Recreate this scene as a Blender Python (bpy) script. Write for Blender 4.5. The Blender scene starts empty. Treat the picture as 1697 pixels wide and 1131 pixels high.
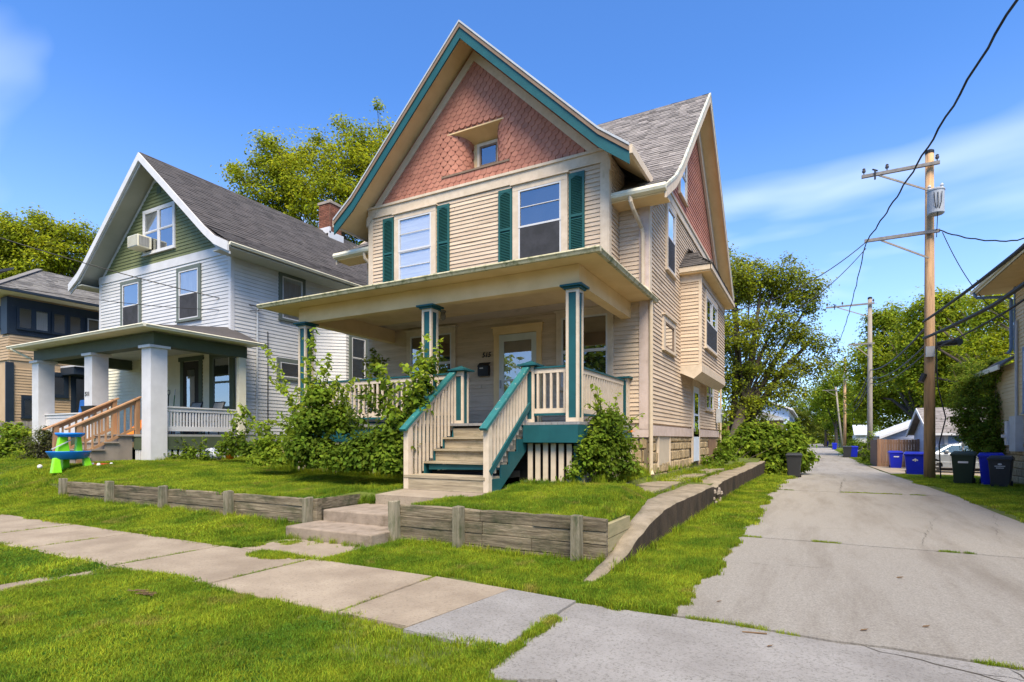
import bpy, math, random
import numpy as np
from mathutils import Vector, Matrix
random.seed(7); rng=np.random.default_rng(7)
S=bpy.context.scene; COL=S.collection
R=math.radians
# ------------------------------------------------------------------ camera
HC=1.4; F=920.0; W0=1697.0; TH=math.atan(496.5/F)
cd=bpy.data.cameras.new('camera'); cam=bpy.data.objects.new('camera',cd); COL.objects.link(cam)
cam.location=(0,0,HC); cam.rotation_euler=(R(90),0,TH)
cd.sensor_width=36; cd.lens=36*F/W0; cd.shift_y=162.5/W0; cd.clip_end=2000; cd.clip_start=.05
S.camera=cam
# ------------------------------------------------------------------ world
SUN_EL=R(56); SUN_DIR=Vector((0.54,-0.84,0)).normalized()   # horizontal direction towards the sun
w=bpy.data.worlds.new('World'); S.world=w; w.use_nodes=True
nt=w.node_tree; nt.nodes.clear()
def N(t,ty,**k):
    n=t.nodes.new(ty)
    for a,b in k.items(): setattr(n,a,b)
    return n
out=N(nt,'ShaderNodeOutputWorld'); bg=N(nt,'ShaderNodeBackground'); sk=N(nt,'ShaderNodeTexSky')
sk.sky_type='NISHITA'; sk.sun_disc=False; sk.sun_elevation=SUN_EL
sk.sun_rotation=math.atan2(SUN_DIR.x,SUN_DIR.y)
sk.air_density=1.0; sk.dust_density=.6; sk.ozone_density=3.0; sk.altitude=0
tc=N(nt,'ShaderNodeTexCoord'); sp=N(nt,'ShaderNodeSeparateXYZ'); nt.links.new(tc.outputs['Generated'],sp.inputs[0])
# project the direction on a cloud layer overhead
ad=N(nt,'ShaderNodeMath',operation='ADD'); ad.inputs[1].default_value=.22; nt.links.new(sp.outputs[2],ad.inputs[0])
dx=N(nt,'ShaderNodeMath',operation='DIVIDE'); dy=N(nt,'ShaderNodeMath',operation='DIVIDE')
nt.links.new(sp.outputs[0],dx.inputs[0]); nt.links.new(ad.outputs[0],dx.inputs[1])
nt.links.new(sp.outputs[1],dy.inputs[0]); nt.links.new(ad.outputs[0],dy.inputs[1])
cb=N(nt,'ShaderNodeCombineXYZ'); nt.links.new(dx.outputs[0],cb.inputs[0]); nt.links.new(dy.outputs[0],cb.inputs[1])
mp=N(nt,'ShaderNodeMapping'); mp.inputs['Rotation'].default_value=(0,0,R(-20)); mp.inputs['Scale'].default_value=(.55,1.15,1); mp.inputs['Location'].default_value=(9.2,8.8,0)
nt.links.new(cb.outputs[0],mp.inputs[0])
nz=N(nt,'ShaderNodeTexNoise'); nz.inputs['Scale'].default_value=1.5; nz.inputs['Detail'].default_value=4; nz.inputs['Roughness'].default_value=.46; nz.inputs['Distortion'].default_value=.35
nt.links.new(mp.outputs[0],nz.inputs['Vector'])
cr=N(nt,'ShaderNodeValToRGB'); cr.color_ramp.elements[0].position=.52; cr.color_ramp.elements[0].color=(0,0,0,1)
cr.color_ramp.elements[1].position=.86; cr.color_ramp.elements[1].color=(.6,.6,.6,1)
nt.links.new(nz.outputs[0],cr.inputs[0])
# deepen the clear blue a little, keep horizon pale
hs=N(nt,'ShaderNodeMix',data_type='RGBA',blend_type='MULTIPLY'); hs.inputs['Factor'].default_value=1
nt.links.new(sk.outputs[0],hs.inputs[6]); hs.inputs[7].default_value=(.43,.71,1.04,1)
hz=N(nt,'ShaderNodeMapRange'); hz.inputs[1].default_value=.0; hz.inputs[2].default_value=.55; hz.inputs[3].default_value=1; hz.inputs[4].default_value=0; nt.links.new(sp.outputs[2],hz.inputs[0])
h2=N(nt,'ShaderNodeMath',operation='POWER'); nt.links.new(hz.outputs[0],h2.inputs[0]); h2.inputs[1].default_value=2.0
h3=N(nt,'ShaderNodeMath',operation='MULTIPLY_ADD'); nt.links.new(h2.outputs[0],h3.inputs[0]); h3.inputs[1].default_value=.42; nt.links.new(cr.outputs[0],h3.inputs[2]); h3.use_clamp=True
mx=N(nt,'ShaderNodeMix',data_type='RGBA'); nt.links.new(h3.outputs[0],mx.inputs['Factor'])
nt.links.new(hs.outputs[2],mx.inputs[6]); mx.inputs[7].default_value=(5.6,6.0,6.9,1)
nt.links.new(mx.outputs[2],bg.inputs[0]); bg.inputs[1].default_value=.15
nt.links.new(bg.outputs[0],out.inputs[0])
# ------------------------------------------------------------------ sun, exposure
sl=bpy.data.lights.new('sun','SUN'); so=bpy.data.objects.new('sun',sl); COL.objects.link(so)
sl.energy=4.1; sl.angle=R(34); sl.color=(1,.87,.68)
dv=Vector((SUN_DIR.x*math.cos(SUN_EL),SUN_DIR.y*math.cos(SUN_EL),math.sin(SUN_EL)))
so.rotation_euler=dv.to_track_quat('Z','Y').to_euler(); so.location=dv*60
vs=S.view_settings; vs.view_transform='Standard'; vs.look='None'; vs.gamma=1; vs.use_curve_mapping=False; vs.exposure=.96
S.render.engine='CYCLES'
S.cycles.max_bounces=6; S.cycles.diffuse_bounces=4; S.cycles.glossy_bounces=3; S.cycles.transparent_max_bounces=12
# ------------------------------------------------------------------ materials
MATS={}
def pm(name,c1,c2=None,scale=3,rough=.75,bump=.15,bscale=60,stretch=(1,1,1),rnd=.0,hue=0,mixr=(.35,.65),dirt=None,dscale=1.2,dr=(.5,.7),dst=(1,1,1),spec=.3,metal=0,detail=4,transl=0,coat=0):
    if name in MATS: return MATS[name]
    m=bpy.data.materials.new(name); m.use_nodes=True; t=m.node_tree; t.nodes.clear(); L=t.links.new
    o=N(t,'ShaderNodeOutputMaterial'); p=N(t,'ShaderNodeBsdfPrincipled'); L(p.outputs[0],o.inputs[0])
    p.inputs['Roughness'].default_value=rough; p.inputs['Metallic'].default_value=metal
    p.inputs['Specular IOR Level'].default_value=spec
    if coat: p.inputs['Coat Weight'].default_value=coat
    g=N(t,'ShaderNodeNewGeometry')
    def noise(sc,st,det=detail,ro=.6):
        mp=N(t,'ShaderNodeMapping'); mp.inputs['Scale'].default_value=st; L(g.outputs['Position'],mp.inputs[0])
        n=N(t,'ShaderNodeTexNoise'); n.inputs['Scale'].default_value=sc; n.inputs['Detail'].default_value=det; n.inputs['Roughness'].default_value=ro
        L(mp.outputs[0],n.inputs['Vector']); return n
    def rng_(src,a,b):
        r=N(t,'ShaderNodeMapRange'); r.inputs[1].default_value=a; r.inputs[2].default_value=b; L(src,r.inputs[0]); return r.outputs[0]
    if c2 is None: c2=tuple(v*.85 for v in c1)
    mx=N(t,'ShaderNodeMix',data_type='RGBA'); mx.inputs[6].default_value=(*c1,1); mx.inputs[7].default_value=(*c2,1)
    n1=noise(scale,stretch); L(rng_(n1.outputs[0],*mixr),mx.inputs['Factor']); col=mx.outputs[2]
    if dirt:
        d=N(t,'ShaderNodeMix',data_type='RGBA'); d.inputs[7].default_value=(*dirt,1); L(col,d.inputs[6])
        n2=noise(dscale,dst,6,.7); L(rng_(n2.outputs[0],*dr),d.inputs['Factor']); col=d.outputs[2]
    if rnd or hue:
        oi=N(t,'ShaderNodeObjectInfo'); a=N(t,'ShaderNodeMath',operation='ADD'); L(oi.outputs['Random'],a.inputs[0]); L(g.outputs['Random Per Island'],a.inputs[1])
        fr=N(t,'ShaderNodeMath',operation='FRACT'); L(a.outputs[0],fr.inputs[0])
        h=N(t,'ShaderNodeHueSaturation'); L(col,h.inputs['Color'])
        r=N(t,'ShaderNodeMapRange'); r.inputs[3].default_value=1-rnd; r.inputs[4].default_value=1+rnd; L(fr.outputs[0],r.inputs[0]); L(r.outputs[0],h.inputs['Value'])
        if hue:
            m3=N(t,'ShaderNodeMath',operation='MULTIPLY'); m3.inputs[1].default_value=7.31; L(fr.outputs[0],m3.inputs[0])
            f3=N(t,'ShaderNodeMath',operation='FRACT'); L(m3.outputs[0],f3.inputs[0])
            r2=N(t,'ShaderNodeMapRange'); r2.inputs[3].default_value=.5-hue; r2.inputs[4].default_value=.5+hue*.6; L(f3.outputs[0],r2.inputs[0]); L(r2.outputs[0],h.inputs['Hue'])
        col=h.outputs[0]
    L(col,p.inputs['Base Color'])
    if bump:
        n3=noise(bscale,stretch,3); b=N(t,'ShaderNodeBump'); b.inputs['Strength'].default_value=bump; b.inputs['Distance'].default_value=.01
        L(n3.outputs[0],b.inputs['Height']); L(b.outputs[0],p.inputs['Normal'])
    if transl:
        tr=N(t,'ShaderNodeBsdfTranslucent'); ms=N(t,'ShaderNodeMixShader'); ms.inputs[0].default_value=transl
        hh=N(t,'ShaderNodeHueSaturation'); hh.inputs['Hue'].default_value=.485; hh.inputs['Value'].default_value=1.5; L(col,hh.inputs['Color']); L(hh.outputs[0],tr.inputs[0])
        L(p.outputs[0],ms.inputs[1]); L(tr.outputs[0],ms.inputs[2]); L(ms.outputs[0],o.inputs[0])
    MATS[name]=m; return m
def glassmat():
    m=bpy.data.materials.new('window_glass'); m.use_nodes=True; t=m.node_tree; t.nodes.clear(); L=t.links.new
    o=N(t,'ShaderNodeOutputMaterial'); gl=N(t,'ShaderNodeBsdfGlossy'); gl.inputs['Roughness'].default_value=.015; gl.inputs[0].default_value=(.9,.95,1,1)
    tr=N(t,'ShaderNodeBsdfTransparent'); fr=N(t,'ShaderNodeFresnel'); fr.inputs[0].default_value=1.5
    a=N(t,'ShaderNodeMath',operation='MULTIPLY_ADD'); a.inputs[1].default_value=2.6; a.inputs[2].default_value=.16; a.use_clamp=True; L(fr.outputs[0],a.inputs[0])
    nz=N(t,'ShaderNodeTexNoise'); nz.inputs['Scale'].default_value=2.2; g=N(t,'ShaderNodeNewGeometry'); L(g.outputs['Position'],nz.inputs['Vector'])
    b=N(t,'ShaderNodeBump'); b.inputs['Strength'].default_value=.012; b.inputs['Distance'].default_value=.05; L(nz.outputs[0],b.inputs['Height']); L(b.outputs[0],gl.inputs['Normal'])
    ms=N(t,'ShaderNodeMixShader'); bf=N(t,'ShaderNodeMath',operation='SUBTRACT'); bf.inputs[0].default_value=1; L(g.outputs['Backfacing'],bf.inputs[1]); bm=N(t,'ShaderNodeMath',operation='MULTIPLY'); L(a.outputs[0],bm.inputs[0]); L(bf.outputs[0],bm.inputs[1]); L(bm.outputs[0],ms.inputs[0]); L(tr.outputs[0],ms.inputs[1]); L(gl.outputs[0],ms.inputs[2]); L(ms.outputs[0],o.inputs[0]); return m
GLASS=glassmat()
siding=pm('cream_siding',(.60,.475,.345),(.51,.395,.28),scale=2.5,rough=.8,spec=.15,stretch=(.4,.4,3),bump=.3,bscale=40,rnd=.07,dirt=(.33,.24,.155),dscale=2.6,dst=(.45,.45,5),dr=(.53,.76))
trim=pm('cream_trim',(.63,.52,.39),(.54,.44,.32),scale=6,rough=.75,spec=.15,bump=.15,dirt=(.36,.28,.18),dscale=5,dst=(1,1,.4),dr=(.62,.85))
soffit=pm('cream_soffit_warm_bounce',(.78,.57,.31),(.70,.50,.26),scale=2,rough=.85,spec=.1,bump=.08)  # cream deepened to gold, standing in for warm light bounced under the eaves
pinktrim=pm('pink_skirt_trim',(.56,.45,.39),(.48,.38,.32),scale=5,rough=.8,bump=.2,dirt=(.3,.24,.19),dscale=6,dr=(.58,.8))
scale_m=pm('brick_red_scales',(.44,.19,.125),(.37,.15,.10),scale=3,rough=.8,bump=.15,rnd=.10)
teal=pm('teal_paint',(.012,.088,.096),(.010,.072,.080),scale=4,rough=.5,bump=.1,dirt=(.05,.15,.15),dscale=9,dr=(.66,.8))
tealr=pm('teal_chipped_rail',(.022,.15,.14),(.02,.12,.12),scale=7,rough=.6,bump=.4,dirt=(.42,.40,.33),dscale=16,dr=(.62,.66))
shut=pm('shutter_green',(.018,.095,.085),(.015,.08,.075),rough=.5,bump=.05)
brownedge=pm('brown_edge',(.22,.15,.10),rough=.7)
gut=pm('old_gutter',(.52,.47,.31),(.42,.38,.22),scale=5,rough=.5,bump=.2,dirt=(.10,.12,.04),dscale=7,dst=(1,1,.6),dr=(.50,.68))
shing=pm('grey_brown_shingles',(.255,.23,.21),(.20,.18,.165),scale=4,rough=.95,bump=.5,bscale=120,rnd=.26,hue=.01)
shing2=pm('charcoal_shingles',(.085,.075,.07),(.068,.062,.058),scale=2,rough=.95,bump=.5,bscale=120,rnd=.13)
shing3=pm('grey_shingles',(.20,.19,.17),(.16,.15,.14),scale=2,rough=.95,bump=.5,bscale=120,rnd=.25)
metalroof=pm('pale_metal_roof',(.62,.64,.68),(.55,.57,.6),rough=.45,bump=.03,metal=.2)
white=pm('white_vinyl',(.58,.57,.55),(.52,.51,.49),scale=1.5,rough=.45,bump=.03,rnd=.03,dirt=(.55,.55,.5),dscale=.9,dr=(.6,.95))
whitep=pm('white_paint',(.60,.59,.58),(.54,.53,.52),scale=3,rough=.5,bump=.06,dirt=(.5,.5,.46),dscale=3,dr=(.62,.95))
oliv=pm('olive_green_siding',(.155,.17,.075),(.13,.145,.06),rough=.6,rnd=.06)
olivd=pm('dark_olive_trim',(.075,.095,.055),rough=.6,bump=.05)
greytrim=pm('grey_green_trim',(.13,.15,.125),rough=.6,bump=.05)
creamw=pm('cream_gutter_metal',(.72,.68,.52),(.66,.61,.45),rough=.5,bump=.05,dirt=(.4,.36,.2),dscale=4,dr=(.6,.9))
tan_s=pm('tan_siding',(.46,.33,.20),(.41,.29,.17),rough=.75,rnd=.05,scale=2)
navy=pm('navy_trim',(.018,.030,.045),(.014,.024,.038),rough=.5,bump=.05)
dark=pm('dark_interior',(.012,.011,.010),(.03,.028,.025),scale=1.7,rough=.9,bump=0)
screenm=pm('reflection_cut_screen',(.035,.036,.038),(.05,.05,.055),scale=4,rough=.8,bump=.3,bscale=200,spec=.2)  # dull dark colour that keeps sky reflection off the lower sashes
blind=pm('pale_blind',(.68,.69,.70),(.52,.54,.57),scale=7,stretch=(.1,.1,6),rough=.8,bump=.3,bscale=30)
curtain=pm('grey_curtain',(.30,.30,.28),(.20,.20,.19),scale=9,stretch=(4,4,.2),rough=.9,bump=.2)
oldwood=pm('weathered_timber',(.25,.205,.135),(.10,.078,.05),scale=9,stretch=(.3,1,5),rough=.95,bump=1,bscale=45,rnd=.22,dirt=(.05,.055,.026),dscale=3.5,dst=(.6,1,1.6),dr=(.48,.70))
postwood=pm('weathered_post_timber',(.27,.235,.165),(.15,.135,.085),scale=7,stretch=(4,4,.35),rough=.95,bump=1,bscale=40,rnd=.15,dirt=(.07,.085,.04),dscale=4,dst=(2,2,.6),dr=(.5,.7))
stepwood=pm('weathered_step_boards',(.40,.33,.22),(.25,.20,.13),scale=5,stretch=(.35,1,5),rough=.9,bump=.6,bscale=30,rnd=.14,dirt=(.12,.12,.06),dscale=4,dst=(.5,1,1),dr=(.56,.76))
newwood=pm('brown_deck_wood',(.42,.24,.12),(.33,.18,.09),scale=6,stretch=(1,1,.3),rough=.7,bump=.2,rnd=.12)
fencew=pm('brown_fence_boards',(.26,.15,.09),(.19,.11,.07),scale=5,stretch=(3,3,.3),rough=.9,bump=.3,rnd=.25)
greyfence=pm('grey_fence_boards',(.22,.19,.16),(.15,.13,.11),scale=5,stretch=(3,3,.3),rough=.9,bump=.3,rnd=.2)
polew=pm('utility_pole_wood',(.55,.34,.17),(.36,.22,.12),scale=5,stretch=(2.5,2.5,.12),rough=.95,bump=.8,bscale=18,dirt=(.12,.08,.05),dscale=4,dst=(3,3,.25),dr=(.55,.75))
polew2=pm('grey_utility_pole',(.33,.28,.22),(.24,.2,.16),scale=5,stretch=(3,3,.2),rough=.95,bump=.4)
steel=pm('galvanised_steel',(.36,.36,.36),rough=.45,metal=.6,bump=.03)
greym=pm('grey_painted_metal',(.45,.47,.48),rough=.45,bump=.02)
black=pm('black_plastic',(.012,.012,.013),rough=.45,bump=0)
wirem=pm('black_cable',(.015,.015,.016),rough=.6,bump=0)
conc=pm('sidewalk_concrete',(.345,.282,.203),(.25,.198,.14),scale=1.6,rough=.95,bump=1,bscale=90,rnd=.06,dirt=(.17,.13,.09),dscale=42,dr=(.52,.74))
concg=pm('grey_aggregate_concrete',(.31,.294,.27),(.23,.215,.195),scale=1.4,rough=.95,bump=1,bscale=110,rnd=.03,dirt=(.13,.12,.10),dscale=55,dr=(.50,.70))
alleym=pm('alley_concrete',(.335,.31,.265),(.21,.19,.16),scale=75,rough=.95,bump=1,bscale=130,rnd=.05,dirt=(.16,.135,.105),dscale=.9,dst=(1.6,.22,1),dr=(.47,.78))
stepc=pm('step_concrete',(.30,.24,.18),(.21,.165,.12),scale=5,rough=.95,bump=.8,bscale=60,dirt=(.14,.11,.07),dscale=5,dr=(.55,.75))
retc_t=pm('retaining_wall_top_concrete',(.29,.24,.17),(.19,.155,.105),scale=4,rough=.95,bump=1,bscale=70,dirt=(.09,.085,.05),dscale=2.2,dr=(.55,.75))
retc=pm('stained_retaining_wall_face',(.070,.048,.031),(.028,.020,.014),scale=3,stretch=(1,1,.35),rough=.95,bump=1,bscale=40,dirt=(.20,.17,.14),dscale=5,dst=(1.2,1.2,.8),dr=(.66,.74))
block=pm('cinder_block',(.30,.25,.20),(.24,.2,.16),rough=.95,bump=.6,rnd=.08)
stonem=pm('yellow_limestone',(.44,.34,.20),(.30,.22,.12),scale=8,rough=.95,bump=1,bscale=25,rnd=.22,dirt=(.15,.10,.05),dscale=7,dr=(.55,.72))
mortar=pm('mortar',(.19,.15,.10),rough=.95,bump=.4)
brickm=pm('red_brick',(.22,.085,.05),(.14,.055,.035),rough=.95,bump=.4,rnd=.25)
soil=pm('lawn_soil',(.10,.125,.020),(.065,.085,.015),scale=3,rough=1,bump=.8,bscale=30,dirt=(.085,.075,.03),dscale=1.5,dr=(.55,.75))
def foliage(n,c1,c2,tr=.35,rnd=.3,sc=.8,hue=.02): return pm(n,c1,c2,scale=sc,rough=.75,bump=0,rnd=rnd,hue=hue,transl=tr+.06,spec=.10,mixr=(.38,.62))
grassm=pm('grass_blades',(.245,.32,.022),(.105,.19,.014),scale=1.3,rough=.75,bump=0,rnd=.55,hue=.04,transl=.42,spec=.08,mixr=(.38,.62),dirt=(.34,.27,.07),dscale=1.9,dr=(.56,.76))
leafA=foliage('tree_leaves_bright',(.34,.38,.016),(.19,.25,.012),.42,.35,.35)
leafB=foliage('tree_leaves_mid',(.21,.27,.018),(.12,.18,.012),.38,.4,.25)
leafC=foliage('tree_leaves_dark',(.15,.18,.020),(.09,.115,.014),.36,.4,.4)
leafD=foliage('shrub_leaves',(.15,.23,.018),(.08,.135,.012),.38,.4,1.0)
leafE=foliage('light_shrub_leaves',(.25,.34,.03),(.16,.24,.02),.42,.3,1.0)
leafF=foliage('dull_purple_shrub_leaves',(.09,.08,.045),(.06,.075,.03),.25,.4,2)
bark=pm('bark',(.085,.065,.048),(.05,.04,.03),scale=6,stretch=(3,3,.5),rough=.95,bump=.8,bscale=20)
stemm=pm('green_stem',(.10,.13,.04),rough=.7)
# ------------------------------------------------------------------ mesh helpers
def V(*a): return Vector(a)
class MB:
    def __init__(s): s.v=[]; s.f=[]
    def add(s,vs,fs):
        b=len(s.v); s.v+= [tuple(v) for v in vs]; s.f+=[tuple(i+b for i in f) for f in fs]; return s
    def hexa(s,p): return s.add(p,[(0,3,2,1),(4,5,6,7),(0,1,5,4),(1,2,6,5),(2,3,7,6),(3,0,4,7)])
    def box(s,x0,x1,y0,y1,z0,z1): return s.hexa([(x0,y0,z0),(x1,y0,z0),(x1,y1,z0),(x0,y1,z0),(x0,y0,z1),(x1,y0,z1),(x1,y1,z1),(x0,y1,z1)])
    def lb(s,o,u,n,a0,a1,b0,b1,z0,z1):
        P=lambda a,b,z: o+u*a+n*b+V(0,0,z)
        return s.hexa([P(a0,b0,z0),P(a1,b0,z0),P(a1,b1,z0),P(a0,b1,z0),P(a0,b0,z1),P(a1,b0,z1),P(a1,b1,z1),P(a0,b1,z1)])
    def bar(s,p,q,w,h,up=V(0,0,1)):
        p=Vector(p);q=Vector(q);d=(q-p).normalized(); sx=d.cross(up)
        if sx.length<1e-4: sx=V(1,0,0)
        sx.normalize(); u=sx.cross(d).normalized(); sx=sx*w/2;u=u*h/2
        return s.hexa([p-sx-u,p+sx-u,q+sx-u,q-sx-u,p-sx+u,p+sx+u,q+sx+u,q-sx+u])
    def tube(s,pts,rs,n=8,cap=True):
        pts=[Vector(p) for p in pts]; b=len(s.v); up=V(0,0,1)
        for i,p in enumerate(pts):
            d=(pts[min(i+1,len(pts)-1)]-pts[max(i-1,0)]).normalized()
            a=d.cross(V(.13,.97,.21)); a.normalize(); c=d.cross(a).normalized()
            r=rs[i] if isinstance(rs,(list,tuple)) else rs
            for k in range(n):
                t=2*math.pi*k/n; s.v.append(tuple(p+a*math.cos(t)*r+c*math.sin(t)*r))
        for i in range(len(pts)-1):
            for k in range(n):
                k2=(k+1)%n; s.f.append((b+i*n+k,b+i*n+k2,b+(i+1)*n+k2,b+(i+1)*n+k))
        if cap:
            s.f.append(tuple(b+k for k in range(n))[::-1]); s.f.append(tuple(b+(len(pts)-1)*n+k for k in range(n)))
        return s
    def lathe(s,c,prof,n=16):
        b=len(s.v)
        for r,z in prof:
            for k in range(n):
                t=2*math.pi*k/n; s.v.append((c[0]+r*math.cos(t),c[1]+r*math.sin(t),c[2]+z))
        for i in range(len(prof)-1):
            for k in range(n):
                k2=(k+1)%n; s.f.append((b+i*n+k,b+i*n+k2,b+(i+1)*n+k2,b+(i+1)*n+k))
        s.f.append(tuple(b+k for k in range(n))[::-1]); s.f.append(tuple(b+(len(prof)-1)*n+k for k in range(n))); return s
    def prism(s,poly,d):   # planar polygon (list of Vector) extruded by d
        n=len(poly); p=[Vector(q) for q in poly]; q=[a+Vector(d) for a in p]
        return s.add(p+q,[tuple(range(n))[::-1],tuple(range(n,2*n))]+[(i,(i+1)%n,(i+1)%n+n,i+n) for i in range(n)])
    def band(s,pts,o0,o1,e0,e1,axis):   # polyline in a vertical plane, offset down by o0..o1, extruded e0..e1 along axis
        for (a,za),(b,zb) in zip(pts[:-1],pts[1:]):
            P=(lambda h,e,z:(e,h,z)) if axis=='x' else (lambda h,e,z:(h,e,z))
            s.hexa([P(a,e0,za-o1),P(b,e0,zb-o1),P(b,e1,zb-o1),P(a,e1,za-o1),P(a,e0,za-o0),P(b,e0,zb-o0),P(b,e1,zb-o0),P(a,e1,za-o0)])
        return s
    def build(s,name,mat,parent=None,smooth=False,bevel=0):
        off=V(0,0,0); q=parent
        while q is not None: off+=q.location; q=q.parent
        me=bpy.data.meshes.new(name); me.from_pydata([(v[0]-off.x,v[1]-off.y,v[2]-off.z) for v in s.v],[],s.f); me.update()
        fixn(me)
        me.materials.append(mat)
        if smooth: me.polygons.foreach_set('use_smooth',[True]*len(me.polygons))
        o=bpy.data.objects.new(name,me); COL.objects.link(o)
        if bevel:
            bm_=o.modifiers.new('bevel','BEVEL'); bm_.width=bevel; bm_.segments=2; bm_.limit_method='ANGLE'
        if parent is not None: o.parent=parent
        return o
import bmesh
def fixn(me):
    bm=bmesh.new(); bm.from_mesh(me); bmesh.ops.recalc_face_normals(bm,faces=bm.faces); bm.to_mesh(me); bm.free()
def tag(o,label=None,cat=None,group=None,kind=None):
    if label: o['label']=label
    if cat: o['category']=cat
    if group: o['group']=group
    if kind or cat: o['kind']=kind or 'thing'
    return o
def thing(name,loc,label=None,cat=None,group=None,kind=None):
    o=bpy.data.objects.new(name,None); o.empty_display_size=.2; COL.objects.link(o); o.location=loc
    return tag(o,label,cat,group,kind)
def copy_tree(o,parent=None):
    c=o.copy(); COL.objects.link(c); c.parent=parent
    for ch in list(o.children):
        copy_tree(ch,c)
    return c
def text_mesh(name,txt,size,mat,parent,o,u,shear=0,ext=.006,n=None):
    cu=bpy.data.curves.new(name,'FONT'); cu.body=txt; cu.size=size; cu.extrude=ext; cu.shear=shear; cu.offset=.003
    to=bpy.data.objects.new('tmp',cu); COL.objects.link(to); bpy.context.view_layer.update()
    me=bpy.data.meshes.new_from_object(to.evaluated_get(bpy.context.evaluated_depsgraph_get())); bpy.data.objects.remove(to)
    up=V(0,0,1); n=u.cross(up)
    M=Matrix((u,up,n)).transposed().to_4x4(); M.translation=Vector(o); 
    off=V(0,0,0); q=parent
    while q is not None: off+=q.location; q=q.parent
    me.transform(Matrix.Translation(-off)@M); me.materials.clear(); me.materials.append(mat)
    ob=bpy.data.objects.new(name,me); COL.objects.link(ob); ob.parent=parent; return ob
UX=V(1,0,0); UY=V(0,1,0); NF=V(0,-1,0); NR=V(1,0,0); NL=V(-1,0,0)
def claps(root,o,u,n,z0,z1,e,mat,ext,name='siding_board',join=False,th=.021,split=0):
    z=z0; J=MB()
    while z<z1-.01:
        zt=min(z+e*1.02,z1); l0,r0=ext(z); l1,r1=ext(zt)
        if r0-l0>.03 and r1>=l1:
            P=lambda a,b,zz: o+u*a+n*b+V(0,0,zz)
            cuts=[(l0,r0,l1,r1)]
            if random.random()<split:
                c=l0+(r0-l0)*random.uniform(.15,.85)
                if min(r0,r1)-.1>c>max(l0,l1)+.1: cuts=[(l0,c-.003,l1,c-.003),(c+.003,r0,c+.003,r1)]
            for L0,R0,L1,R1 in cuts:
                m=J if join else MB(); j=random.uniform(-.0035,.0035); tt=th+random.uniform(-.003,.002)
                m.hexa([P(L0,-.01,z),P(R0,-.01,z),P(R0,tt,z+j),P(L0,tt,z-j),P(L1,-.01,zt),P(R1,-.01,zt),P(R1,.002,zt),P(L1,.002,zt)])
                if not join: m.build(name,mat,root)
        z+=e
    if join: J.build(name,mat,root)
def window(root,o,u,n,w,h,cw=.11,cm=trim,sm=whitep,style='double',back=dark,head=.14,sill=.06,low=None,storm=False,screen=False,depth=.06,name='window',crown=True):
    m=MB(); d=depth
    m.lb(o,u,n,-cw,0,0,d,-sill,h); m.lb(o,u,n,w,w+cw,0,d,-sill,h); m.lb(o,u,n,-cw,w+cw,0,d+.004,h,h+head)
    if crown: m.lb(o,u,n,-cw-.04,w+cw+.04,0,d+.045,h+head,h+head+.035)
    m.lb(o,u,n,0,w,0,d-.004,-sill,0); m.lb(o,u,n,-cw-.02,w+cw+.02,0,d+.03,-sill-.03,-sill)
    cs=m.build(name,cm,root)
    s=MB(); f=.04
    def fr(a0,a1,z0,z1,b):
        b+=.008; s.lb(o,u,n,a0,a0+f,b,b+.02,z0,z1); s.lb(o,u,n,a1-f,a1,b,b+.02,z0,z1); s.lb(o,u,n,a0+f,a1-f,b,b+.02,z0,z0+f); s.lb(o,u,n,a0+f,a1-f,b,b+.02,z1-f,z1)
    panes=[]
    if style=='double': fr(0,w,0,h/2+.01,.024); fr(0,w,h/2-.005,h,.032); panes=[(f,w-f,f,h/2),(f,w-f,h/2+f,h-f)]
    elif style=='pair':
        k=w/2
        for q in (0,k+.03): fr(q,q+k-.03,0,h/2+.01,.024); fr(q,q+k-.03,h/2-.005,h,.032); panes+=[(q+f,q+k-.03-f,f,h/2),(q+f,q+k-.03-f,h/2+f,h-f)]
        s.lb(o,u,n,k-.03,k+.03,.02,.05,0,h)
    else: fr(0,w,0,h,.028); panes=[(f,w-f,f,h-f)]
    if storm: s.lb(o,u,n,f,w-f,.036,.05,h*.27,h*.27+.018); s.lb(o,u,n,f,w-f,.044,.055,h*.76,h*.76+.016)
    s.build('sash',sm,cs)
    bk=MB(); bk.lb(o,u,n,.0,w,.010,.0245,0,h); bk.build('curtain' if back is not dark else 'dark_room',back,cs)
    if low:
        l=MB(); l.lb(o,u,n,.0,w,.025,.0265,h*low[0],h*low[1]); l.build('curtain',low[2],cs)
    if screen:
        k=MB(); k.lb(o,u,n,f,w-f,.0535,.0555,f,h/2); k.build('reflection_cut_screen',screenm,cs)  # panel added over the lower sash to cut its sky reflection
    for a0,a1,z0,z1 in panes:
        g=MB(); g.lb(o,u,n,a0-.003,a1+.003,.031,.033,z0-.003,z1+.003); g.build('pane',GLASS,cs)
    return cs
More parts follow.
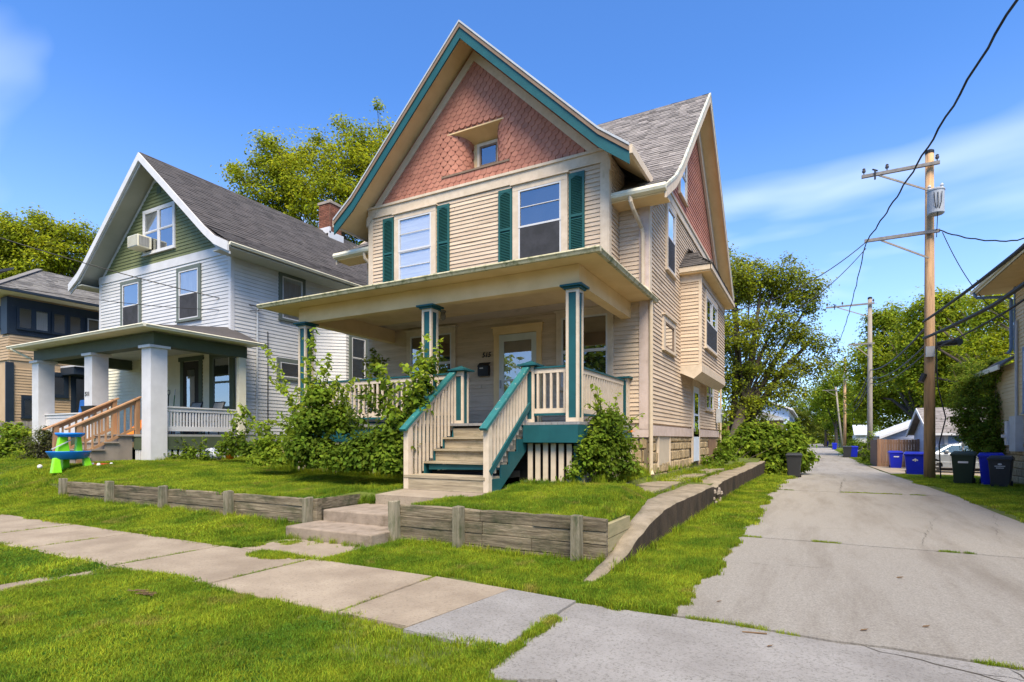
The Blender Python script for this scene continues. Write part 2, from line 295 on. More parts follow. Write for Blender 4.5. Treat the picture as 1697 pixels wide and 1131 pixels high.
def shingles(root,P0,e1,e2,L,Sl,expo,tw,mat,inside=None,nparts=0,th=.014,name='shingle'):
    e1=Vector(e1).normalized(); e2=Vector(e2).normalized(); nn=e1.cross(e2).normalized()
    if nn.z<0: nn=-nn
    items=[]; s=0; r=0
    while s<Sl-.02:
        a=-random.uniform(0,tw); s1=min(s+expo*1.15,Sl)
        while a<L:
            wdt=tw*random.uniform(.6,1.25); a0=max(a,0); a1=min(a+wdt-.004,L)
            if a1-a0>.03:
                c=Vector(P0)+e1*((a0+a1)/2)+e2*(s+expo/2)
                if inside is None or inside(c): items.append((c,a0,a1,s,s1,th*random.choice([.7,1,1.5])))
            a+=wdt
        s+=expo; r+=1
    cp=V(0,0,HC); items.sort(key=lambda i:(i[0]-cp).length)
    J=MB()
    for k,(c,a0,a1,s0,s1,t) in enumerate(items):
        m=MB() if k<nparts else J; P=lambda a,s_,h: Vector(P0)+e1*a+e2*s_+nn*h
        m.hexa([P(a0,s0,0),P(a1,s0,0),P(a1,s1,0),P(a0,s1,0),P(a0,s0,t+.004),P(a1,s0,t+.004),P(a1,s1,.003),P(a0,s1,.003)])
        if k<nparts: m.build(name,mat,root)
    if J.v: tag(J.build(name+'_rows',mat,root),kind='stuff')
def stones(root,o,u,n,length,z0,z1,hs,ws,mat,name='stone',skip=None,zt=None):
    z=z0
    m=MB(); m.lb(o,u,n,0,length,-.08,.0,z0,z1); m.build('mortar_bed',mortar,root)
    while z<z1-.04:
        h=min(random.uniform(*hs),z1-z); 
        if z1-(z+h)<.07: h=z1-z
        a=0
        while a<length-.02:
            w_=min(random.uniform(*ws),length-a)
            if length-(a+w_)<.1: w_=length-a
            if not(skip and skip(a+w_/2,z+h/2)):
                m=MB(); g=.009; b=random.uniform(.015,.045); P=lambda x,y,zz:o+u*x+n*y+V(0,0,zz); j=lambda q=.012:random.uniform(-q,q)
                a0,a1,c0,c1=a+g,a+w_-g,z+g,z+h-g; i=min(.03,w_*.2,h*.25)
                m.hexa([P(a0,0,c0),P(a1,0,c0),P(a1,0,c1),P(a0,0,c1),P(a0+i+j(),b,c0+i),P(a1-i,b+j(.006),c0+i+j()),P(a1-i+j(),b,c1-i),P(a0+i,b,c1-i+j())])
                m.build(name,mat,root)
            a+=w_
        z+=h
# ------------------------------------------------------------------ terrain
def sm(a,b,x): t=np.clip((np.asarray(x,float)-a)/(b-a),0,1); return t*t*(3-2*t)
def dip(y): return -.36*sm(12,44,y)+.30*sm(80,200,y)
def zg(x,y):
    x=np.asarray(x,float); y=np.asarray(y,float)
    wf=sm(-15.4,-13.4,x)
    slope=.66*sm(4.7,6.9,y)
    thr=np.where(x>-5.5,5.92,5.99); walled=np.where(y<thr,.10*sm(4.7,5.8,y)*sm(-5,-9,x),.48+.14*sm(5.9,9,y))
    z=slope*(1-wf)+walled*wf+.13*sm(-9,-15,x)*sm(6.0,8,y)
    inst=(x>-6.605)&(x<-4.865)&(y<6.92); z=np.where(inst,.0,z); z=z-.10*((x>-6.3)&(x<-4.35)&(y>6.92)&(y<8.1))
    wt=np.interp(y,[5.05,5.3,5.6,5.9,6.3,6.8,7.3,7.9,8.5,60],[-.03,.02,.05,.09,.19,.29,.36,.41,.425,.42])
    b=np.where(y<6.78,(x>-2.04)*1.0,sm(-2.75,-2.2,x)); b=b*(y>5.3)*(y<26); z=z*(1-b)+wt*b
    z=np.where((x>-3.06)&(x<-2.3)&(y>9.2)&(y<22),np.minimum(z,.465),z); z=np.where((x>-4.38)&(x<-3.0)&(y>9.3)&(y<10.15),np.minimum(z,.55),z)
    z=z+(dip(y)-.6)*sm(24,40,y)*.8
    z=z+.012*np.sin(x*2.1+1)*np.sin(y*1.7)
    right=dip(y)+.01
    return np.where(x>-1.89,right,z)
def grid(name,xs,ys,zf,mat,kind='structure',parent=None,inside=None):
    X,Y=np.meshgrid(xs,ys); Z=zf(X,Y); nx=len(xs); ny=len(ys)
    v=np.stack([X.ravel(),Y.ravel(),Z.ravel()],1)
    f=[(j*nx+i,j*nx+i+1,(j+1)*nx+i+1,(j+1)*nx+i) for j in range(ny-1) for i in range(nx-1) if inside is None or inside((xs[i]+xs[i+1])/2,(ys[j]+ys[j+1])/2)]
    me=bpy.data.meshes.new(name); me.from_pydata(v.tolist(),[],f); me.materials.append(mat); me.polygons.foreach_set('use_smooth',[True]*len(me.polygons))
    o=bpy.data.objects.new(name,me); COL.objects.link(o); 
    if parent: o.parent=parent
    if kind: o['kind']=kind
    return o
far=pm('distant_ground',(.08,.12,.03),(.06,.09,.02),scale=.2,rough=1)
g=MB(); g.add([(-600,-600,-.9),(600,-600,-.9),(600,900,-.9),(-600,900,-.9)],[(0,1,2,3)]); o=g.build('ground',far); o['kind']='structure'
xs=np.array(sorted(set(list(np.arange(-75,-20,1.0))+list(np.arange(-20,-1.9,.35))+[-6.61,-6.6,-4.87,-4.86,-2.6,-2.35,-2.2,-2.05,-2.03,-1.9])))
ys=np.array(sorted(set([4.55]+list(np.arange(4.7,5.9,.2))+[5.915,5.925,5.985,5.995,6.775,6.785,6.915,6.925]+list(np.arange(6.1,12,.3))+list(np.arange(12,80,2.0)))))
grid('front_yard',xs,ys,zg,soil)
grid('street_verge',np.arange(-75,-1.1,.5),np.array([-2.5,-1,0,.6,1.2,1.8,2.3,2.7,3.0]),lambda X,Y:0*X+.0+.012*np.sin(X*1.7)*np.sin(Y*2.3),soil,inside=lambda x,y:not(x>-1.75 and y>2.6))
grid('verge_edge',np.arange(-75,-1.7,.5),np.array([3.0,3.12,3.24]),lambda X,Y:0*X+.0,soil)
grid('alley_side_verge',np.array([-1.95,-1.6,-1.3,-1.0,-.97]),np.array([4.5]+list(np.arange(5,200,1.5))),lambda X,Y:dip(Y)+.012-.01*(X>-.99),soil)
grid('right_lawn',np.array([3.1,3.2]+list(np.arange(3.6,60,2.0))),np.array([2.0]+list(np.arange(3,200,1.5))),lambda X,Y:dip(Y)+.015-.02*(X<3.15),soil)
st=MB(); st.add([(-75,-12,-.12),(75,-12,-.12),(75,-2.5,-.12),(-75,-2.5,-.12)],[(0,1,2,3)]); o=st.build('street',pm('asphalt',(.06,.06,.06),rough=.9)); o['kind']='structure'
# sidewalk slabs
sw=thing('sidewalk',(-8,3.9,0),kind='structure')
jx=[-1.76,-3.32,-5.05,-6.69,-8.72,-10.42,-12.1,-13.8,-15.5,-17.2,-18.9,-20.6,-22.3,-24,-25.7,-27.4,-29.1,-30.8,-32.5,-34.2,-36,-38,-40]
for i,(a,b) in enumerate(zip(jx[:-1],jx[1:])):
    t=random.uniform(-.004,.006); m=MB()
    y0,y1=3.22-.0*i,4.52
    if i==0:
        m.add([(b+.02,y0,.03),(b+.72,y0,.03),(b+.9,y1-.06,.03),(b+.02,y1,.03),(b+.02,y0,-.08),(b+.72,y0,-.08),(b+.9,y1-.06,-.08),(b+.02,y1,-.08)],[(0,1,2,3),(4,7,6,5),(0,4,5,1),(1,5,6,2),(2,6,7,3),(3,7,4,0)])
        m.build('paving_slab',conc,sw)
        m=MB(); m.add([(b+.722,y0-.06,.027),(a-.05,y0-.08,.022),(a,y1-.12,.03),(b+.902,y1-.06,.03),(b+.722,y0-.06,-.08),(a-.05,y0-.08,-.08),(a,y1-.12,-.08),(b+.902,y1-.06,-.08)],[(0,1,2,3),(4,7,6,5),(0,4,5,1),(1,5,6,2),(2,6,7,3),(3,7,4,0)])
        tag(m.build('paving_slab',concg,sw),'grey patched half of the last sidewalk slab'); continue
    m.box(b+.022,a-.022,y0,y1,-.08,.03); o=m.build('paving_slab',conc,sw,bevel=.012)
m=MB(); m.box(-40,-1.8,3.2,4.55,-.1,-.015); m.build('joint_bed',soil,sw)
# lead walk to the street (mostly overgrown)
m=MB(); m.box(-6.75,-6.45,-2.5,3.19,-.05,.022); o=m.build('path',conc); o['kind']='structure'
m=MB(); m.box(-6.35,-5.0,4.56,5.34,-.05,.022); m.build('paving_slab',conc,sw)
# alley slabs
al=thing('alley',(1,10,0),kind='structure')
def slab(poly,mat=alleym):
    m=MB(); n=len(poly); zz=[float(dip(p[1])) for p in poly]
    m.add([(p[0],p[1],z+.008) for p,z in zip(poly,zz)]+[(p[0],p[1],z-.12) for p,z in zip(poly,zz)],[tuple(range(n)),tuple(range(n,2*n))[::-1]]+[(i,i+n,(i+1)%n+n,(i+1)%n) for i in range(n)])
    return m.build('concrete_slab',mat,al)
def crk(x0,x1,y,amp=.05,n=18,seed=1):
    r=random.Random(seed); p=[]; d=0
    for i in range(n+1):
        d=d*.7+r.uniform(-amp,amp); p.append((x0+(x1-x0)*i/n,y+d))
    return p
c1=crk(-1.78,6.5,4.46,.035,26,3); c2=crk(-.98,3.2,8.55,.02,16,5); c3=crk(-.98,3.2,17.2,.03,12,8)
g_=.024
slab([(-1.72,2.75),(-1.3,2.95),(-1.05,2.6),(-.9,-2.5),(4.0,-2.5)]+[(c[0],c[1]-g_) for c in c1 if c[0]<=1.8][::-1],concg)
slab([(4.03,-2.5),(6.5,-2.5)]+[(c[0],c[1]-g_) for c in c1 if c[0]>1.78][::-1],concg)
slab([(-.98,4.47)]+[(c[0],c[1]+g_) for c in c1 if -.9<c[0]<3.5]+[(3.2,5)]+[(c[0],c[1]-g_) for c in c2][::-1])
slab([(c[0],c[1]+g_) for c in c2]+[(c[0],c[1]-g_*1.5) for c in c3][::-1])
prev=[(c[0],c[1]+g_*1.5) for c in c3]
yy=17.2
for y2 in list(np.arange(23,200,6.0)):
    slab(prev+[(3.2 if y2<26 or y2>36 else 3.2,y2-.012),(-.98,y2-.012)]); prev=[(-.98,y2+.012),(3.2,y2+.012)]
def crackline(x0,y0,x1,y1,w,seed,br=0):
    r=random.Random(seed); n=max(8,int(math.hypot(x1-x0,y1-y0)/.07)); P=[]; d=0
    for i in range(n+1):
        d=d*.8+r.uniform(-.03,.03); t=i/n; nx_,ny_=-(y1-y0),(x1-x0); L=math.hypot(nx_,ny_); P.append((x0+(x1-x0)*t+nx_/L*d,y0+(y1-y0)*t+ny_/L*d))
    m=MB(); vs=[]
    for i,(x,y) in enumerate(P): ww=w*r.uniform(.3,1)*(1-abs(2*i/n-1)**4); z=float(dip(y))+.0105; vs+=[(x-ww*.5,y-ww*.8,z),(x+ww*.5,y+ww*.8,z)]
    m.add(vs,[(2*i,2*i+2,2*i+3,2*i+1) for i in range(n)]); m.build('crack',crackbed,al)
    for k in range(br):
        i=r.randrange(2,n-2); a=r.uniform(-1.2,1.2)+math.atan2(y1-y0,x1-x0)+r.choice((-1,1))*.8; l=r.uniform(.2,.6); crackline(P[i][0],P[i][1],P[i][0]+l*math.cos(a),P[i][1]+l*math.sin(a),w*.6,seed*7+k)
crackbed=pm('crack_dirt',(.07,.06,.045),rough=1)
m=MB(); m.box(-2.0,6.5,-2.5,9,-.14,-.012); m.build('crack_bed',crackbed,al)
m=MB(); m.hexa([(-1,9,-.12),(3.25,9,-.12),(3.25,18,-.12),(-1,18,-.12),(-1,9,-.015),(3.25,9,-.015),(3.25,18,-.03),(-1,18,-.03)]); m.build('crack_bed',crackbed,al)
# driveway by the garages
m=MB(); m.add([(3.22,30.5,float(dip(30.5))+.03),(14,30.5,float(dip(30.5))+.03),(14,43,float(dip(43))+.03),(3.22,43,float(dip(43))+.03)],[(0,1,2,3)]); o=m.build('driveway',conc); o['kind']='structure'

for q in ((.9,4.4,3.6,4.05,.014,1,4),(.2,4.42,2.2,3.7,.010,2,3),(1.75,3.9,3.3,3.1,.010,3,3),(2.6,5.9,3.2,4.5,.008,4,2),(-.9,6.6,.2,6.9,.006,5,1),(1.2,8.6,2.0,12.5,.009,6,3),(.6,17,1.2,26,.02,7,2),(-.6,9.5,1.0,10.4,.006,8,1),(.1,3.0,1.2,2.2,.007,9,2),(2.2,9.5,3.1,14,.01,10,2),(2.4,3.0,2.9,1.9,.008,12,2)): crackline(*q)
# ================================================================== MAIN HOUSE
dsm=pm('tan_downspout',(.55,.45,.32),(.47,.38,.26),rough=.6,bump=.05)
YW=12.0; YG=11.29; XR=-3.1; XL=-11.2; XGL=-10.44; XGR=-3.78; YB=22.15; ZF=1.70
MH=thing('house',(-7.1,12,.6),'two-storey cream clapboard house with red fish-scale gable and teal porch trim','house')
w_=MB(); w_.box(XL+.01,XR-.02,YW+.02,YB-.02,1.4,6.7)          # body
w_.box(XGL+.02,XGR-.02,YG+.02,YW+.5,4.4,7.5)
w_.build('wall',siding,MH)
# gable end solid behind right wall and front gable
m=MB()
m.prism([V(XR-.02,YW+.3,6.6),V(XR-.02,YB-.3,6.6),V(XR-.02,17.05,11.2)],(-.1,0,0)); m.build('gable_wall',siding,MH)
AXL,AXR,AZ0,AZ1=-8.03,-6.17,7.88,8.87; BXL,BXR,BY=-7.44,-6.64,YG+.46
def gz(x): return 10.50-abs(x+7.11)*1.0          # height of the scale field under the rake
m=MB()
def tri(x0,x1,z0,zt):  # vertical wall strips of the front gable around the alcove
    n=12
    for i in range(n):
        a=x0+(x1-x0)*i/n; b=x0+(x1-x0)*(i+1)/n
        ta=min(gz(a)+.3,1e9) if zt is None else zt; tb=min(gz(b)+.3,1e9) if zt is None else zt
        if min(ta,tb)>z0+.02: m.hexa([(a,YG+.005,z0),(b,YG+.005,z0),(b,YG+.06,z0),(a,YG+.06,z0),(a,YG+.005,ta),(b,YG+.005,tb),(b,YG+.06,tb),(a,YG+.06,ta)])
tri(XGL+.02,AXL,7.49,None); tri(AXR,XGR-.02,7.49,None); tri(AXL,AXR,7.49,AZ0); tri(AXL,AXR,AZ1,None)
m.build('gable_wall',scale_m,MH)
# alcove shell
m=MB()
def curveL(t): a=t*math.pi/2; return V(AXL+(BXL-AXL)*math.sin(a),YG+(BY-YG)*(1-math.cos(a)),0)
def curveR(t): a=t*math.pi/2; return V(AXR+(BXR-AXR)*math.sin(a),YG+(BY-YG)*(1-math.cos(a)),0)
for cf in (curveL,curveR):
    m=MB()
    for i in range(8):
        a=cf(i/8); b=cf((i+1)/8)
        m.hexa([a+V(0,.004,AZ0),b+V(0,.004,AZ0),b+V(0,.05,AZ0),a+V(0,.05,AZ0),a+V(0,.004,AZ1),b+V(0,.004,AZ1),b+V(0,.05,AZ1),a+V(0,.05,AZ1)])
    m.build('alcove_side',scale_m,MH)
m=MB(); m.hexa([(AXL,YG-.004,AZ1),(AXR,YG-.004,AZ1),(AXR,BY+.05,8.72),(AXL,BY+.05,8.72),(AXL,YG-.004,AZ1+.03),(AXR,YG-.004,AZ1+.03),(AXR,BY+.05,8.76),(AXL,BY+.05,8.76)]); m.build('alcove_soffit',soffit,MH)
m=MB(); m.box(BXL-.02,BXR+.02,BY,BY+.06,AZ0,AZ1); m.build('alcove_back',soffit,MH)
m=MB(); m.box(AXL-.03,AXR+.03,YG-.035,BY,AZ0-.045,AZ0); m.build('alcove_sill',brownedge,MH)
window(MH,V(-7.22,BY-.002,8.12),UX,NF,.50,.50,cw=.07,sm=brownedge,style='single',head=.07,crown=False,sill=.04)
# fish scales
SW,SE=.17,.115
def scale_mesh():
    m=MB(); p=[(-SW/2+.003,.17),(SW/2-.003,.17),(SW/2-.003,.06)]
    for i in range(1,7): a=math.pi*i/7; p.append(((SW/2-.003)*math.cos(a),.06-.078*math.sin(a)))
    p.append((-SW/2+.003,.06)); n=len(p)
    vs=[(x,-.016-.010*(z<.05),z) for x,z in p]+[(x,.004,z) for x,z in p]
    m.add(vs,[tuple(range(n)),tuple(range(n,2*n))[::-1]]+[(i,i+n,(i+1)%n+n,(i+1)%n) for i in range(n)])
    return m
smb=scale_mesh(); sme=bpy.data.meshes.new('scale'); sme.from_pydata(smb.v,[],smb.f); fixn(sme); sme.materials.append(scale_m)
pl=[]
rows=int((10.45-7.57)/SE)+1
for r in range(rows):
    z=7.57+r*SE; off=SW/2*(r%2)
    hw=10.50-z-.06
    def put(x,y,ang): pl.append((x,y,z,ang))
    if z+.04<AZ0-.06 or z>AZ1-.03:
        n=int(hw*2/SW)+2
        for i in range(-n//2,n//2+1):
            x=-7.11+i*SW+off
            if abs(x+7.11)<hw+.05: put(x,YG,0)
    else:
        for side,cf,ax in ((-1,curveL,AXL),(1,curveR,AXR)):
            x=ax-side*-.0; k=0
            x=ax+side*(SW/2+off*.9)
            while abs(x+7.11)<hw+.05: put(x,YG,0); x+=side*SW
            L_=.78; s=SW/2-off*.9+.02
            while s<L_:
                t=s/L_; p=cf(t); q=cf(min(t+.02,1)); d=(q-p); ang=math.atan2(d.y,d.x) if side<0 else math.atan2(-d.y,-d.x)
                put(p.x,p.y,ang); s+=SW
cp=V(0,0,HC); pl.sort(key=lambda q:(V(q[0],q[1],q[2])-cp).length)
J=MB()
for k,(x,y,z,ang) in enumerate(pl):
    M=Matrix.Translation((x,y,z))@Matrix.Rotation(ang,4,'Z')@Matrix.Rotation(random.uniform(-.03,.03),4,'Y')
    if k<300:
        o=bpy.data.objects.new('scale',sme); COL.objects.link(o); o.parent=MH; o.matrix_local=Matrix.Translation(-MH.location)@M
    else: J.add([M@Vector(v) for v in smb.v],smb.f)
if J.v: tag(J.build('scale_rows',scale_m,MH),kind='stuff')
# rake frieze boards against the scale field
m=MB(); pts=[(-10.95+.2,6.9),(-7.11,10.74),(-3.27,6.9)]
m.band([(-10.5,7.33),(-7.11,10.72),(-3.72,7.33)],.03,.27,YG-.045,YG-.002,'y'); m.build('rake_frieze',trim,MH)
# main frieze + corner boards of the wing
m=MB(); m.box(XGL-.01,XGR+.01,YG-.04,YG-.001,7.27,7.53); m.box(XGL-.05,XGR+.04,YG-.075,YG-.041,7.50,7.56); m.build('frieze',trim,MH)
for a,b in ((XGL-.005,XGL+.15),(XGR-.17,XGR+.005)):
    m=MB(); m.box(a,b,YG-.030,YG-.001,4.6,7.268); m.build('corner_board',trim,MH)
m=MB(); m.box(XGR+.001,XGR+.030,YG-.030,YG+.13,4.6,7.5); m.build('corner_board',trim,MH)
E9=.093
claps(MH,V(0,YG,0),UX,NF,4.75,7.27,E9,siding,lambda z:(XGL+.14,XGR-.16),split=.5)
claps(MH,V(XGR,YG,0),UY,NR,4.75,6.62,E9,siding,lambda z:(.125,.70))
claps(MH,V(XGR,YG,0),UY,NR,6.62,7.4,E9,siding,lambda z:(.125,.9))
claps(MH,V(0,YW,0),UX,NF,4.75,6.6,E9,siding,lambda z:(XGR+.02,XR-.2))
claps(MH,V(0,YW,0),UX,NF,1.75,4.45,E9,siding,lambda z:(XL+.1,XR-.2),split=.3)
claps(MH,V(0,YW,0),UX,NF,4.75,6.5,E9,siding,lambda z:(XL+.1,XGL-.02))
# corner boards at the main corner
m=MB(); m.box(XR-.21,XR+.0,YW-.03,YW-.001,1.62,6.5); m.build('corner_board',pinktrim,MH)
m=MB(); m.box(XR+.001,XR+.03,YW-.03,YW+.13,1.72,6.5); m.build('corner_board',trim,MH)
# right wall boards
def extR(z):
    if z<7.45: return (.13,YB-YW-.02)
    return (max(.13,(z-7.45)/1.02+1.0),YB-YW-max(.02,(z-7.45)/1.02+.9))
claps(MH,V(XR,YW,0),UY,NR,1.75,7.22,E9,siding,lambda z:(.13,YB-YW-.02) if z<6.5 else (.13+(z-6.5)*.5,YB-YW-.1-(z-6.5)*.5),split=.5)
m=MB(); m.box(XR,XR+.045,YW+.9,YB-.8,7.24,7.46); m.box(XR,XR+.075,YW+.9,YB-.8,7.44,7.50); m.build('frieze',trim,MH)
claps(MH,V(XR,YW,0),UY,NR,7.5,11.0,.115,scale_m,lambda z:(.95+(z-7.3)/1.02,YB-YW-.9-(z-7.3)/1.02),name='gable_shingle_course')
# skirt boards
m=MB(); m.box(XR,XR+.04,YW-.04,YB,1.47,1.70); m.build('skirt_board',pinktrim,MH)
m=MB(); m.box(XL,XR+.0,YW-.04,YW,1.44,1.61); m.build('skirt_board',pinktrim,MH)
# foundation
def skp(a,z): return (a>.85 and a<2.1 and z>.72) or (4.8<a<6.1)
stones(MH,V(XR-.03,YW,0),UY,NR,YB-YW,.35,1.475,(.20,.27),(.2,.42),stonem,skip=lambda a,z:(.80<a<2.0 and z>.8) or (4.75<a<6.05) or (7.9<a<9.6 and z>.7))
stones(MH,V(XR-.9,YW+.03,0),UX,NF,.87,.35,1.44,(.24,.3),(.25,.45),stonem)
m=MB(); m.box(XL,XR-.9,YW+.02,YW+.2,.4,1.45); m.build('foundation',mortar,MH)
# blocked basement window
m=MB(); m.box(XR-.02,XR+.0,YW+.86,YW+1.96,.80,1.465); m.build('basement_window_board',pm('beige_board',(.52,.44,.33),(.46,.39,.29),scale=4,bump=.05),MH)
m=MB(); m.box(XR-.03,XR+.02,YW+.78,YW+.86,.75,1.465); m.box(XR-.03,XR+.02,YW+1.96,YW+2.02,.75,1.465); m.build('basement_window_frame',trim,MH)
m=MB(); m.box(XR-.02,XR-.0,YW+7.95,YW+9.55,.7,1.465); m.build('basement_window_board',pm('rust_board',(.28,.17,.10),(.2,.12,.07),scale=3),MH)
# side door
d=MB(); d.box(XR+.0,XR+.05,YW+4.78,YW+4.90,.72,2.98); d.box(XR,XR+.05,YW+5.86,YW+5.98,.72,2.98); d.box(XR,XR+.055,YW+4.78,YW+5.98,2.98,3.42)
df=d.build('side_door_frame',trim,MH)
d=MB(); d.box(XR+.0,XR+.040,YW+4.91,YW+5.85,.74,2.97); sd=d.build('side_door',pm('blue_white_door',(.62,.70,.80),(.58,.66,.76),scale=3,rough=.5,bump=0),MH)
for z0,z1 in ((1.55,2.1),(2.16,2.78)):
    d=MB(); d.box(XR+.041,XR+.045,YW+5.1,YW+5.66,z0,z1); d.build('dark_room',dark,sd); d=MB(); d.box(XR+.047,XR+.05,YW+5.1,YW+5.66,z0,z1); d.build('pane',GLASS,sd)
d=MB(); d.box(XR+.041,XR+.09,YW+4.96,YW+5.0,1.62,1.72); d.build('handle',steel,sd)
# right wall windows
window(MH,V(XR,YW+1.58,5.55),UY,NR,.78,1.5,cw=.12,style='double',back=blind,crown=False,head=.13,screen=True)
window(MH,V(XR,YW+1.30,3.58),UY,NR,.95,.60,cw=.17,style='single',back=curtain,sm=brownedge)
window(MH,V(XR,YW+7.2,2.42),UY,NR,1.45,.95,cw=.10,style='pair',back=dark,crown=False)
window(MH,V(XR,YW+3.05,7.95),UY,NR,.75,1.15,cw=.12,style='double',back=curtain,crown=False)
# front lower wall windows, door
window(MH,V(-5.14,YW,2.62),UX,NF,1.12,1.60,cw=.13,style='double',back=dark)
window(MH,V(-9.58,YW,2.62),UX,NF,1.34,1.55,cw=.13,style='double',back=dark)
d=MB(); d.box(-6.97,-6.81,YW-.05,YW,ZF,3.98); d.box(-5.79,-5.66,YW-.05,YW,ZF,3.98); d.box(-6.99,-5.64,YW-.055,YW,3.98,4.15); d.box(-7.02,-5.61,YW-.09,YW,4.15,4.18)
d.build('door_frame',soffit,MH)
d=MB(); o3=V(-6.81,YW,ZF); dm=pm('white_storm_door',(.58,.60,.56),(.52,.54,.5),rough=.5,bump=0)
for a0,a1,z0,z1 in ((0,.13,0,2.27),(.89,1.02,0,2.27),(.13,.89,2.1,2.27),(.13,.89,0,.25),(.13,.89,1.12,1.17)): d.lb(o3,UX,NF,a0,a1,.02,.055,z0,z1)
sd=d.build('storm_door',dm,MH)
d=MB(); d.lb(o3,UX,NF,.13,.89,.022,.026,.25,2.1); d.build('inner_door',pm('inner_door_grey',(.28,.27,.24),(.22,.21,.19),scale=3),sd)
d=MB(); d.lb(o3,UX,NF,.13,.89,.036,.040,1.17,2.1); d.lb(o3,UX,NF,.13,.89,.036,.040,.25,1.12); d.build('pane',GLASS,sd)
d=MB(); d.lb(o3,UX,NF,.03,.06,.055,.09,.95,1.15); d.build('handle',steel,sd)
d=MB(); d.box(-7.39,-7.09,YW-.13,YW-.02,2.98,3.24); d.prism([V(-7.40,YW-.14,3.22),V(-7.08,YW-.14,3.22),V(-7.08,YW-.02,3.31),V(-7.40,YW-.02,3.31)],(0,0,.015)); mbx=d.build('mailbox',black,MH)
d=MB(); d.box(-7.33,-7.23,YW-.1335,YW-.1305,3.16,3.19); d.build('mailbox_label',whitep,mbx)
text_mesh('house_number','515',.17,black,MH,V(-7.33,YW-.025,3.46),UX,shear=.25)
# wing windows and shutters
window(MH,V(-5.90,YG,5.36),UX,NF,1.06,1.72,cw=.15,style='double',back=dark,head=.13,storm=True,screen=True)
window(MH,V(-9.40,YG,5.36),UX,NF,1.04,1.72,cw=.14,style='double',back=blind,head=.13,storm=True)
for a in (-9.93,-8.18,-6.43,-4.66):
    o=V(a,YG,5.38); wd=.36; h=1.80; m=MB()
    for a0,a1,z0,z1 in ((0,.05,0,h),(wd-.05,wd,0,h),(.05,wd-.05,0,.06),(.05,wd-.05,h-.07,h),(.05,wd-.05,h*.47,h*.47+.06)): m.lb(o,UX,NF,a0,a1,.018,.055,z0,z1)
    m.prism([o+V(.05,-.05,h-.07),o+V(.05,-.05,h-.13)]+[o+V(.05+(wd-.1)*i/6,-.05,h-.13+.05*math.sin(math.pi*i/6)) for i in range(1,6)]+[o+V(wd-.05,-.05,h-.13),o+V(wd-.05,-.05,h-.07)],(0,.02,0))
    sh=m.build('shutter',shut,MH); m=MB(); z=.06
    m.lb(o,UX,NF,.05,wd-.05,.016,.024,.06,h-.07)
    while z<h-.1:
        if not(h*.47-.04<z<h*.47+.06): m.hexa([o+V(.05,-.048,z),o+V(wd-.05,-.048,z),o+V(wd-.05,-.026,z+.026),o+V(.05,-.026,z+.026),o+V(.05,-.052,z+.004),o+V(wd-.05,-.052,z+.004),o+V(wd-.05,-.03,z+.03),o+V(.05,-.03,z+.03)])
        z+=.036
    tag(m.build('louvres',shut,sh),kind='stuff')
# ---- roofs
MR=[(11.45,6.60),(12.40,7.18),(13.05,7.70),(17.05,11.52),(19.4,9.52),(21.0,8.13),(22.65,6.70)]
rp=[(a,b) for a,b in MR]
r=MB(); r.band(rp,0,.05,-11.82,-2.62,'x'); rf=r.build('roof',shing,MH)
r=MB(); r.band(rp,.052,.13,-11.80,-2.64,'x'); r.build('roof_soffit',soffit,MH)
for x0,x1 in ((-2.638,-2.60),(-11.84,-11.802)):
    r=MB(); r.band(rp,.055,.27,x0,x1,'x'); r.build('rake_board',trim,MH)
    r=MB(); r.band(rp,-.012,.05,x0-.01,x1+.012,'x'); r.build('drip_edge',dsm if x0<-5 else pm('peeling_pale_green_edge',(.50,.55,.45),(.45,.42,.33),scale=5,mixr=(.45,.55)),MH)
r=MB(); r.band([(q,zz) for q,zz in rp if 12.3<q<22.8],.13,.60,-3.07,-3.0,'x'); r.build('rake_frieze',trim,MH)
# boxed soffit under right rake (deep warm board)
WR=[(-11.08,7.17),(-10.44,7.66),(-7.11,10.99),(-3.78,7.66),(-3.14,7.17)]
r=MB(); r.band(WR,0,.05,10.66,16.6,'y'); r.build('wing_roof',shing,MH)
r=MB(); r.band(WR,.052,.13,10.68,12.2,'y'); r.build('wing_soffit',soffit,MH)
r=MB(); r.band(WR,.135,.38,10.645,10.68,'y'); r.build('teal_fascia',teal,MH)
r=MB(); r.band(WR,.03,.134,10.62,10.68,'y'); r.build('rake_moulding',brownedge,MH)
r=MB(); r.band(WR,-.02,.029,10.605,10.68,'y'); r.build('drip_edge',greym,MH)
for x in (-11.08,-3.14):
    s=1 if x>-7 else -1
    r=MB(); r.box(min(x,x+s*.06),max(x,x+s*.06),10.66,12.25,7.0,7.17); r.build('eave_gutter',trim,MH)
# shingles on the visible faces
segs=[((11.45,6.60),(12.40,7.18)),((12.40,7.18),(13.05,7.70)),((13.05,7.70),(17.05,11.52))]
rem=300
for (y0,z0),(y1,z1) in segs:
    Ls=math.hypot(y1-y0,z1-z0)
    def ins(c):
        zr=10.99-abs(c.x+7.11)
        return c.z>zr-.05 or abs(c.x+7.11)>3.99
    n=110 if rem>150 else 80
    shingles(MH,(-6.9,y0,z0+.002),(1,0,0),(0,y1-y0,z1-z0),4.26,Ls,.14,.27,shing,inside=ins,nparts=100)
    if z0<7: shingles(MH,(-11.8,y0,z0+.002),(1,0,0),(0,y1-y0,z1-z0),1.4,Ls,.14,.34,shing,inside=ins)
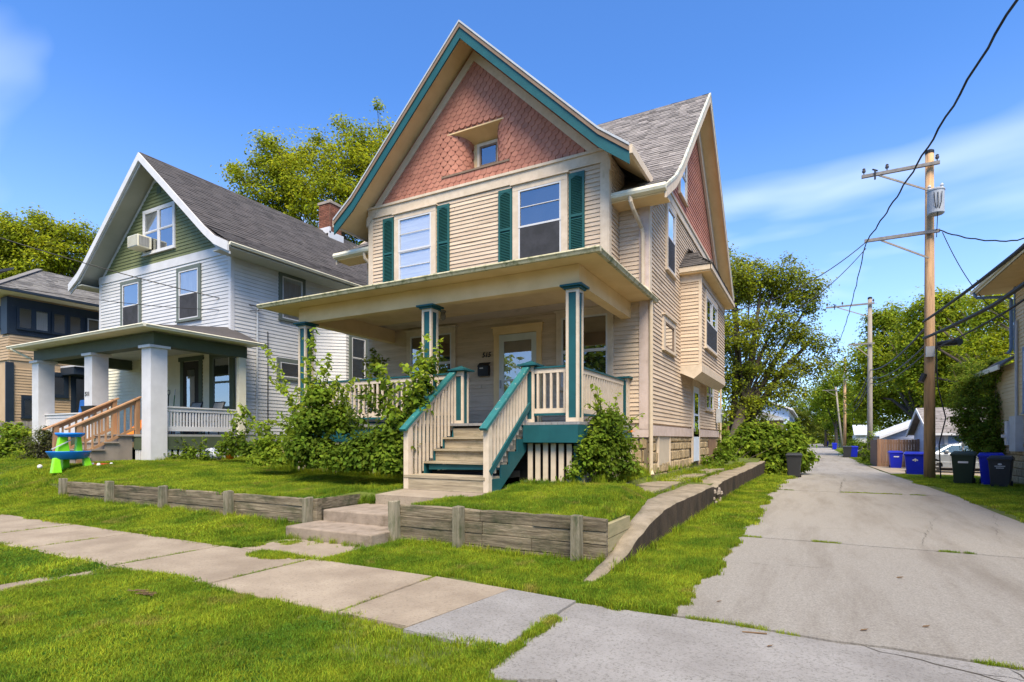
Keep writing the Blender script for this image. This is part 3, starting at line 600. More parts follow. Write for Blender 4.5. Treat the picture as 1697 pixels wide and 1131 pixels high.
# gutters of the main eaves
for x0,x1 in ((-3.95,-2.60),(-11.86,-10.5)):
    r=MB(); r.prism([V(x0,11.47,6.60),V(x0,11.37,6.62),V(x0,11.34,6.55),V(x0,11.36,6.50),V(x0,11.44,6.47),V(x0,11.47,6.47)],(x1-x0,0,0)); r.build('gutter',creamw,MH)
    r=MB(); r.box(x0+.0,x1-.05,11.47,12.0,6.44,6.468); r.build('eave_soffit',soffit,MH)
r=MB(); r.tube([(-3.35,11.42,6.50),(-3.33,11.40,6.36),(-3.30,11.48,6.24),(-3.24,11.9,5.98),(-3.22,11.93,5.86),(-3.22,11.93,5.0),(-3.22,11.93,4.72),(-3.12,11.93,4.62),(-3.05,11.97,4.52),(-3.05,11.97,1.5),(-3.05,11.97,.72),(-3.0,11.9,.62)],.045,8); r.build('downspout',dsm,MH)
r=MB(); r.tube([(-10.75,11.42,6.50),(-10.72,11.42,6.33),(-10.5,11.6,6.05),(-10.48,11.9,5.9)],.045,8); r.build('downspout',dsm,MH)
r=MB(); r.tube([(-3.0,22.1,6.4),(-3.02,22.12,1.0)],.04,8); r.build('downspout',dsm,MH)
r=MB(); r.box(-3.06,-2.62,22.4,22.68,6.36,6.6); r.build('gutter',creamw,MH)
# ---- side bay
BX=-2.56; y0,y1=15.22,19.6
m=MB(); m.box(XR,BX-.02,y0+.02,y1-.02,3.36,5.75); m.build('bay_wall',siding,MH)
claps(MH,V(XR,y0,0),UX,NF,3.37,5.55,E9,siding,lambda z:(.0,BX-XR-.05))
claps(MH,V(BX,y0,0),UY,NR,3.37,5.55,E9,siding,lambda z:(.06,y1-y0))
m=MB(); m.box(BX-.06,BX+.02,y0-.02,y0+.06,3.36,5.56); m.build('corner_board',trim,MH)
m=MB(); m.box(XR,BX+.02,y0-.025,y1,5.56,5.76); m.build('bay_frieze',trim,MH)
m=MB(); m.prism([V(XR,y0-.03,3.36),V(BX+.03,y0-.03,3.36),V(BX+.03,y0-.03,3.17),V(BX-.18,y0-.03,3.0),V(XR,y0-.03,3.17)],(0,y1-y0+.05,0)); m.build('bay_skirt',trim,MH)
m=MB(); m.box(XR+.0,-2.30,y0-.16,y1+.3,5.76,5.80); m.build('bay_soffit',soffit,MH)
m=MB(); m.box(XR,-2.28,y0-.19,y0-.15,5.80,5.93); m.box(-2.30,-2.26,y0-.19,y1+.32,5.80,5.93); m.build('bay_fascia',trim,MH)
ap=V(XR+.01,16.15,6.75); ap2=V(XR+.01,18.7,6.75)
m=MB(); A=V(XR,y0-.2,5.93);B=V(-2.25,y0-.2,5.93);C=V(-2.25,y1+.33,5.93);D=V(XR,y1+.33,5.93)
m.add([A,B,C,D,ap,ap2],[(0,1,4),(1,2,5,4),(2,3,5),(0,3,2,1),(0,4,5,3)]); m.build('bay_roof',shing2,MH)
shingles(MH,A+V(0,0,0),(1,0,0),ap-A,.85,(ap-A).length,.13,.3,shing2,inside=lambda c:c.x<-2.25-(c.z-5.93)*1.02)
shingles(MH,B+V(0,0,0),(0,1,0),V(XR+2.25+0,0,.82),3.5,1.1,.13,.3,shing2,inside=lambda c:c.y>y0-.2+(c.z-5.93)*1.15)
window(MH,V(BX,y0+.55,3.95),UY,NR,1.9,1.35,cw=.1,style='pair',back=blind,crown=False,screen=True)
# ---- porch
PX0,PX1,PY=-10.42,-3.46,8.88
P=MH
m=MB()
a=PX0
while a<PX1-.01:
    b=min(a+.115,PX1); q=MB(); q.box(a+.002,b-.002,PY-.06,YW-.03,ZF-.05,ZF-random.uniform(0,.004))
    q.build('porch_floor_board',pm('grey_floor_paint',(.25,.24,.23),(.2,.19,.18),scale=8,rough=.7,rnd=.05),P); a=b
m=MB(); m.box(PX0,-6.15,PY-.02,PY+.02,1.34,ZF-.055); m.build('porch_fascia',teal,P)
m=MB(); m.box(-4.50,PX1+.0,PY-.14,PY+.02,1.34,ZF-.055); m.box(PX1-.04,PX1,PY+.02,YW-.05,1.34,ZF-.055); m.build('porch_fascia',teal,P)
for x0,x1 in ((PX0,-6.15),(-4.5,PX1-.13)):
    a=x0+.03
    while a<x1-.09: q=MB(); q.box(a,a+.092,PY+.0,PY+.02,.62,1.335+random.uniform(-.02,0)); q.build('skirt_slat',trim,P); a+=.15
m=MB(); m.box(-4.55,PX1,PY-.005,PY+.03,.58,.66); m.box(PX1-.12,PX1-.0,PY-.02,PY+.1,.55,1.335); m.box(PX0,-6.2,PY-.005,PY+.03,.58,.66); m.build('skirt_frame',teal,P)
a=PY+.15
while a<YW-.1: q=MB(); q.box(PX1-.03,PX1-.01,a,a+.09,.62,1.335); q.build('skirt_slat',trim,P); a+=.15
m=MB(); m.box(PX0,PX1-.1,PY+.25,PY+.3,.5,1.3); m.build('under_porch_dark',dark,P)  # near-black sheet behind the slats in place of the shade under the porch
# columns
CW=.118
for cx,cy in ((-3.62,9.0),(-6.72,9.0),(-10.25,9.0)):
    m=MB(); m.box(cx-.1,cx+.1,cy-.1,cy+.1,ZF,4.02); c=m.build('column',teal,P)
    m=MB(); t=.048
    for sx in (-1,1):
        for sy in (-1,1): m.box(*(sorted((cx+sx*CW,cx+sx*(CW-t)))),*(sorted((cy+sy*CW,cy+sy*(CW-t)))),ZF,4.0)
    for z0,z1 in ((ZF,ZF+.07),(3.93,4.0)):
        m.box(cx-CW+t,cx+CW-t,cy-CW+.001,cy-CW+.02,z0,z1); m.box(cx-CW+t,cx+CW-t,cy+CW-.02,cy+CW-.001,z0,z1)
        m.box(cx-CW+.001,cx-CW+.02,cy-CW+t,cy+CW-t,z0,z1); m.box(cx+CW-.02,cx+CW-.001,cy-CW+t,cy+CW-t,z0,z1)
    m.build('column_trim',trim,c)
    m=MB(); m.box(cx-.2,cx+.2,cy-.2,cy+.2,4.02,4.055); m.box(cx-.155,cx+.155,cy-.155,cy+.155,3.985,4.02); m.build('capital',teal,c)
# pilaster at the wall (right)
m=MB(); m.box(-3.72,-3.52,YW-.2,YW-.02,ZF,2.72); c=m.build('end_post',trim,P); m=MB(); m.box(-3.69,-3.55,YW-.212,YW-.2,ZF+.08,2.66); m.build('post_panel',teal,c); m=MB(); m.box(-3.79,-3.45,YW-.27,YW-.02,2.72,2.76); m.build('post_cap',teal,c)
# newels
for cx in (-6.02,-4.50):
    m=MB(); m.box(cx-.09,cx+.09,8.98,9.16,ZF,2.72); c=m.build('newel_post',teal,P)
    m=MB()
    for sx in (-1,1):
        for sy in (-1,1): m.box(*(sorted((cx+sx*.105,cx+sx*.062))),*(sorted((9.07+sy*.105,9.07+sy*.062))),ZF,2.71)
    m.box(cx-.1,cx+.1,8.966,8.982,2.62,2.71); m.box(cx-.1,cx+.1,8.966,8.982,ZF,ZF+.06)
    m.build('newel_trim',trim,c); m=MB(); m.box(cx-.19,cx+.19,8.88,9.26,2.72,2.75)
    m.add([(cx-.17,8.9,2.75),(cx+.17,8.9,2.75),(cx+.17,9.24,2.75),(cx-.17,9.24,2.75),(cx,9.07,2.83)],[(0,1,4),(1,2,4),(2,3,4),(3,0,4)]); m.build('newel_cap',teal,c)
# railings
def rail(x0,y0,x1,y1):
    p=V(x0,y0,0); q=V(x1,y1,0); L=(q-p).length; u=(q-p)/L; n=V(u.y,-u.x,0)
    m=MB(); m.lb(p,u,n,0,L,-.045,.045,2.66,2.69); m.build('rail_cap',teal,P)
    m=MB(); m.lb(p,u,n,0,L,-.022,.022,2.575,2.66); m.build('top_rail',trim,P)
    m=MB(); m.lb(p,u,n,0,L,-.022,.022,1.86,1.945); m.build('bottom_rail',trim,P)
    m=MB(); m.lb(p,u,n,0,L,-.03,.03,1.82,1.86); m.build('rail_strip',teal,P)
    k=max(2,int(L/.128)); me=None
    for i in range(k):
        c=p+u*((i+.5)*L/k); m=MB(); m.box(c.x-.019,c.x+.019,c.y-.019,c.y+.019,1.945,2.575); m.build('baluster',trim,P)
rail(-10.13,9,-6.84,9); rail(-6.60,9,-6.13,9); rail(-4.39,9,-3.74,9); rail(-3.62,9.12,-3.62,YW-.2); rail(-10.25,9.12,-10.25,YW-.1)
# porch roof
m=MB(); m.box(-10.37,-3.50,8.9,9.1,4.06,4.40); m.box(-3.72,-3.50,9.1,YW,4.06,4.40); m.box(-10.37,-10.15,9.1,YW,4.06,4.40); m.build('porch_beam',soffit,P)
m=MB(); m.box(-10.3,-3.6,9.0,YW-.02,4.42,4.45); m.build('porch_ceiling',soffit,P)
EX0,EX1,EY=-11.10,-3.05,8.50
m=MB(); m.add([(EX0,EY,4.405),(EX1,EY,4.405),(EX1,12.3,4.405),(EX0,12.3,4.405),(EX0,EY,4.418),(EX1,EY,4.418),(EX1,12.3,4.418),(EX0,12.3,4.418)],[(0,1,2,3),(4,5,6,7),(0,1,5,4),(1,2,6,5),(2,3,7,6),(3,0,4,7)]); m.build('porch_soffit',soffit,P)
m=MB(); a,b,c_,d_=V(EX0,EY,4.47),V(EX1,EY,4.47),V(EX1,12.35,4.47),V(EX0,12.35,4.47); e,f=V(EX0+1.5,11.28,5.08),V(EX1-1.5,11.28,5.08)
e2,f2=V(EX0+.6,12.35,4.9),V(EX1-.6,12.35,4.9)
m.add([a,b,f,e],[(0,1,2,3)]); m.add([b,c_,V(EX1-.9,12.35,4.85),f],[(0,1,2,3)]); m.add([d_,a,e,V(EX0+.9,12.35,4.85)],[(0,1,2,3)]); m.build('porch_roof',shing2,P)
def gutter(p,q,n,name='porch_gutter',mat=gut,par=None,dz=0):
    p=Vector(p);q=Vector(q); m=MB(); n=Vector(n)
    prof=[(0,.085),(.085,.085),(.095,.06),(.075,.035),(.06,0),(0,0)]
    m.prism([p+n*a+V(0,0,b+dz) for a,b in prof],q-p); return m.build(name,mat,par or P)
gutter((EX0-.09,EY,4.40),(EX1+.09,EY,4.40),(0,-1,0)); gutter((EX1,EY,4.40),(EX1,12.3,4.40),(1,0,0)); gutter((EX0,EY,4.40),(EX0,12.3,4.40),(-1,0,0))
m=MB(); m.box(-7.63,-7.53,10.6,10.7,4.36,4.42); m.lathe((-7.58,10.65,4.18),[(.02,0),(.06,.03),(.07,.09),(.05,.17)],12); lf=m.build('porch_light',pm('lamp_glass',(.25,.24,.22),rough=.15,bump=0),P,smooth=True)
# ---- porch stairs
SX0,SX1=-6.10,-4.54
def tread(i):  # top height, y front
    return ZF-.05-.215*(i), 8.82-.29*i
Y5=7.62
for i in range(1,5):
    zt,yf=tread(i); yf=8.85-.29*i
    if i<4:
        m=MB(); m.box(SX0+.03,SX1-.02,yf-.03,yf+.13,zt-.035,zt); m.build('tread_board',stepwood,P); m=MB(); m.box(SX0+.03,SX1-.02,yf+.135,yf+.29,zt-.035,zt-.002); m.build('tread_board',stepwood,P)
    else:
        m=MB(); m.box(SX0-.06,SX1+.0,7.50,7.84,.745,.79); m.build('tread_board',stepwood,P); m=MB(); m.box(SX0-.06,SX1+.0,7.50+.345,7.99,.745,.788); m.build('tread_board',stepwood,P)
for i in range(0,4):
    z0=ZF-.05-.215*i; yf=8.85-.29*i
    if i==3:
        m=MB(); m.hexa([(SX0+.1,yf+.02,.86),(SX1-.02,yf+.02,.89),(SX1-.02,yf+.04,.89),(SX0+.1,yf+.04,.86),(SX0+.1,yf+.02,.95),(SX1-.02,yf+.02,.975),(SX1-.02,yf+.04,.975),(SX0+.1,yf+.04,.95)]); m.build('riser_board',teal,P); continue
    m=MB(); m.box(SX0+.03,SX1-.02,yf+.02,yf+.04,z0-.125,z0-.04); m.build('riser_board',stepwood,P); m=MB(); m.box(SX0+.03,SX1-.02,yf+.021,yf+.041,z0-.215,z0-.128); m.build('riser_board',stepwood,P)
m=MB(); m.box(SX0-.05,SX1-.01,7.515,7.54,.64,.742); m.build('riser_board',stepwood,P); m=MB(); m.box(SX0-.05,SX1-.01,7.516,7.541,.52,.637); m.build('riser_board',stepwood,P)
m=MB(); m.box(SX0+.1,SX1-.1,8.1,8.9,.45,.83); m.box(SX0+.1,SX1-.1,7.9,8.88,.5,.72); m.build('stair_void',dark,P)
for x in (SX0-.0,SX1-.0):   # sawtooth stringers
    pts=[V(x,8.9,ZF-.055),V(x,8.9,1.2),V(x,7.85,.5),V(x,7.6,.5),V(x,7.6,.74)]
    for i in range(4,0,-1):
        zt=ZF-.05-.215*i-.036; yf=8.85-.29*i
        pts+=[V(x,yf,zt),V(x,yf+.29,zt)]
    m=MB(); m.prism(pts[:2]+pts[2:],(.035,0,0)); m.build('stringer',teal,P)
for k,x in enumerate((SX0-.02,SX1+.02)):
    ya,za,yb,zb=7.42,1.55,9.0,2.74
    m=MB(); m.bar((x,ya,za),(x,yb,zb),.13,.045); m.build('stair_handrail',tealr,P)
    m=MB(); m.bar((x,ya+.1,za-.0),(x,yb,zb-.065),.04,.09); m.build('stair_top_rail',trim,P)
    n=13
    for i in range(n):
        y=7.56+(8.9-7.56)*i/(n-1); zt=za+(y-ya)*(zb-za)/(yb-ya)-.04
        zb_=.56 if i==0 else max(.62,.74+(y-7.6)*.74-.05+random.uniform(-.05,.05))
        if k==0: zb_=.60+ (0 if i<3 else (y-7.75)*.85)+random.uniform(-.05,.05)
        if k==1 and i>0: zb_=.70+(y-7.6)*.80
        if i in(0,): q=MB(); q.box(x-.05,x+.05,y-.05,y+.05,.52,zt+.01); q.build('stair_post',trim,P)
        else: q=MB(); q.box(x-.018+.0,x+.018,y-.018,y+.018,zb_,zt); q.build('baluster',trim,P)
m=MB(); m.bar((SX1+.065,7.55,.86),(SX1+.065,8.98,2.02),.03,.10); m.build('stair_lower_rail',teal,P)
# electric meter + conduit at the rear corner
m=MB(); m.box(XR+.04,XR+.2,21.3,21.6,2.0,2.5); m.lathe((XR+.2,21.45,2.3),[(.09,0),(.09,.05)],12); m.build('meter_box',greym,MH)
# hollow shaded grass path
wk=thing('front_walk',(-5.6,7.3,.5),kind='structure')
for y0_,y1_ in ((6.9,7.47),):
    m=MB(); m.hexa([(-6.25,y0_,.3),(-4.75,y0_,.3),(-4.45,y1_,.3),(-6.15,y1_,.3),(-6.25,y0_,.50),(-4.75,y0_,.50),(-4.45,y1_,.545),(-6.15,y1_,.545)]); m.build('paving_slab',conc,wk)
m=MB(); m.box(-6.15,-4.3,7.49,7.95,.3,.552); m.build('paving_slab',conc,wk)
gs=thing('garden_steps',(-5.7,6,.0),'short flight of worn concrete steps between the two timber walls','steps')
m=MB(); m.box(-6.52,-4.93,5.36,6.0,-.1,.18); m.build('step',stepc,gs,bevel=.02)
m=MB(); m.box(-6.45,-4.95,5.98,6.92,-.1,.345); m.build('step',stepc,gs,bevel=.02)
sp_=thing('side_path',(-2.7,12,.5),kind='structure')
a=9.2
for L_ in (1.3,1.1,1.5,1.2,1.6,1.3,1.5,1.4,1.6):
    m=MB(); m.box(-3.0+random.uniform(-.05,.05),-2.36,a,a+L_-.03,.4,.495+random.uniform(0,.02)); m.build('paving_slab',retc_t,sp_).rotation_euler=(random.uniform(-.004,.004),random.uniform(-.01,.01),0); a+=L_
m=MB(); m.box(-4.4,-3.0,9.25,10.2,.45,.585); m.build('paving_slab',retc_t,sp_)
# ---- concrete retaining wall
rw=thing('retaining_wall',(-1.95,12,0),'long stained concrete retaining wall that swoops down to the sidewalk beside the alley','retaining wall')
prof=[(5.05,-.02,.12),(5.3,.03,.13),(5.6,.07,.14),(5.9,.11,.16),(6.3,.21,.2),(6.8,.31,.24),(7.3,.385,.28),(7.9,.44,.34),(8.5,.455,.45),(9.5,.45,.50)]
y=10.5
while y<28.2: prof.append((y,.45+random.uniform(-.012,.012)+(-.04 if 12.3<y<12.9 else 0),.5)); y+=.7
prof.append((28.2,.36,.45))
py=[p[0] for p in prof]; ys_=np.arange(5.05,28.2,.16); m=MB(); nr=8
def hn(a,b): return .006*math.sin(a*7.3+b*11)+.005*math.sin(a*17.1-b*23)+random.uniform(-.003,.003)
def wz(y): return float(np.interp(y,py,[p[1] for p in prof]))
def ww_(y): return float(np.interp(y,py,[p[2] for p in prof]))
vs=[];fs=[]
for i,y in enumerate(ys_):
    z=wz(y); xo=-1.80+.003*(y-5)-.06*(1-min(1,(y-5.05)))
    dmg=max(0,1-abs(y-12.6)/.9)
    for k in range(nr+1):
        t=k/nr; zz=-.5+(z-.02+.5)*t; vs.append((xo+hn(y,zz)-dmg*random.uniform(0,.05)*(t>.35),y,zz-(dmg*random.uniform(0,.05) if k==nr else 0)))
for i in range(len(ys_)-1):
    for k in range(nr): q=i*(nr+1)+k; fs.append((q,q+1,q+nr+2,q+nr+1))
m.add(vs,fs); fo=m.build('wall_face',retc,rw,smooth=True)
m=MB(); v2=[];f2=[]
for i,y in enumerate(ys_):
    e=vs[i*(nr+1)+nr]; z=wz(y); w_=ww_(y); dmg=max(0,1-abs(y-12.6)/.9)
    v2+=[e,(e[0]-.02,y,max(e[2],z-dmg*.04)+.008)]+[(e[0]-w_*q,y,z+.01+random.uniform(-.004,.004)) for q in (.35,.65,.96)]+[(e[0]-w_,y,z-.02),(e[0]-w_,y,-.5)]
for i in range(len(ys_)-1):
    for k in range(6): q=i*7+k; f2.append((q,q+1,q+8,q+7))
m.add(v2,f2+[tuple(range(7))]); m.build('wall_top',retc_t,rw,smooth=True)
m=MB(); m.box(-2.25,-1.75,28.15,28.22,-.5,.44); m.build('wall_end',retc,rw)
for q in range(9):
    y=12.1+q*.13; m=MB(); x=-1.76+random.uniform(-.01,.02); z=random.uniform(.0,.34); s_=random.uniform(.03,.06); m.hexa([(x-s_,y-s_,z-s_),(x+.01,y-s_*.6,z-s_*.5),(x+.015,y+s_*.8,z-s_*.6),(x-s_,y+s_,z-s_),(x-s_,y-s_,z+s_*.7),(x+.01,y-s_*.5,z+s_*.5),(x,y+s_,z+s_*.8),(x-s_,y+s_,z+s_)]); m.build('broken_concrete',block,rw)
# ---- timber walls
def post_mesh(x,y,z0,z1,w=.11,d=.135,cut=0):
    z1+=.02
    m=MB(); j=lambda:random.uniform(-.012,.012); l=random.uniform(-.02,.02)
    m.hexa([(x-w/2,y-d,z0),(x+w/2,y-d,z0),(x+w/2,y,z0),(x-w/2,y,z0),(x-w/2+l,y-d+.01,z1+j()),(x+w/2+l-.01,y-d+.015,z1+j()),(x+w/2+l,y,z1+j()),(x-w/2+l,y,z1+j())]); return m
def timber(lbl,x0,x1,y,zb,zt,posts,joints,loc):
    T=thing('timber_retaining_wall',loc,lbl,'timber wall','timber retaining walls')
    n=4; h=(zt-zb)/n
    for r_ in range(n):
        xs=[x0]+[j+random.uniform(-.03,.03) for j in (joints if r_%2 else joints[::2])]+[x1]
        for a,b in zip(xs[:-1],xs[1:]):
            z0=zb+r_*h; dy=random.uniform(-.01,.01); z1=z0+h-.006; k=6; m=MB()
            vs=[]
            for i in range(k+1):
                x=a+.004+(b-a-.008)*i/k; w1=random.uniform(-.005,.005) if r_==n-1 else random.uniform(-.002,.002)
                if r_==n-1 and i in(0,k): w1-=.01
                c=random.uniform(-.004,.004)
                vs+=[(x,y+dy+c,z0),(x,y+.07,z0),(x,y+.07,z1+w1),(x,y+dy+.008+c,z1+w1),(x,y+dy+c,z1+w1-.012)]
            fs=[]
            for i in range(k):
                for q in range(5): fs.append((i*5+q,i*5+(q+1)%5,(i+1)*5+(q+1)%5,(i+1)*5+q))
            fs+=[tuple(range(5)),tuple(k*5+q for q in range(5))]
            m.add(vs,fs); m.build('board',oldwood,T)
    for p in posts: post_mesh(p[0],y,zb-.12,p[1]).build('post',postwood,T,bevel=.008)
    return T
TL=timber('longer weathered timber retaining wall left of the concrete steps',-14.15,-6.62,5.95,.0,.50,[(-14.1,.54),(-12.24,.55),(-10.42,.53),(-8.52,.52),(-6.66,.50)],[-12.2,-10.4,-8.6],(-10.4,5.95,0))
for z in (.02,.18,.34):
    m=MB(); m.box(-6.66,-6.60,5.96,7.0,z,z+.152); m.build('board',oldwood,TL)
m=MB(); m.box(-6.6,-6.52,5.93,6.02,-.1,.50); m.build('post',oldwood,TL)
TR_=timber('shorter weathered timber retaining wall right of the concrete steps, its top board split',-4.93,-1.98,5.85,-.06,.53,[(-4.90,.55),(-3.88,.54),(-2.30,.53)],[-3.6,-2.9],(-3.4,5.85,0))
for z in (.08,.24,.40):
    m=MB(); m.box(-2.04,-1.98,5.93,6.75,z-.1,z+.05); m.build('board',pm('fresher_timber',(.33,.28,.16),(.25,.22,.12),scale=5,stretch=(.3,1,4),bump=.3),TR_)
for z in (.02,.18,.34):
    m=MB(); m.box(-4.93,-4.87,5.93,7.0,z,z+.152); m.build('board',oldwood,TR_)
# ================================================================== WHITE HOUSE (left neighbour)
XW=-16.1; XWL=-23.94; YF=11.2; YWB=22.5
WH=thing('house',(-20,11.2,.8),'white vinyl-sided house with olive gable and square white porch columns','house')
m=MB(); m.box(XWL+.02,XW-.02,YF+.02,YWB,1.3,7.5); m.prism([V(XWL+.02,YF+.02,7.5),V(XW-.02,YF+.02,7.5),V(-20.02,YF+.02,10.85)],(0,YWB-YF-.04,0)); m.build('wall',white,WH)
E8=.118
claps(WH,V(0,YF,0),UX,NF,4.7,7.28,E8,white,lambda z:(XWL+.08,XW-.1))
claps(WH,V(0,YF,0),UX,NF,1.6,4.6,E8,creamw,lambda z:(XWL+.08,XW-.1))
claps(WH,V(XW,YF,0),UY,NR,1.55,7.2,E8,white,lambda z:(.1,YWB-YF))
SL=.86
claps(WH,V(0,YF,0),UX,NF,7.56,10.4,E8,oliv,lambda z:(-20.02-(10.62-z)/SL,-20.02+(10.62-z)/SL),name='gable_board')
m=MB(); m.box(XWL-.02,XW+.02,YF-.035,YF,7.28,7.56); m.build('frieze',whitep,WH)
for x in (XWL,XW-.1): m=MB(); m.box(x-.005,x+.105,YF-.03,YF-.001,1.5,7.28); m.build('corner_board',whitep,WH)
m=MB(); m.box(XW,XW+.028,YF-.03,YF+.09,1.5,7.4); m.build('corner_board',whitep,WH)
R1=[(-24.75,7.28),(-24.1,7.62),(-23.6,8.0),(-20.02,11.12),(-16.45,8.0),(-15.95,7.62),(-15.30,7.32)]
r=MB(); r.band(R1,0,.06,10.55,YWB+.3,'y'); r.build('roof',shing2,WH)
r=MB(); r.band(R1,.062,.12,10.57,YWB,'y'); r.build('roof_soffit',pm('grey_soffit_panels',(.42,.43,.38),(.38,.39,.34),scale=2,bump=.02),WH)
r=MB(); r.band(R1,.03,.30,10.50,10.57,'y'); r.build('rake_board',whitep,WH)
r=MB(); r.band([(-24.75,7.16),(-24.1,7.5),(-23.7,7.85),(-20.02,11.0),(-16.35,7.85),(-15.95,7.5),(-15.3,7.2)],.18,.26,10.58,10.62,'y'); r.build('rake_under_trim',greym,WH)  # narrow grey strip just below and behind the rake board
gutter((-15.28,10.55,7.20),(-15.28,YWB+.3,7.20),(1,0,0),mat=creamw,par=WH,name='eave_gutter')
for q0,q1 in ((XW,-15.3),(-24.7,XWL)): m=MB(); m.box(q0,q1,10.6,YWB,7.14,7.17); m.build('eave_soffit',pm('grey_soffit_panels',(.42,.43,.38)),WH)
dz=11.12-8.0; dxx=3.57; L=math.hypot(dz,dxx)
shingles(WH,V(-16.45,10.55,8.003),(0,1,0),(-dxx,0,dz),12.2,L,.17,.34,shing2,th=.012)
shingles(WH,V(-15.30,10.55,7.325),(0,1,0),(-1.15,0,.68),12.2,1.33,.17,.34,shing2,th=.012)
# chimney
CH=thing('chimney',(-20,18.9,10.5),'red brick chimney with white flashing on the charcoal roof','chimney')
m=MB(); m.box(-20.25,-19.55,18.55,19.25,10.3,12.3); m.build('chimney_core',mortar,CH)
J=MB(); z=10.95
rr=0
while z<12.28:
    for (o_,u_,n_) in ((V(-20.25,18.55,0),UX,NF),(V(-19.55,18.55,0),UY,NR)):
        a=-.11*(rr%2)
        while a<.70:
            a0=max(a,0.0);a1=min(a+.21,.70)
            if a1-a0>.03: J.lb(o_,u_,n_,a0,a1-.012,.001,.014+random.uniform(0,.004),z,z+.066)
            a+=.222
    z+=.078; rr+=1
tag(J.build('brick_courses',brickm,CH),kind='stuff')
m=MB(); m.box(-20.3,-19.5,18.5,19.3,12.3,12.42); m.build('chimney_cap',block,CH)
m=MB(); m.lathe((-19.9,18.9,12.42),[(.12,0),(.10,.2)],10); m.build('flue',pm('clay_flue',(.5,.45,.35)),CH)
m=MB(); m.box(-20.32,-19.5,18.47,18.56,10.9,11.18); m.hexa([(-19.56,18.45,10.55),(-19.5,18.45,10.55),(-19.5,19.35,10.55),(-19.56,19.35,10.55),(-19.56,18.45,10.98),(-19.5,18.45,10.98),(-19.5,19.35,10.98),(-19.56,19.35,10.98)]); m.build('flashing',whitep,CH)
# windows
def ow(o,u,n,w,h,**k): return window(WH,o,u,n,w,h,cw=k.pop('cw',.13),cm=k.pop('cm',greytrim),crown=False,head=k.pop('head',.13),**k)
ow(V(-18.80,YF,5.42),UX,NF,1.06,1.62,back=dark,low=(.5,1,curtain),screen=True)
ow(V(-22.28,YF,5.42),UX,NF,1.06,1.62,back=dark,screen=True)
ow(V(-20.86,YF,7.98),UX,NF,1.74,1.42,style='pair',cm=whitep,back=dark,low=(.5,1,curtain),cw=.09,head=.09)
ow(V(XW,YF+1.88,5.58),UY,NR,.86,1.45,back=curtain,style='single')
ow(V(XW,YF+1.80,3.55),UY,NR,.86,.52,style='single',back=dark)
ow(V(-16.95,YF,2.40),UX,NF,.86,1.62,style='double',back=dark,cm=olivd,sm=greytrim,cw=.18,head=.16)
m=MB(); m.box(-18.75,-18.57,YF-.04,YF,1.5,4.0); m.box(-17.73,-17.55,YF-.04,YF,1.5,4.0); m.box(-18.82,-17.48,YF-.06,YF,4.0,4.14); m.build('door_frame',olivd,WH)
m=MB(); m.box(-18.56,-17.74,YF-.03,YF-.001,1.5,3.98); dd=m.build('front_door',pm('dark_door',(.03,.025,.02)),WH); m=MB(); m.box(-18.35,-17.95,YF-.036,YF-.031,2.3,3.7); m.build('curtain',curtain,dd); m=MB(); m.box(-18.36,-17.94,YF-.044,YF-.04,2.28,3.72); m.build('pane',GLASS,dd)
window(WH,V(-20.6,YF,2.4),UX,NF,.7,1.6,cw=.12,cm=olivd,back=dark,crown=False)
# attic vent
m=MB(); m.box(-20.14,-19.9,YF-.03,YF-.0,9.95,10.2); m.build('attic_vent',olivd,WH)
# side bay
m=MB(); m.prism([V(XW,14.6,1.5),V(-15.3,15.3,1.5),V(-15.3,17.6,1.5),V(XW,18.3,1.5)],(0,0,4.2)); m.build('bay_wall',white,WH)
claps(WH,V(-15.3,15.3,0),UY,NR,1.55,5.7,E8,white,lambda z:(0,2.3))
uu=V(.8,.7,0).normalized(); claps(WH,V(XW,14.6,0),uu,V(uu.y,-uu.x,0),1.55,5.7,E8,white,lambda z:(0,1.06))
ow(V(-15.3,15.55,3.7),UY,NR,.72,1.55,style='double'); ow(V(-15.3,16.55,3.7),UY,NR,.72,1.55,style='double')
# foundation strip
m=MB(); m.box(XW-.3,XW-.04,YF,YWB,.4,1.52); m.build('foundation',stonem,WH)
m=MB(); m.tube([(-15.98,12.05,5.75),(-15.98,12.05,5.6),(-15.98,12.02,1.5)],.03,8); m.tube([(-15.98,12.05,5.75),(-15.9,12.1,5.83),(-15.82,12.12,5.72)],.035,8); m.build('service_mast',greym,WH)
m=MB(); m.tube([(-16.05,12.5,5.0),(-16.05,12.5,1.6)],.015,6); m.build('conduit',black,WH)
# white porch
WP=WH; FZ=1.53
m=MB(); m.box(-21.9,-15.4,8.4,YF,FZ-.06,FZ); m.build('porch_floor',pm('porch_floor_grey',(.30,.30,.27)),WP)
m=MB(); m.box(-15.44,-15.40,8.8,YF,1.12,FZ-.065); m.box(-16.25,-15.8,8.42,8.46,1.12,FZ-.065); m.box(-21.9,-17.5,8.42,8.46,1.12,FZ-.065); m.build('porch_skirt_beam',olivd,WP)
for k in range(int(2.3/.16)):
    m=MB(); m.box(-15.45,-15.43,8.85+k*.16,8.85+k*.16+.09,.6,1.12); m.build('skirt_slat',whitep,WP)
for k in range(5): m=MB(); m.box(-16.22+k*.09,-16.16+k*.09,8.44,8.46,.6,1.12); m.build('skirt_slat',whitep,WP)
m=MB(); m.box(-21.5,-15.6,8.6,YF-.1,.5,1.1); m.build('under_porch_dark',dark,WP)  # near-black block filling the space below the floor in place of its shade
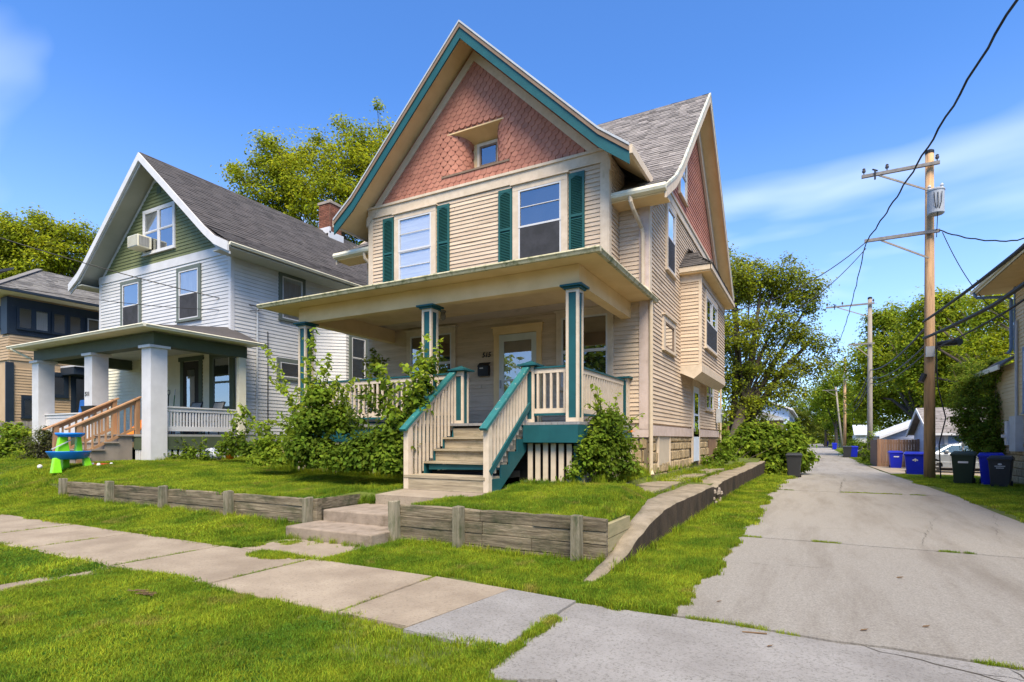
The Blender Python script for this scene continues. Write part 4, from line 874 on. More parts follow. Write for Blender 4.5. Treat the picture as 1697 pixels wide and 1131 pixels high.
for cx,z0 in ((-15.57,.5),(-18.55,1.0),(-21.82,.9)):
    m=MB(); m.box(cx-.215,cx+.215,8.37,8.80,z0,3.83); c=m.build('porch_column',whitep,WP)
    m=MB(); m.box(cx-.27,cx+.27,8.31,8.86,3.83,3.90); m.build('capital',whitep,c)
    if cx==-18.55: text_mesh('house_number','511',.17,black,c,V(cx-.17,8.365,2.66),UX)
m=MB(); m.box(-22.05,-15.32,8.42,8.76,3.90,4.24); m.box(-15.66,-15.34,8.76,YF,3.90,4.24); m.box(-22.03,-21.7,8.76,YF,3.9,4.24); m.build('porch_beam',olivd,WP)
m=MB(); m.box(-22,-15.4,8.5,YF-.02,4.245,4.27); m.build('porch_ceiling',pm('cream_ceiling',(.62,.60,.50)),WP)
m=MB(); m.box(-15.50,-15.36,YF-.25,YF-.02,FZ,3.9); m.build('wall_pilaster',creamw,WP)
a=V(-22.45,7.98,4.33);b=V(-14.93,7.98,4.33);c=V(-14.93,YF+.25,4.33);d=V(-22.45,YF+.25,4.33)
m=MB(); m.add([a,b,V(-16.3,YF,4.95),V(-21.2,YF,4.95)],[(0,1,2,3)]); m.add([b,c,V(-15.9,YF+.25,4.75),V(-16.3,YF,4.95)],[(0,1,2,3)]); m.add([d,a,V(-21.2,YF,4.95)],[(0,1,2)]); m.build('porch_roof',shing2,WP)
m=MB(); m.hexa([a-V(0,0,.055),b-V(0,0,.055),c-V(0,0,.055),d-V(0,0,.055),a-V(0,0,.04),b-V(0,0,.04),c-V(0,0,.04),d-V(0,0,.04)]); m.build('porch_soffit',creamw,WP)
gutter(a-V(.09,0,.07),b+V(.09,0,-.07),(0,-1,0),mat=creamw,par=WP); gutter(b-V(0,0,.07),c-V(0,0,.07),(1,0,0),mat=creamw,par=WP)
m=MB(); m.tube([(-22.3,7.93,4.25),(-21.9,8.3,3.95)],.035,8); m.build('downspout',creamw,WP)
m=MB(); m.lathe((-17.3,9.6,4.13),[(.12,0),(.16,.06),(.17,.11)],14); m.build('porch_light',black,WP)
# porch rails: right side
def wrail(p,q,z0,z1,mat,pitch=.085,solid=False,w=.04):
    p=Vector(p);q=Vector(q);L=(q-p).length;u=(q-p)/L;n=V(u.y,-u.x,0)
    m=MB(); m.lb(p,u,n,0,L,-.06,.06,z1-.04,z1); m.lb(p,u,n,0,L,-.03,.03,z1-.14,z1-.04); m.build('top_rail',mat,WP)
    m=MB(); m.lb(p,u,n,0,L,-.03,.03,z0,z0+.13); m.build('bottom_rail',mat,WP)
    k=int(L/pitch)
    for i in range(k):
        cc=p+u*((i+.5)*L/k); ww=pitch*.46 if solid else w/2
        m=MB(); m.lb(cc,u,n,-ww,ww,-.015,.015,z0+.13,z1-.14); m.build('rail_board' if solid else 'baluster',mat,WP)
wrail((-15.5,8.85,0),(-15.5,YF-.25,0),1.62,2.30,whitep)
wrail((-21.6,8.58,0),(-18.8,8.58,0),1.58,2.20,whitep,pitch=.1,solid=True)
# steps (concrete) and wooden handrails
ws=thing('porch_steps',(-16.8,7.7,.78),'concrete block steps with brown wooden handrails up to the white porch','steps')
for i in range(4):
    zt=.78+.19*(i+1)-.02; ya=7.05+.33*i; m=MB(); m.box(-17.45+.002*i,-16.25-.002*i,ya,ya+.33 if i<3 else 8.38,.4,zt-.04); m.build('step',block,ws)
    m=MB(); m.box(-17.5,-16.2,ya-.03,ya+.32 if i<3 else 8.38,zt-.038,zt); m.build('step_tread',block,ws)
for k,x in enumerate((-17.42,-16.25)):
    for y,z0,z1 in ((7.12,.62,1.78),(8.5,1.5,2.52)):
        m=MB(); m.box(x-.055,x+.055,y-.055,y+.055,z0,z1); m.build('stair_post',newwood,ws)
    m=MB(); m.bar((x,6.85,1.64),(x,8.6,2.56),.15,.035); m.build('handrail',newwood,ws)
    m=MB(); m.bar((x,7.1,1.69),(x,8.5,2.43),.035,.10); m.build('top_rail',newwood,ws)
    m=MB(); m.bar((x,7.1,.98),(x,8.5,1.72),.035,.07); m.build('bottom_rail',newwood,ws)
    for i in range(1,9):
        y=7.12+i*.153; t=(y-7.1)/1.4; m=MB(); m.box(x-.018,x+.018,y-.018,y+.018,.96+.74*t,1.70+.74*t); m.build('baluster',newwood,ws)
# ---- things on the porch and lawn
bb=MB(); bb.hexa([(-18.72,8.29,2.18),(-18.1,8.29,2.18),(-18.1,8.40,2.18),(-18.72,8.40,2.18),(-18.75,8.26,2.36),(-18.05,8.26,2.36),(-18.05,8.36,2.36),(-18.75,8.36,2.36)])
AC=thing('air_conditioner',(-20.75,11,8.1),'beige window air conditioner hanging out of the attic window','air conditioner')
m=MB(); m.box(-21.0,-20.38,10.68,11.14,8.05,8.47); m.build('casing',creamw,AC,bevel=.015)
m=MB(); m.box(-20.98,-20.40,10.665,10.68,8.07,8.45); m.build('grille_backing',greym,AC)
J=MB()
for i in range(11): J.box(-20.98,-20.40,10.655,10.667,8.085+i*.033,8.10+i*.033)
J.build('grille',creamw,AC); m=MB(); m.box(-20.377,-20.37,10.72,11.05,8.1,8.42); m.build('side_vent',curtain,AC)
brightblue=pm('bright_blue_plastic',(.012,.20,.62),rough=.35,bump=0); lime=pm('lime_plastic',(.25,.72,.02),rough=.35,bump=0); orange=pm('orange_plastic',(.80,.22,.02),rough=.4,bump=0); redp=pm('red_plastic',(.55,.03,.03),rough=.4,bump=0)
WT=thing('water_table',(-15.5,6.6,.70),"child's blue and lime green plastic water table on the lawn",'toy table'); bx,by,bz=-15.55,6.62,.66
m=MB(); m.lathe((0,0,0),[(.30,0),(.36,.03),(.42,.17),(.44,.20),(.44,.215),(.40,.215),(.36,.14)],20)
m.v=[(bx+v[0]*.75,by+v[1]*1.02,bz+.26+v[2]*.9) for v in m.v]; m.build('basin',brightblue,WT,smooth=True)
for sy in (-.33,.0,.33):
    m=MB(); m.hexa([(bx+.10,by+sy-.10,bz-.05),(bx+.24,by+sy-.10,bz-.05),(bx+.24,by+sy+.10,bz-.05),(bx+.10,by+sy+.10,bz-.05),(bx+.05,by+sy*.9-.06,bz+.3),(bx+.16,by+sy*.9-.06,bz+.3),(bx+.16,by+sy*.9+.06,bz+.3),(bx+.05,by+sy*.9+.06,bz+.3)]) if sy else m.box(bx-.25,bx-.12,by-.07,by+.07,bz-.05,bz+.28)
    m.build('leg',lime,WT,bevel=.015)
for sy,ws_ in ((-.12,.13),(.20,.07)):
    m=MB(); m.hexa([(bx-.1,by+sy-ws_,bz+.40),(bx+.05,by+sy-ws_,bz+.40),(bx+.05,by+sy+ws_,bz+.40),(bx-.1,by+sy+ws_,bz+.40),(bx-.08,by+sy-ws_*.6,bz+.80),(bx+.03,by+sy-ws_*.6,bz+.80),(bx+.03,by+sy+ws_*.6,bz+.80),(bx-.08,by+sy+ws_*.6,bz+.80)]); m.build('pillar',lime,WT,bevel=.015)
m=MB(); m.lathe((0,0,0),[(.20,0),(.26,.05),(.27,.10),(.24,.10),(.22,.06)],18); m.v=[(bx-.02+v[0],by+.03+v[1]*1.1,bz+.79+v[2]) for v in m.v]; m.build('upper_tray',brightblue,WT,smooth=True)
m=MB(); m.bar((bx+.08,by-.38,bz+.5),(bx+.05,by+.02,bz+.72),.02,.02); m.build('chute',whitep,WT)
def ball(name,c,r,mat,lbl,cat,sq=1,noise=0,grp=None):
    bm=bmesh.new(); bmesh.ops.create_icosphere(bm,subdivisions=3,radius=r)
    for v in bm.verts:
        k=1+noise*math.sin(v.co.x*31+v.co.y*17)*math.cos(v.co.z*23+v.co.x*9); v.co=V(v.co.x*k,v.co.y*k,v.co.z*sq*k)
    me=bpy.data.meshes.new(name); bm.to_mesh(me); bm.free(); me.materials.append(mat); me.polygons.foreach_set('use_smooth',[True]*len(me.polygons))
    o=bpy.data.objects.new(name,me); COL.objects.link(o); o.location=c; return tag(o,lbl,cat,grp)
ball('ball',(-16.7,6.5,.72),.055,whitep,'small white ball in the grass left of the water table','ball')
T=thing('toy_car',(-15.35,7.2,.72),'small red and white plastic toy lying in the grass beside the column','toy'); m=MB(); m.box(-15.5,-15.2,7.1,7.35,.72,.80); m.build('body',redp,T,bevel=.02)
for q,(x,y) in enumerate(((-15.52,7.1),(-15.2,7.08),(-15.2,7.36))): m=MB(); m.lathe((x,y,.70),[(.03,0),(.05,.04),(.05,.08),(.02,.12)],10); m.build('wheel',whitep,T,smooth=True)
plaid=pm('plaid_cloth',(.55,.58,.64),(.06,.08,.16),scale=16,detail=1,mixr=(.5,.56),bump=.3)
ball('cloth_bundle',(-14.9,9.75,.93),.26,plaid,'rolled blue and white plaid cloth bundle in the weeds by the porch','cloth bundle',sq=.85,noise=.06)
T=thing('bucket',(-14.7,10.25,.8),'small orange plastic bucket beside the plaid bundle','bucket'); m=MB(); m.lathe((-14.72,10.2,.8),[(.09,0),(.12,.24),(.13,.25),(.11,.25),(.09,.06)],14); m.build('body',orange,T,smooth=True); m=MB(); m.tube([(-14.84,10.2,1.04),(-14.8,10.12,1.1),(-14.72,10.1,1.12),(-14.6,10.2,1.04)],.006,5); m.build('handle',whitep,T)
T=thing('toy_slide',(-17.0,9.2,FZ),'orange plastic toddler slide standing on the white porch','toy slide'); m=MB()
m.hexa([(-17.25,8.65,FZ),(-16.75,8.65,FZ),(-16.75,8.75,FZ),(-17.25,8.75,FZ),(-17.2,9.3,FZ+.62),(-16.8,9.3,FZ+.62),(-16.8,9.4,FZ+.6),(-17.2,9.4,FZ+.6)]); m.build('chute',orange,T,bevel=.02)
for x in (-17.22,-16.82): m=MB(); m.hexa([(x,9.3,FZ),(x+.05,9.3,FZ),(x+.05,9.6,FZ),(x,9.6,FZ),(x,9.32,FZ+.75),(x+.05,9.32,FZ+.75),(x+.05,9.42,FZ+.75),(x,9.42,FZ+.75)]); m.build('side',orange,T)
m=MB(); m.box(-17.2,-16.8,9.35,9.42,FZ+.6,FZ+.85); m.build('hood',lime,T)
T=thing('plastic_chair',(-21,9.3,FZ),'blue plastic chair with a tall back behind the low white porch wall','chair')
m=MB(); m.hexa([(-21.1,9.2,FZ+.45),(-20.55,9.2,FZ+.45),(-20.6,9.26,FZ+1.15),(-21.05,9.26,FZ+1.15),(-21.1,9.26,FZ+.45),(-20.55,9.26,FZ+.45),(-20.6,9.31,FZ+1.15),(-21.05,9.31,FZ+1.15)]); m.build('backrest',brightblue,T,bevel=.02)
m=MB(); m.box(-21.1,-20.55,8.8,9.26,FZ+.4,FZ+.45); m.build('seat',brightblue,T,bevel=.015)
for x in (-21.08,-20.6):
    for y in (8.82,9.2): m=MB(); m.box(x,x+.05,y,y+.05,FZ,FZ+.4); m.build('leg',brightblue,T)
for k,(x,y,l) in enumerate(((-16.75,10.1,'sling patio chair on the porch in front of the door'),(-15.95,10.3,'sling patio chair on the porch below the leaded window'))):
    T=thing('patio_chair',(x,y,FZ),'dark '+l,'chair','patio chairs on the white porch'); fm=pm('dark_frame',(.03,.03,.03))
    m=MB(); m.bar((x-.25,y+.2,FZ+.42),(x-.25,y+.42,FZ+1.0),.03,.03); m.bar((x+.25,y+.2,FZ+.42),(x+.25,y+.42,FZ+1.0),.03,.03); m.bar((x-.25,y+.42,FZ+1.0),(x+.25,y+.42,FZ+1.0),.03,.03); m.build('back_frame',fm,T)
    m=MB(); m.bar((x,y+.21,FZ+.45),(x,y+.4,FZ+.98),.46,.012); m.build('backrest',curtain,T); m=MB(); m.box(x-.25,x+.25,y-.25,y+.22,FZ+.40,FZ+.42); m.build('seat',curtain,T)
    for sx in (-.25,.23):
        for sy in (-.25,.2): m=MB(); m.box(x+sx,x+sx+.025,y+sy,y+sy+.025,FZ,FZ+.4); m.build('leg',fm,T)
        m=MB(); m.box(x+sx,x+sx+.03,y-.25,y+.25,FZ+.62,FZ+.65); m.build('armrest',fm,T)
T=thing('broom',(-18.2,10.9,FZ),'broom with green and white handle leaning on the porch wall left of the door','broom'); m=MB(); m.tube([(-18.95,11.0,FZ+.1),(-18.95,11.1,FZ+1.35)],.014,6); m.build('handle',pm('green_handle',(.02,.2,.06)),T); m=MB(); m.tube([(-18.95,11.1,FZ+1.35),(-18.95,11.12,FZ+1.55)],.016,6); m.build('grip',whitep,T); m=MB(); m.box(-19.1,-18.8,10.97,11.03,FZ,FZ+.12); m.build('bristles',curtain,T)
T=thing('shovel',(-18,9.4,FZ),'shovel with black D-handle standing upright on the white porch','shovel'); m=MB(); m.tube([(-17.3,9.9,FZ+.1),(-17.3,9.95,FZ+1.2)],.016,6); m.tube([(-17.3,9.95,FZ+1.2),(-17.37,9.95,FZ+1.27),(-17.36,9.95,FZ+1.36),(-17.24,9.95,FZ+1.36),(-17.23,9.95,FZ+1.27),(-17.3,9.95,FZ+1.2)],.012,6); m.build('handle',black,T); m=MB(); m.box(-17.4,-17.2,9.9,9.92,FZ,FZ+.25); m.build('blade',steel,T)
T=thing('planter_box',(-18.3,8.3,2.1),'black window box hung beside the middle white column','planter'); bb.build('box',black,T)
# ================================================================== TAN HOUSE
XT=-27.5
TH_=thing('house',(-31,12,.8),'tan-sided house with navy enclosed upper sunporch at the far left','house')
m=MB(); m.box(-36,XT-.02,9.75,22,.5,7.1); m.build('wall',tan_s,TH_)
claps(TH_,V(XT,9.72,0),UY,NR,4.5,5.5,.11,tan_s,lambda z:(0,12)); claps(TH_,V(XT,9.72,0),UY,NR,1.5,4.2,.11,tan_s,lambda z:(0,12))
claps(TH_,V(0,9.72,0),UX,NF,4.5,5.5,.11,tan_s,lambda z:(-36,XT),join=True)
m=MB(); m.box(XT,XT+.04,9.66,17,5.5,5.72); m.box(XT,XT+.04,9.66,17,6.62,6.95); m.box(XT-.5,XT+.045,9.64,9.72,5.5,6.95); m.box(XT,XT+.03,9.72,17,5.72,6.62); m.build('sunporch_frame',navy,TH_)
for k,y in enumerate((9.98,10.52,11.12,11.68,12.35,12.9,13.5)):
    window(TH_,V(XT+.025,y,5.76),UY,NR,.46,.84,cw=.04,cm=navy,sm=navy if k!=4 else greym,style='single',back=dark,low=(0,.9,curtain) if k in(1,) else None,crown=False,head=.03,sill=.02)
window(TH_,V(XT-1.4,9.70,5.76),UX,NF,.8,.84,cw=.05,cm=navy,sm=greym,style='single',back=curtain,crown=False,head=.03,sill=.02)
A=V(XT+.75,9.0,7.12); m=MB()
e0=V(-36.5,9.0,7.12);e1=V(XT+.75,9.0,7.12);e2=V(XT+.75,24,7.12);r1=V(-30.6,11.9,9.0);r2=V(-30.6,22,9.0)
m.add([e0,e1,r1,V(-36.5,12,9.0)],[(0,1,2,3)]); m.add([e1,e2,r2,r1],[(0,1,2,3)]); m.build('roof',shing3,TH_)
shingles(TH_,e1+V(0,0,.003),(0,1,0),V(-3.85,0,1.88),12,4.28,.16,.32,shing3,inside=lambda c:(c.y-9.0)>(XT+.75-c.x)*.755)
m=MB(); m.bar(e1+V(0,0,.03),r1+V(0,0,.05),.22,.03); m.build('hip_cap',shing3,TH_)
m=MB(); m.box(-36.5,XT+.72,9.03,24,7.02,7.06); m.build('eave_soffit',creamw,TH_)
m=MB(); m.box(XT+.72,XT+.80,8.95,24,7.03,7.12); m.box(-36.5,XT+.72,8.95,9.02,7.03,7.12); m.build('eave_edge',navy,TH_)
# dormer eave at far left
m=MB(); q=[V(-33.5,9.2,7.95),V(-29.6,9.2,7.95),V(-31.2,11.2,9.05),V(-33.5,11.2,9.05)]; m.hexa([p-V(0,0,.1) for p in q]+q); m.build('dormer_roof',shing3,TH_)
m=MB(); m.box(-33.5,-29.55,9.12,9.2,7.8,7.95); m.build('dormer_gutter',whitep,TH_); m=MB(); m.box(-33.5,-30.3,9.8,11.5,7.1,7.85); m.build('dormer_wall',tan_s,TH_)
# side porch roof below
m=MB(); m.box(XT,XT+1.2,11.4,16,4.35,4.42); m.build('side_porch_roof',metalroof,TH_)
m=MB(); m.box(XT,XT+1.1,11.4,16,4.05,4.35); m.build('side_porch_fascia',navy,TH_)
m=MB(); m.box(XT+.0,XT+.06,9.6,9.85,.6,4.4); m.build('corner_board',navy,TH_)
window(TH_,V(XT,10.85,3.2),UY,NR,.7,.82,cw=.12,cm=navy,sm=navy,style='single',crown=False)
window(TH_,V(XT,10.15,2.3),UY,NR,.7,.7,cw=.06,cm=navy,sm=navy,style='single',crown=False)
window(TH_,V(XT,11.9,1.9),UY,NR,.75,2.1,cw=.14,cm=navy,sm=navy,style='single',crown=False,name='side_door')
window(TH_,V(XT,14.3,1.9),UY,NR,.75,2.1,cw=.14,cm=navy,sm=whitep,style='single',crown=False,name='side_door')
PF=thing('picket_fence',(-25.9,10,.7),'low grey wooden fence between the tan and the white house','fence')
for i in range(30): m=MB(); m.box(-27.3+i*.115,-27.2+i*.115,9.1,9.125,.6,2.02+random.uniform(-.02,.02)); m.build('picket',greyfence,PF)
m=MB(); m.box(-27.4,-23.9,9.126,9.16,1.7,1.78); m.box(-27.4,-23.9,9.126,9.16,.95,1.03); m.build('fence_rail',greyfence,PF)
# ================================================================== RIGHT HOUSE
X3=6.0
RH=thing('house',(8,20,0),'tan clapboard house with deep eaves and yellow stone base at the right edge','house')
tan2=pm('pale_tan_siding',(.60,.48,.27),(.55,.43,.24),scale=2,rough=.6,rnd=.03)
m=MB(); m.box(X3+.02,14,8,24.4,1.25,6.5); m.box(X3+.02,14,24.4,27,1.25,4.0); m.build('wall',tan2,RH)
claps(RH,V(X3,8,0),UY,NL,1.3,3.95,.125,tan2,lambda z:(0,19)); claps(RH,V(X3,8,0),UY,NL,3.95,6.5,.125,tan2,lambda z:(0,16.4))
claps(RH,V(X3,24.4,0),UX,V(0,1,0),4.0,6.5,.125,tan2,lambda z:(0,8),join=True)
bv=pm('vent_blue_trim',(.16,.24,.36),rough=.6)
m=MB(); m.box(X3-.03,X3-.001,24.27,24.42,4.3,6.5); m.build('corner_board',bv,RH)
stones(RH,V(X3,15,0),UY,NL,12,-.3,1.27,(.20,.26),(.45,.9),stonem)
m=MB(); m.box(X3-.90,15,7.2,25.3,6.50,6.55); m.build('eave_soffit',soffit,RH)
m=MB(); m.box(X3-.93,X3-.88,7.2,25.3,6.5,6.68); m.box(X3-.9,15,25.28,25.33,6.5,6.68); m.build('fascia',creamw,RH)
gutter((X3-.93,7.2,6.56),(X3-.93,25.3,6.56),(-1,0,0),mat=creamw,par=RH,name='gutter')
m=MB(); m.add([(X3-.95,7.2,6.69),(X3-.95,25.35,6.69),(9.5,21.5,8.8),(9.5,11,8.8)],[(0,1,2,3)]); m.add([(X3-.95,25.35,6.69),(15,25.35,6.69),(9.5,21.5,8.8)],[(0,1,2)]); m.build('roof',shing3,RH)
m=MB(); m.tube([(X3-.95,25.0,6.55),(X3-.9,24.9,6.35),(X3-.2,24.5,6.22),(X3-.08,24.45,6.1),(X3-.08,24.45,4.45),(X3-.15,24.5,4.3)],.05,8); m.build('downspout',bv,RH)
m=MB(); m.hexa([(X3-.35,24.45,3.86),(X3,24.45,4.12),(X3,27.8,4.12),(X3-.35,27.8,3.86),(X3-.35,24.45,3.93),(X3,24.45,4.22),(X3,27.8,4.22),(X3-.35,27.8,3.93)]); m.build('lower_roof',shing3,RH)
m=MB(); m.box(X3-.40,X3-.35,24.6,27.9,3.78,3.95); m.build('lower_fascia',creamw,RH)
window(RH,V(X3,23.3,2.3),V(0,-1,0),NL,1.1,1.9,cw=.12,cm=bv,crown=False,back=curtain)
m=MB(); m.tube([(X3-.06,24.0,5.3),(X3-.06,24.0,1.4)],.04,8); m.build('conduit',greym,RH)
m=MB(); m.box(X3-.22,X3-.0,23.45,24.1,1.0,2.15); mb=m.build('meter_cabinet',greym,RH); m=MB(); m.lathe((X3-.3,24.25,1.5),[(.09,-.05),(.1,.05)],10); m.box(X3-.28,X3-.1,24.12,24.35,1.2,2.0); m.build('meter',whitep,mb)
# ================================================================== UTILITY POLES, WIRES
def pole(x,y,h,r,lbl,mat=polew,arms=(),trans=None,lean=0,side=-1):
    z0=float(dip(y))-.1; T=thing('utility_pole',(x,y,z0),lbl,'utility pole','utility poles along the alley')
    m=MB(); m.tube([(x,y,z0),(x+lean*.5,y,z0+h*.5),(x+lean,y,h)],[r,r*.88,r*.72],14); p=m.build('pole',mat,T,smooth=True)
    m=MB(); m.lathe((x+lean,y,h),[(r*.8,0),(r*.8,.10),(r*.5,.14)],12); m.build('pole_cap',black,T)
    for az,al,kind in arms:
        xx=x+lean*az/h
        m=MB(); m.box(xx-al,xx+.28,y-r-.10,y-r+.0,az-.06,az+.06); a=m.build('crossarm',pm('weathered_crossarm',(.24,.22,.20),(.16,.145,.13),scale=6,rough=.8,bump=.3),T)
        m=MB(); m.bar((xx-al*.74,y-r-.05,az-.06),(xx-.05,y-r-.05,az-1.0),.05,.06); m.build('arm_brace',polew2,T)
        for q in ((-al+.08,-al*.62,.2) if kind=='i' else ()):
            m=MB(); m.lathe((xx+q,y-r-.05,az+.06),[(.02,0),(.02,.09),(.06,.10),(.07,.16),(.045,.2),(.06,.23),(.02,.27)],10); m.build('insulator',pm('brown_insulator',(.07,.06,.06),rough=.3,bump=0),a)
        if kind=='i': 
            m=MB(); m.box(xx-al*.8-.03,xx-al*.8+.03,y-r-.15,y-r-.08,az-.22,az+.16); m.tube([(xx-al*.84,y-r-.12,az+.2),(xx-al*.76,y-r-.12,az+.1)],.03,6); m.build('cutout',black,a)
    if trans:
        m=MB(); m.lathe((x+.12,y-r-.3,trans-.45),[(.24,0),(.27,.03),(.27,.86),(.29,.87),(.29,.92),(.2,.97)],20); t=m.build('transformer',pm('transformer_grey',(.36,.38,.40),(.29,.31,.33),scale=3,rough=.4,bump=.02),T,smooth=False)
        for dx_ in (-.2,.18):
            m=MB(); m.lathe((x+.12+dx_,y-r-.3,trans+.50),[(.04,0),(.07,.03),(.04,.08),(.07,.12),(.03,.2)],8); m.build('bushing',greym,t)
        m=MB()
        for dx_ in (-.1,.02,.14): m.tube([(x+.12+dx_,y-r-.58,trans+.30),(x+.12+dx_*.8,y-r-.62,trans-.1),(x+.14,y-r-.5,trans-.5),(x+.2,y-.1,trans-1.2)],.014,5)
        m.build('transformer_leads',black,t)
    return T
P1x,P1y=4.02,26.6
pole(P1x,P1y,12.45,.19,'nearest brown wooden utility pole carrying a grey transformer',arms=((11.95,2.25,'i'),(9.35,2.15,'n')),trans=10.35)
pole(3.88,49.8,12.0,.19,'second utility pole, grey, with green vines climbing its foot',mat=polew2,arms=((11.6,2.9,'i'),(8.6,1.4,'n')))
pole(3.88,86,12.2,.2,'third utility pole, brown, carrying a small far transformer',arms=((11.7,3.0,'i'),),trans=9.6)
pole(5.0,118,11.0,.18,'thin leaning pole beyond the third utility pole',mat=polew2,arms=((10.4,2.2,'n'),),lean=-1.1)
pole(3.7,160,12,.18,'farthest thin grey pole beside the trees',mat=polew2)
def cable(pts,r,lbl,sag=0,n=16,twist=0):
    P=[Vector(p) for p in pts]; Q=[]
    for a,b in zip(P[:-1],P[1:]):
        for i in range(n):
            t=i/n; q=a.lerp(b,t); q.z-=sag*4*t*(1-t); 
            if twist: q.z+=twist*math.sin((a-b).length*t*9); q.x+=twist*math.cos((a-b).length*t*9)
            Q.append(q)
    Q.append(P[-1]); m=MB(); m.tube(Q,r,6); return tag(m.build('cable',wirem),lbl,'cable','overhead cables')
AE=V(P1x-2.1,P1y-.25,9.3)
cable([AE,(2.85,13.2,8.62),(3.8,2.0,9.0),(5,-12,10)],.024,'twisted service cable rising from the lower crossarm to the top right corner',sag=.12,n=26,twist=.02)
cable([(P1x-.2,P1y-.1,5.95),(3.9,15.3,5.42),(3.9,3,5.5),(3.9,-14,6.4)],.045,'thick upper telephone cable running from the nearest pole over the alley edge',sag=.05)
cable([(P1x-.2,P1y-.1,5.3),(4.0,18,4.75),(3.9,8,4.6),(3.9,-14,5.7)],.055,'thickest lower telephone cable with a splice case beside the nearest pole',sag=.03)
cable([(P1x+.15,P1y-.1,4.9),(4.3,18,4.6),(4.4,6,4.9),(4.4,-14,5.5)],.028,'thin telephone cable below the two thick ones',sag=.05)
for k,(z1,z2,l) in enumerate(((5.9,6.6,'upper'),(5.2,6.0,'middle'),(4.9,5.6,'lowest'))):
    cable([(P1x,P1y+.2,z1),(3.9,49.6,z2)],.04-.008*k,l+' telephone cable sagging from the nearest pole to the grey second pole',sag=.45,n=20)
    cable([(3.9,50,z2),(3.9,85.8,z2-.4)],.04,l+' telephone cable sagging from the second pole to the third',sag=1.1,n=20)
cable([AE,(1.7,49.7,8.6)],.02,'twisted cable hanging from the lower crossarm down to the second pole',sag=.6,twist=.02,n=24)
cable([AE,(-3.0,21.9,6.1)],.018,'upper service wire from the crossarm to the rear of the cream house',sag=.5)
cable([AE+V(0,0,-.25),(-3.0,21.9,5.2)],.015,'lower looping service wire from the crossarm to the rear of the cream house',sag=.75)
cable([(P1x+.25,P1y-.3,9.35),(X3-.0,24.2,8.0),(12,15,8.3)],.022,'twisted service cable from the nearest pole towards the tan house eave',sag=.15,twist=.015)
cable([(P1x+.35,P1y-.3,9.25),(X3-.25,24.0,5.35)],.014,'thin drop wire from the nearest pole to the tan house wall',sag=.5)
cable([(P1x+.16,P1y-.22,5.6),(P1x+.20,P1y-.25,3.5),(P1x+.45,P1y-.3,2.2),(P1x+.25,P1y-.3,1.2),(P1x+.3,P1y-.3,-.1)],.022,'black ground cable bowing down the side of the nearest pole',n=8)
cable([(-15.9,12.05,5.72),(-20.4,7,7.15),(-27,-.5,9.9)],.014,'service wire crossing in front of the white house to its mast',sag=.1)
cable([(-15.9,12.05,5.6),(-20,7.6,5.75),(-27,0,6.4)],.009,'thin telephone wire crossing the white house below the service wire',sag=.15)
T=thing('splice_case',(4,26,5.2),'black splice case and metal bracket strapped to the nearest pole','splice case')
m=MB(); m.tube([(P1x+.25,P1y-.28,5.02),(P1x+.75,P1y-1.0,4.96)],[.09,.13],8); m.build('case',black,T); m=MB(); m.box(P1x-.15,P1x+.12,P1y-.32,P1y-.2,4.55,4.95); m.build('bracket',steel,T); m=MB(); m.tube([(P1x-.2,P1y-.25,3.9),(P1x-.32,P1y-.3,3.6)],.10,8); m.build('lower_case',black,T)
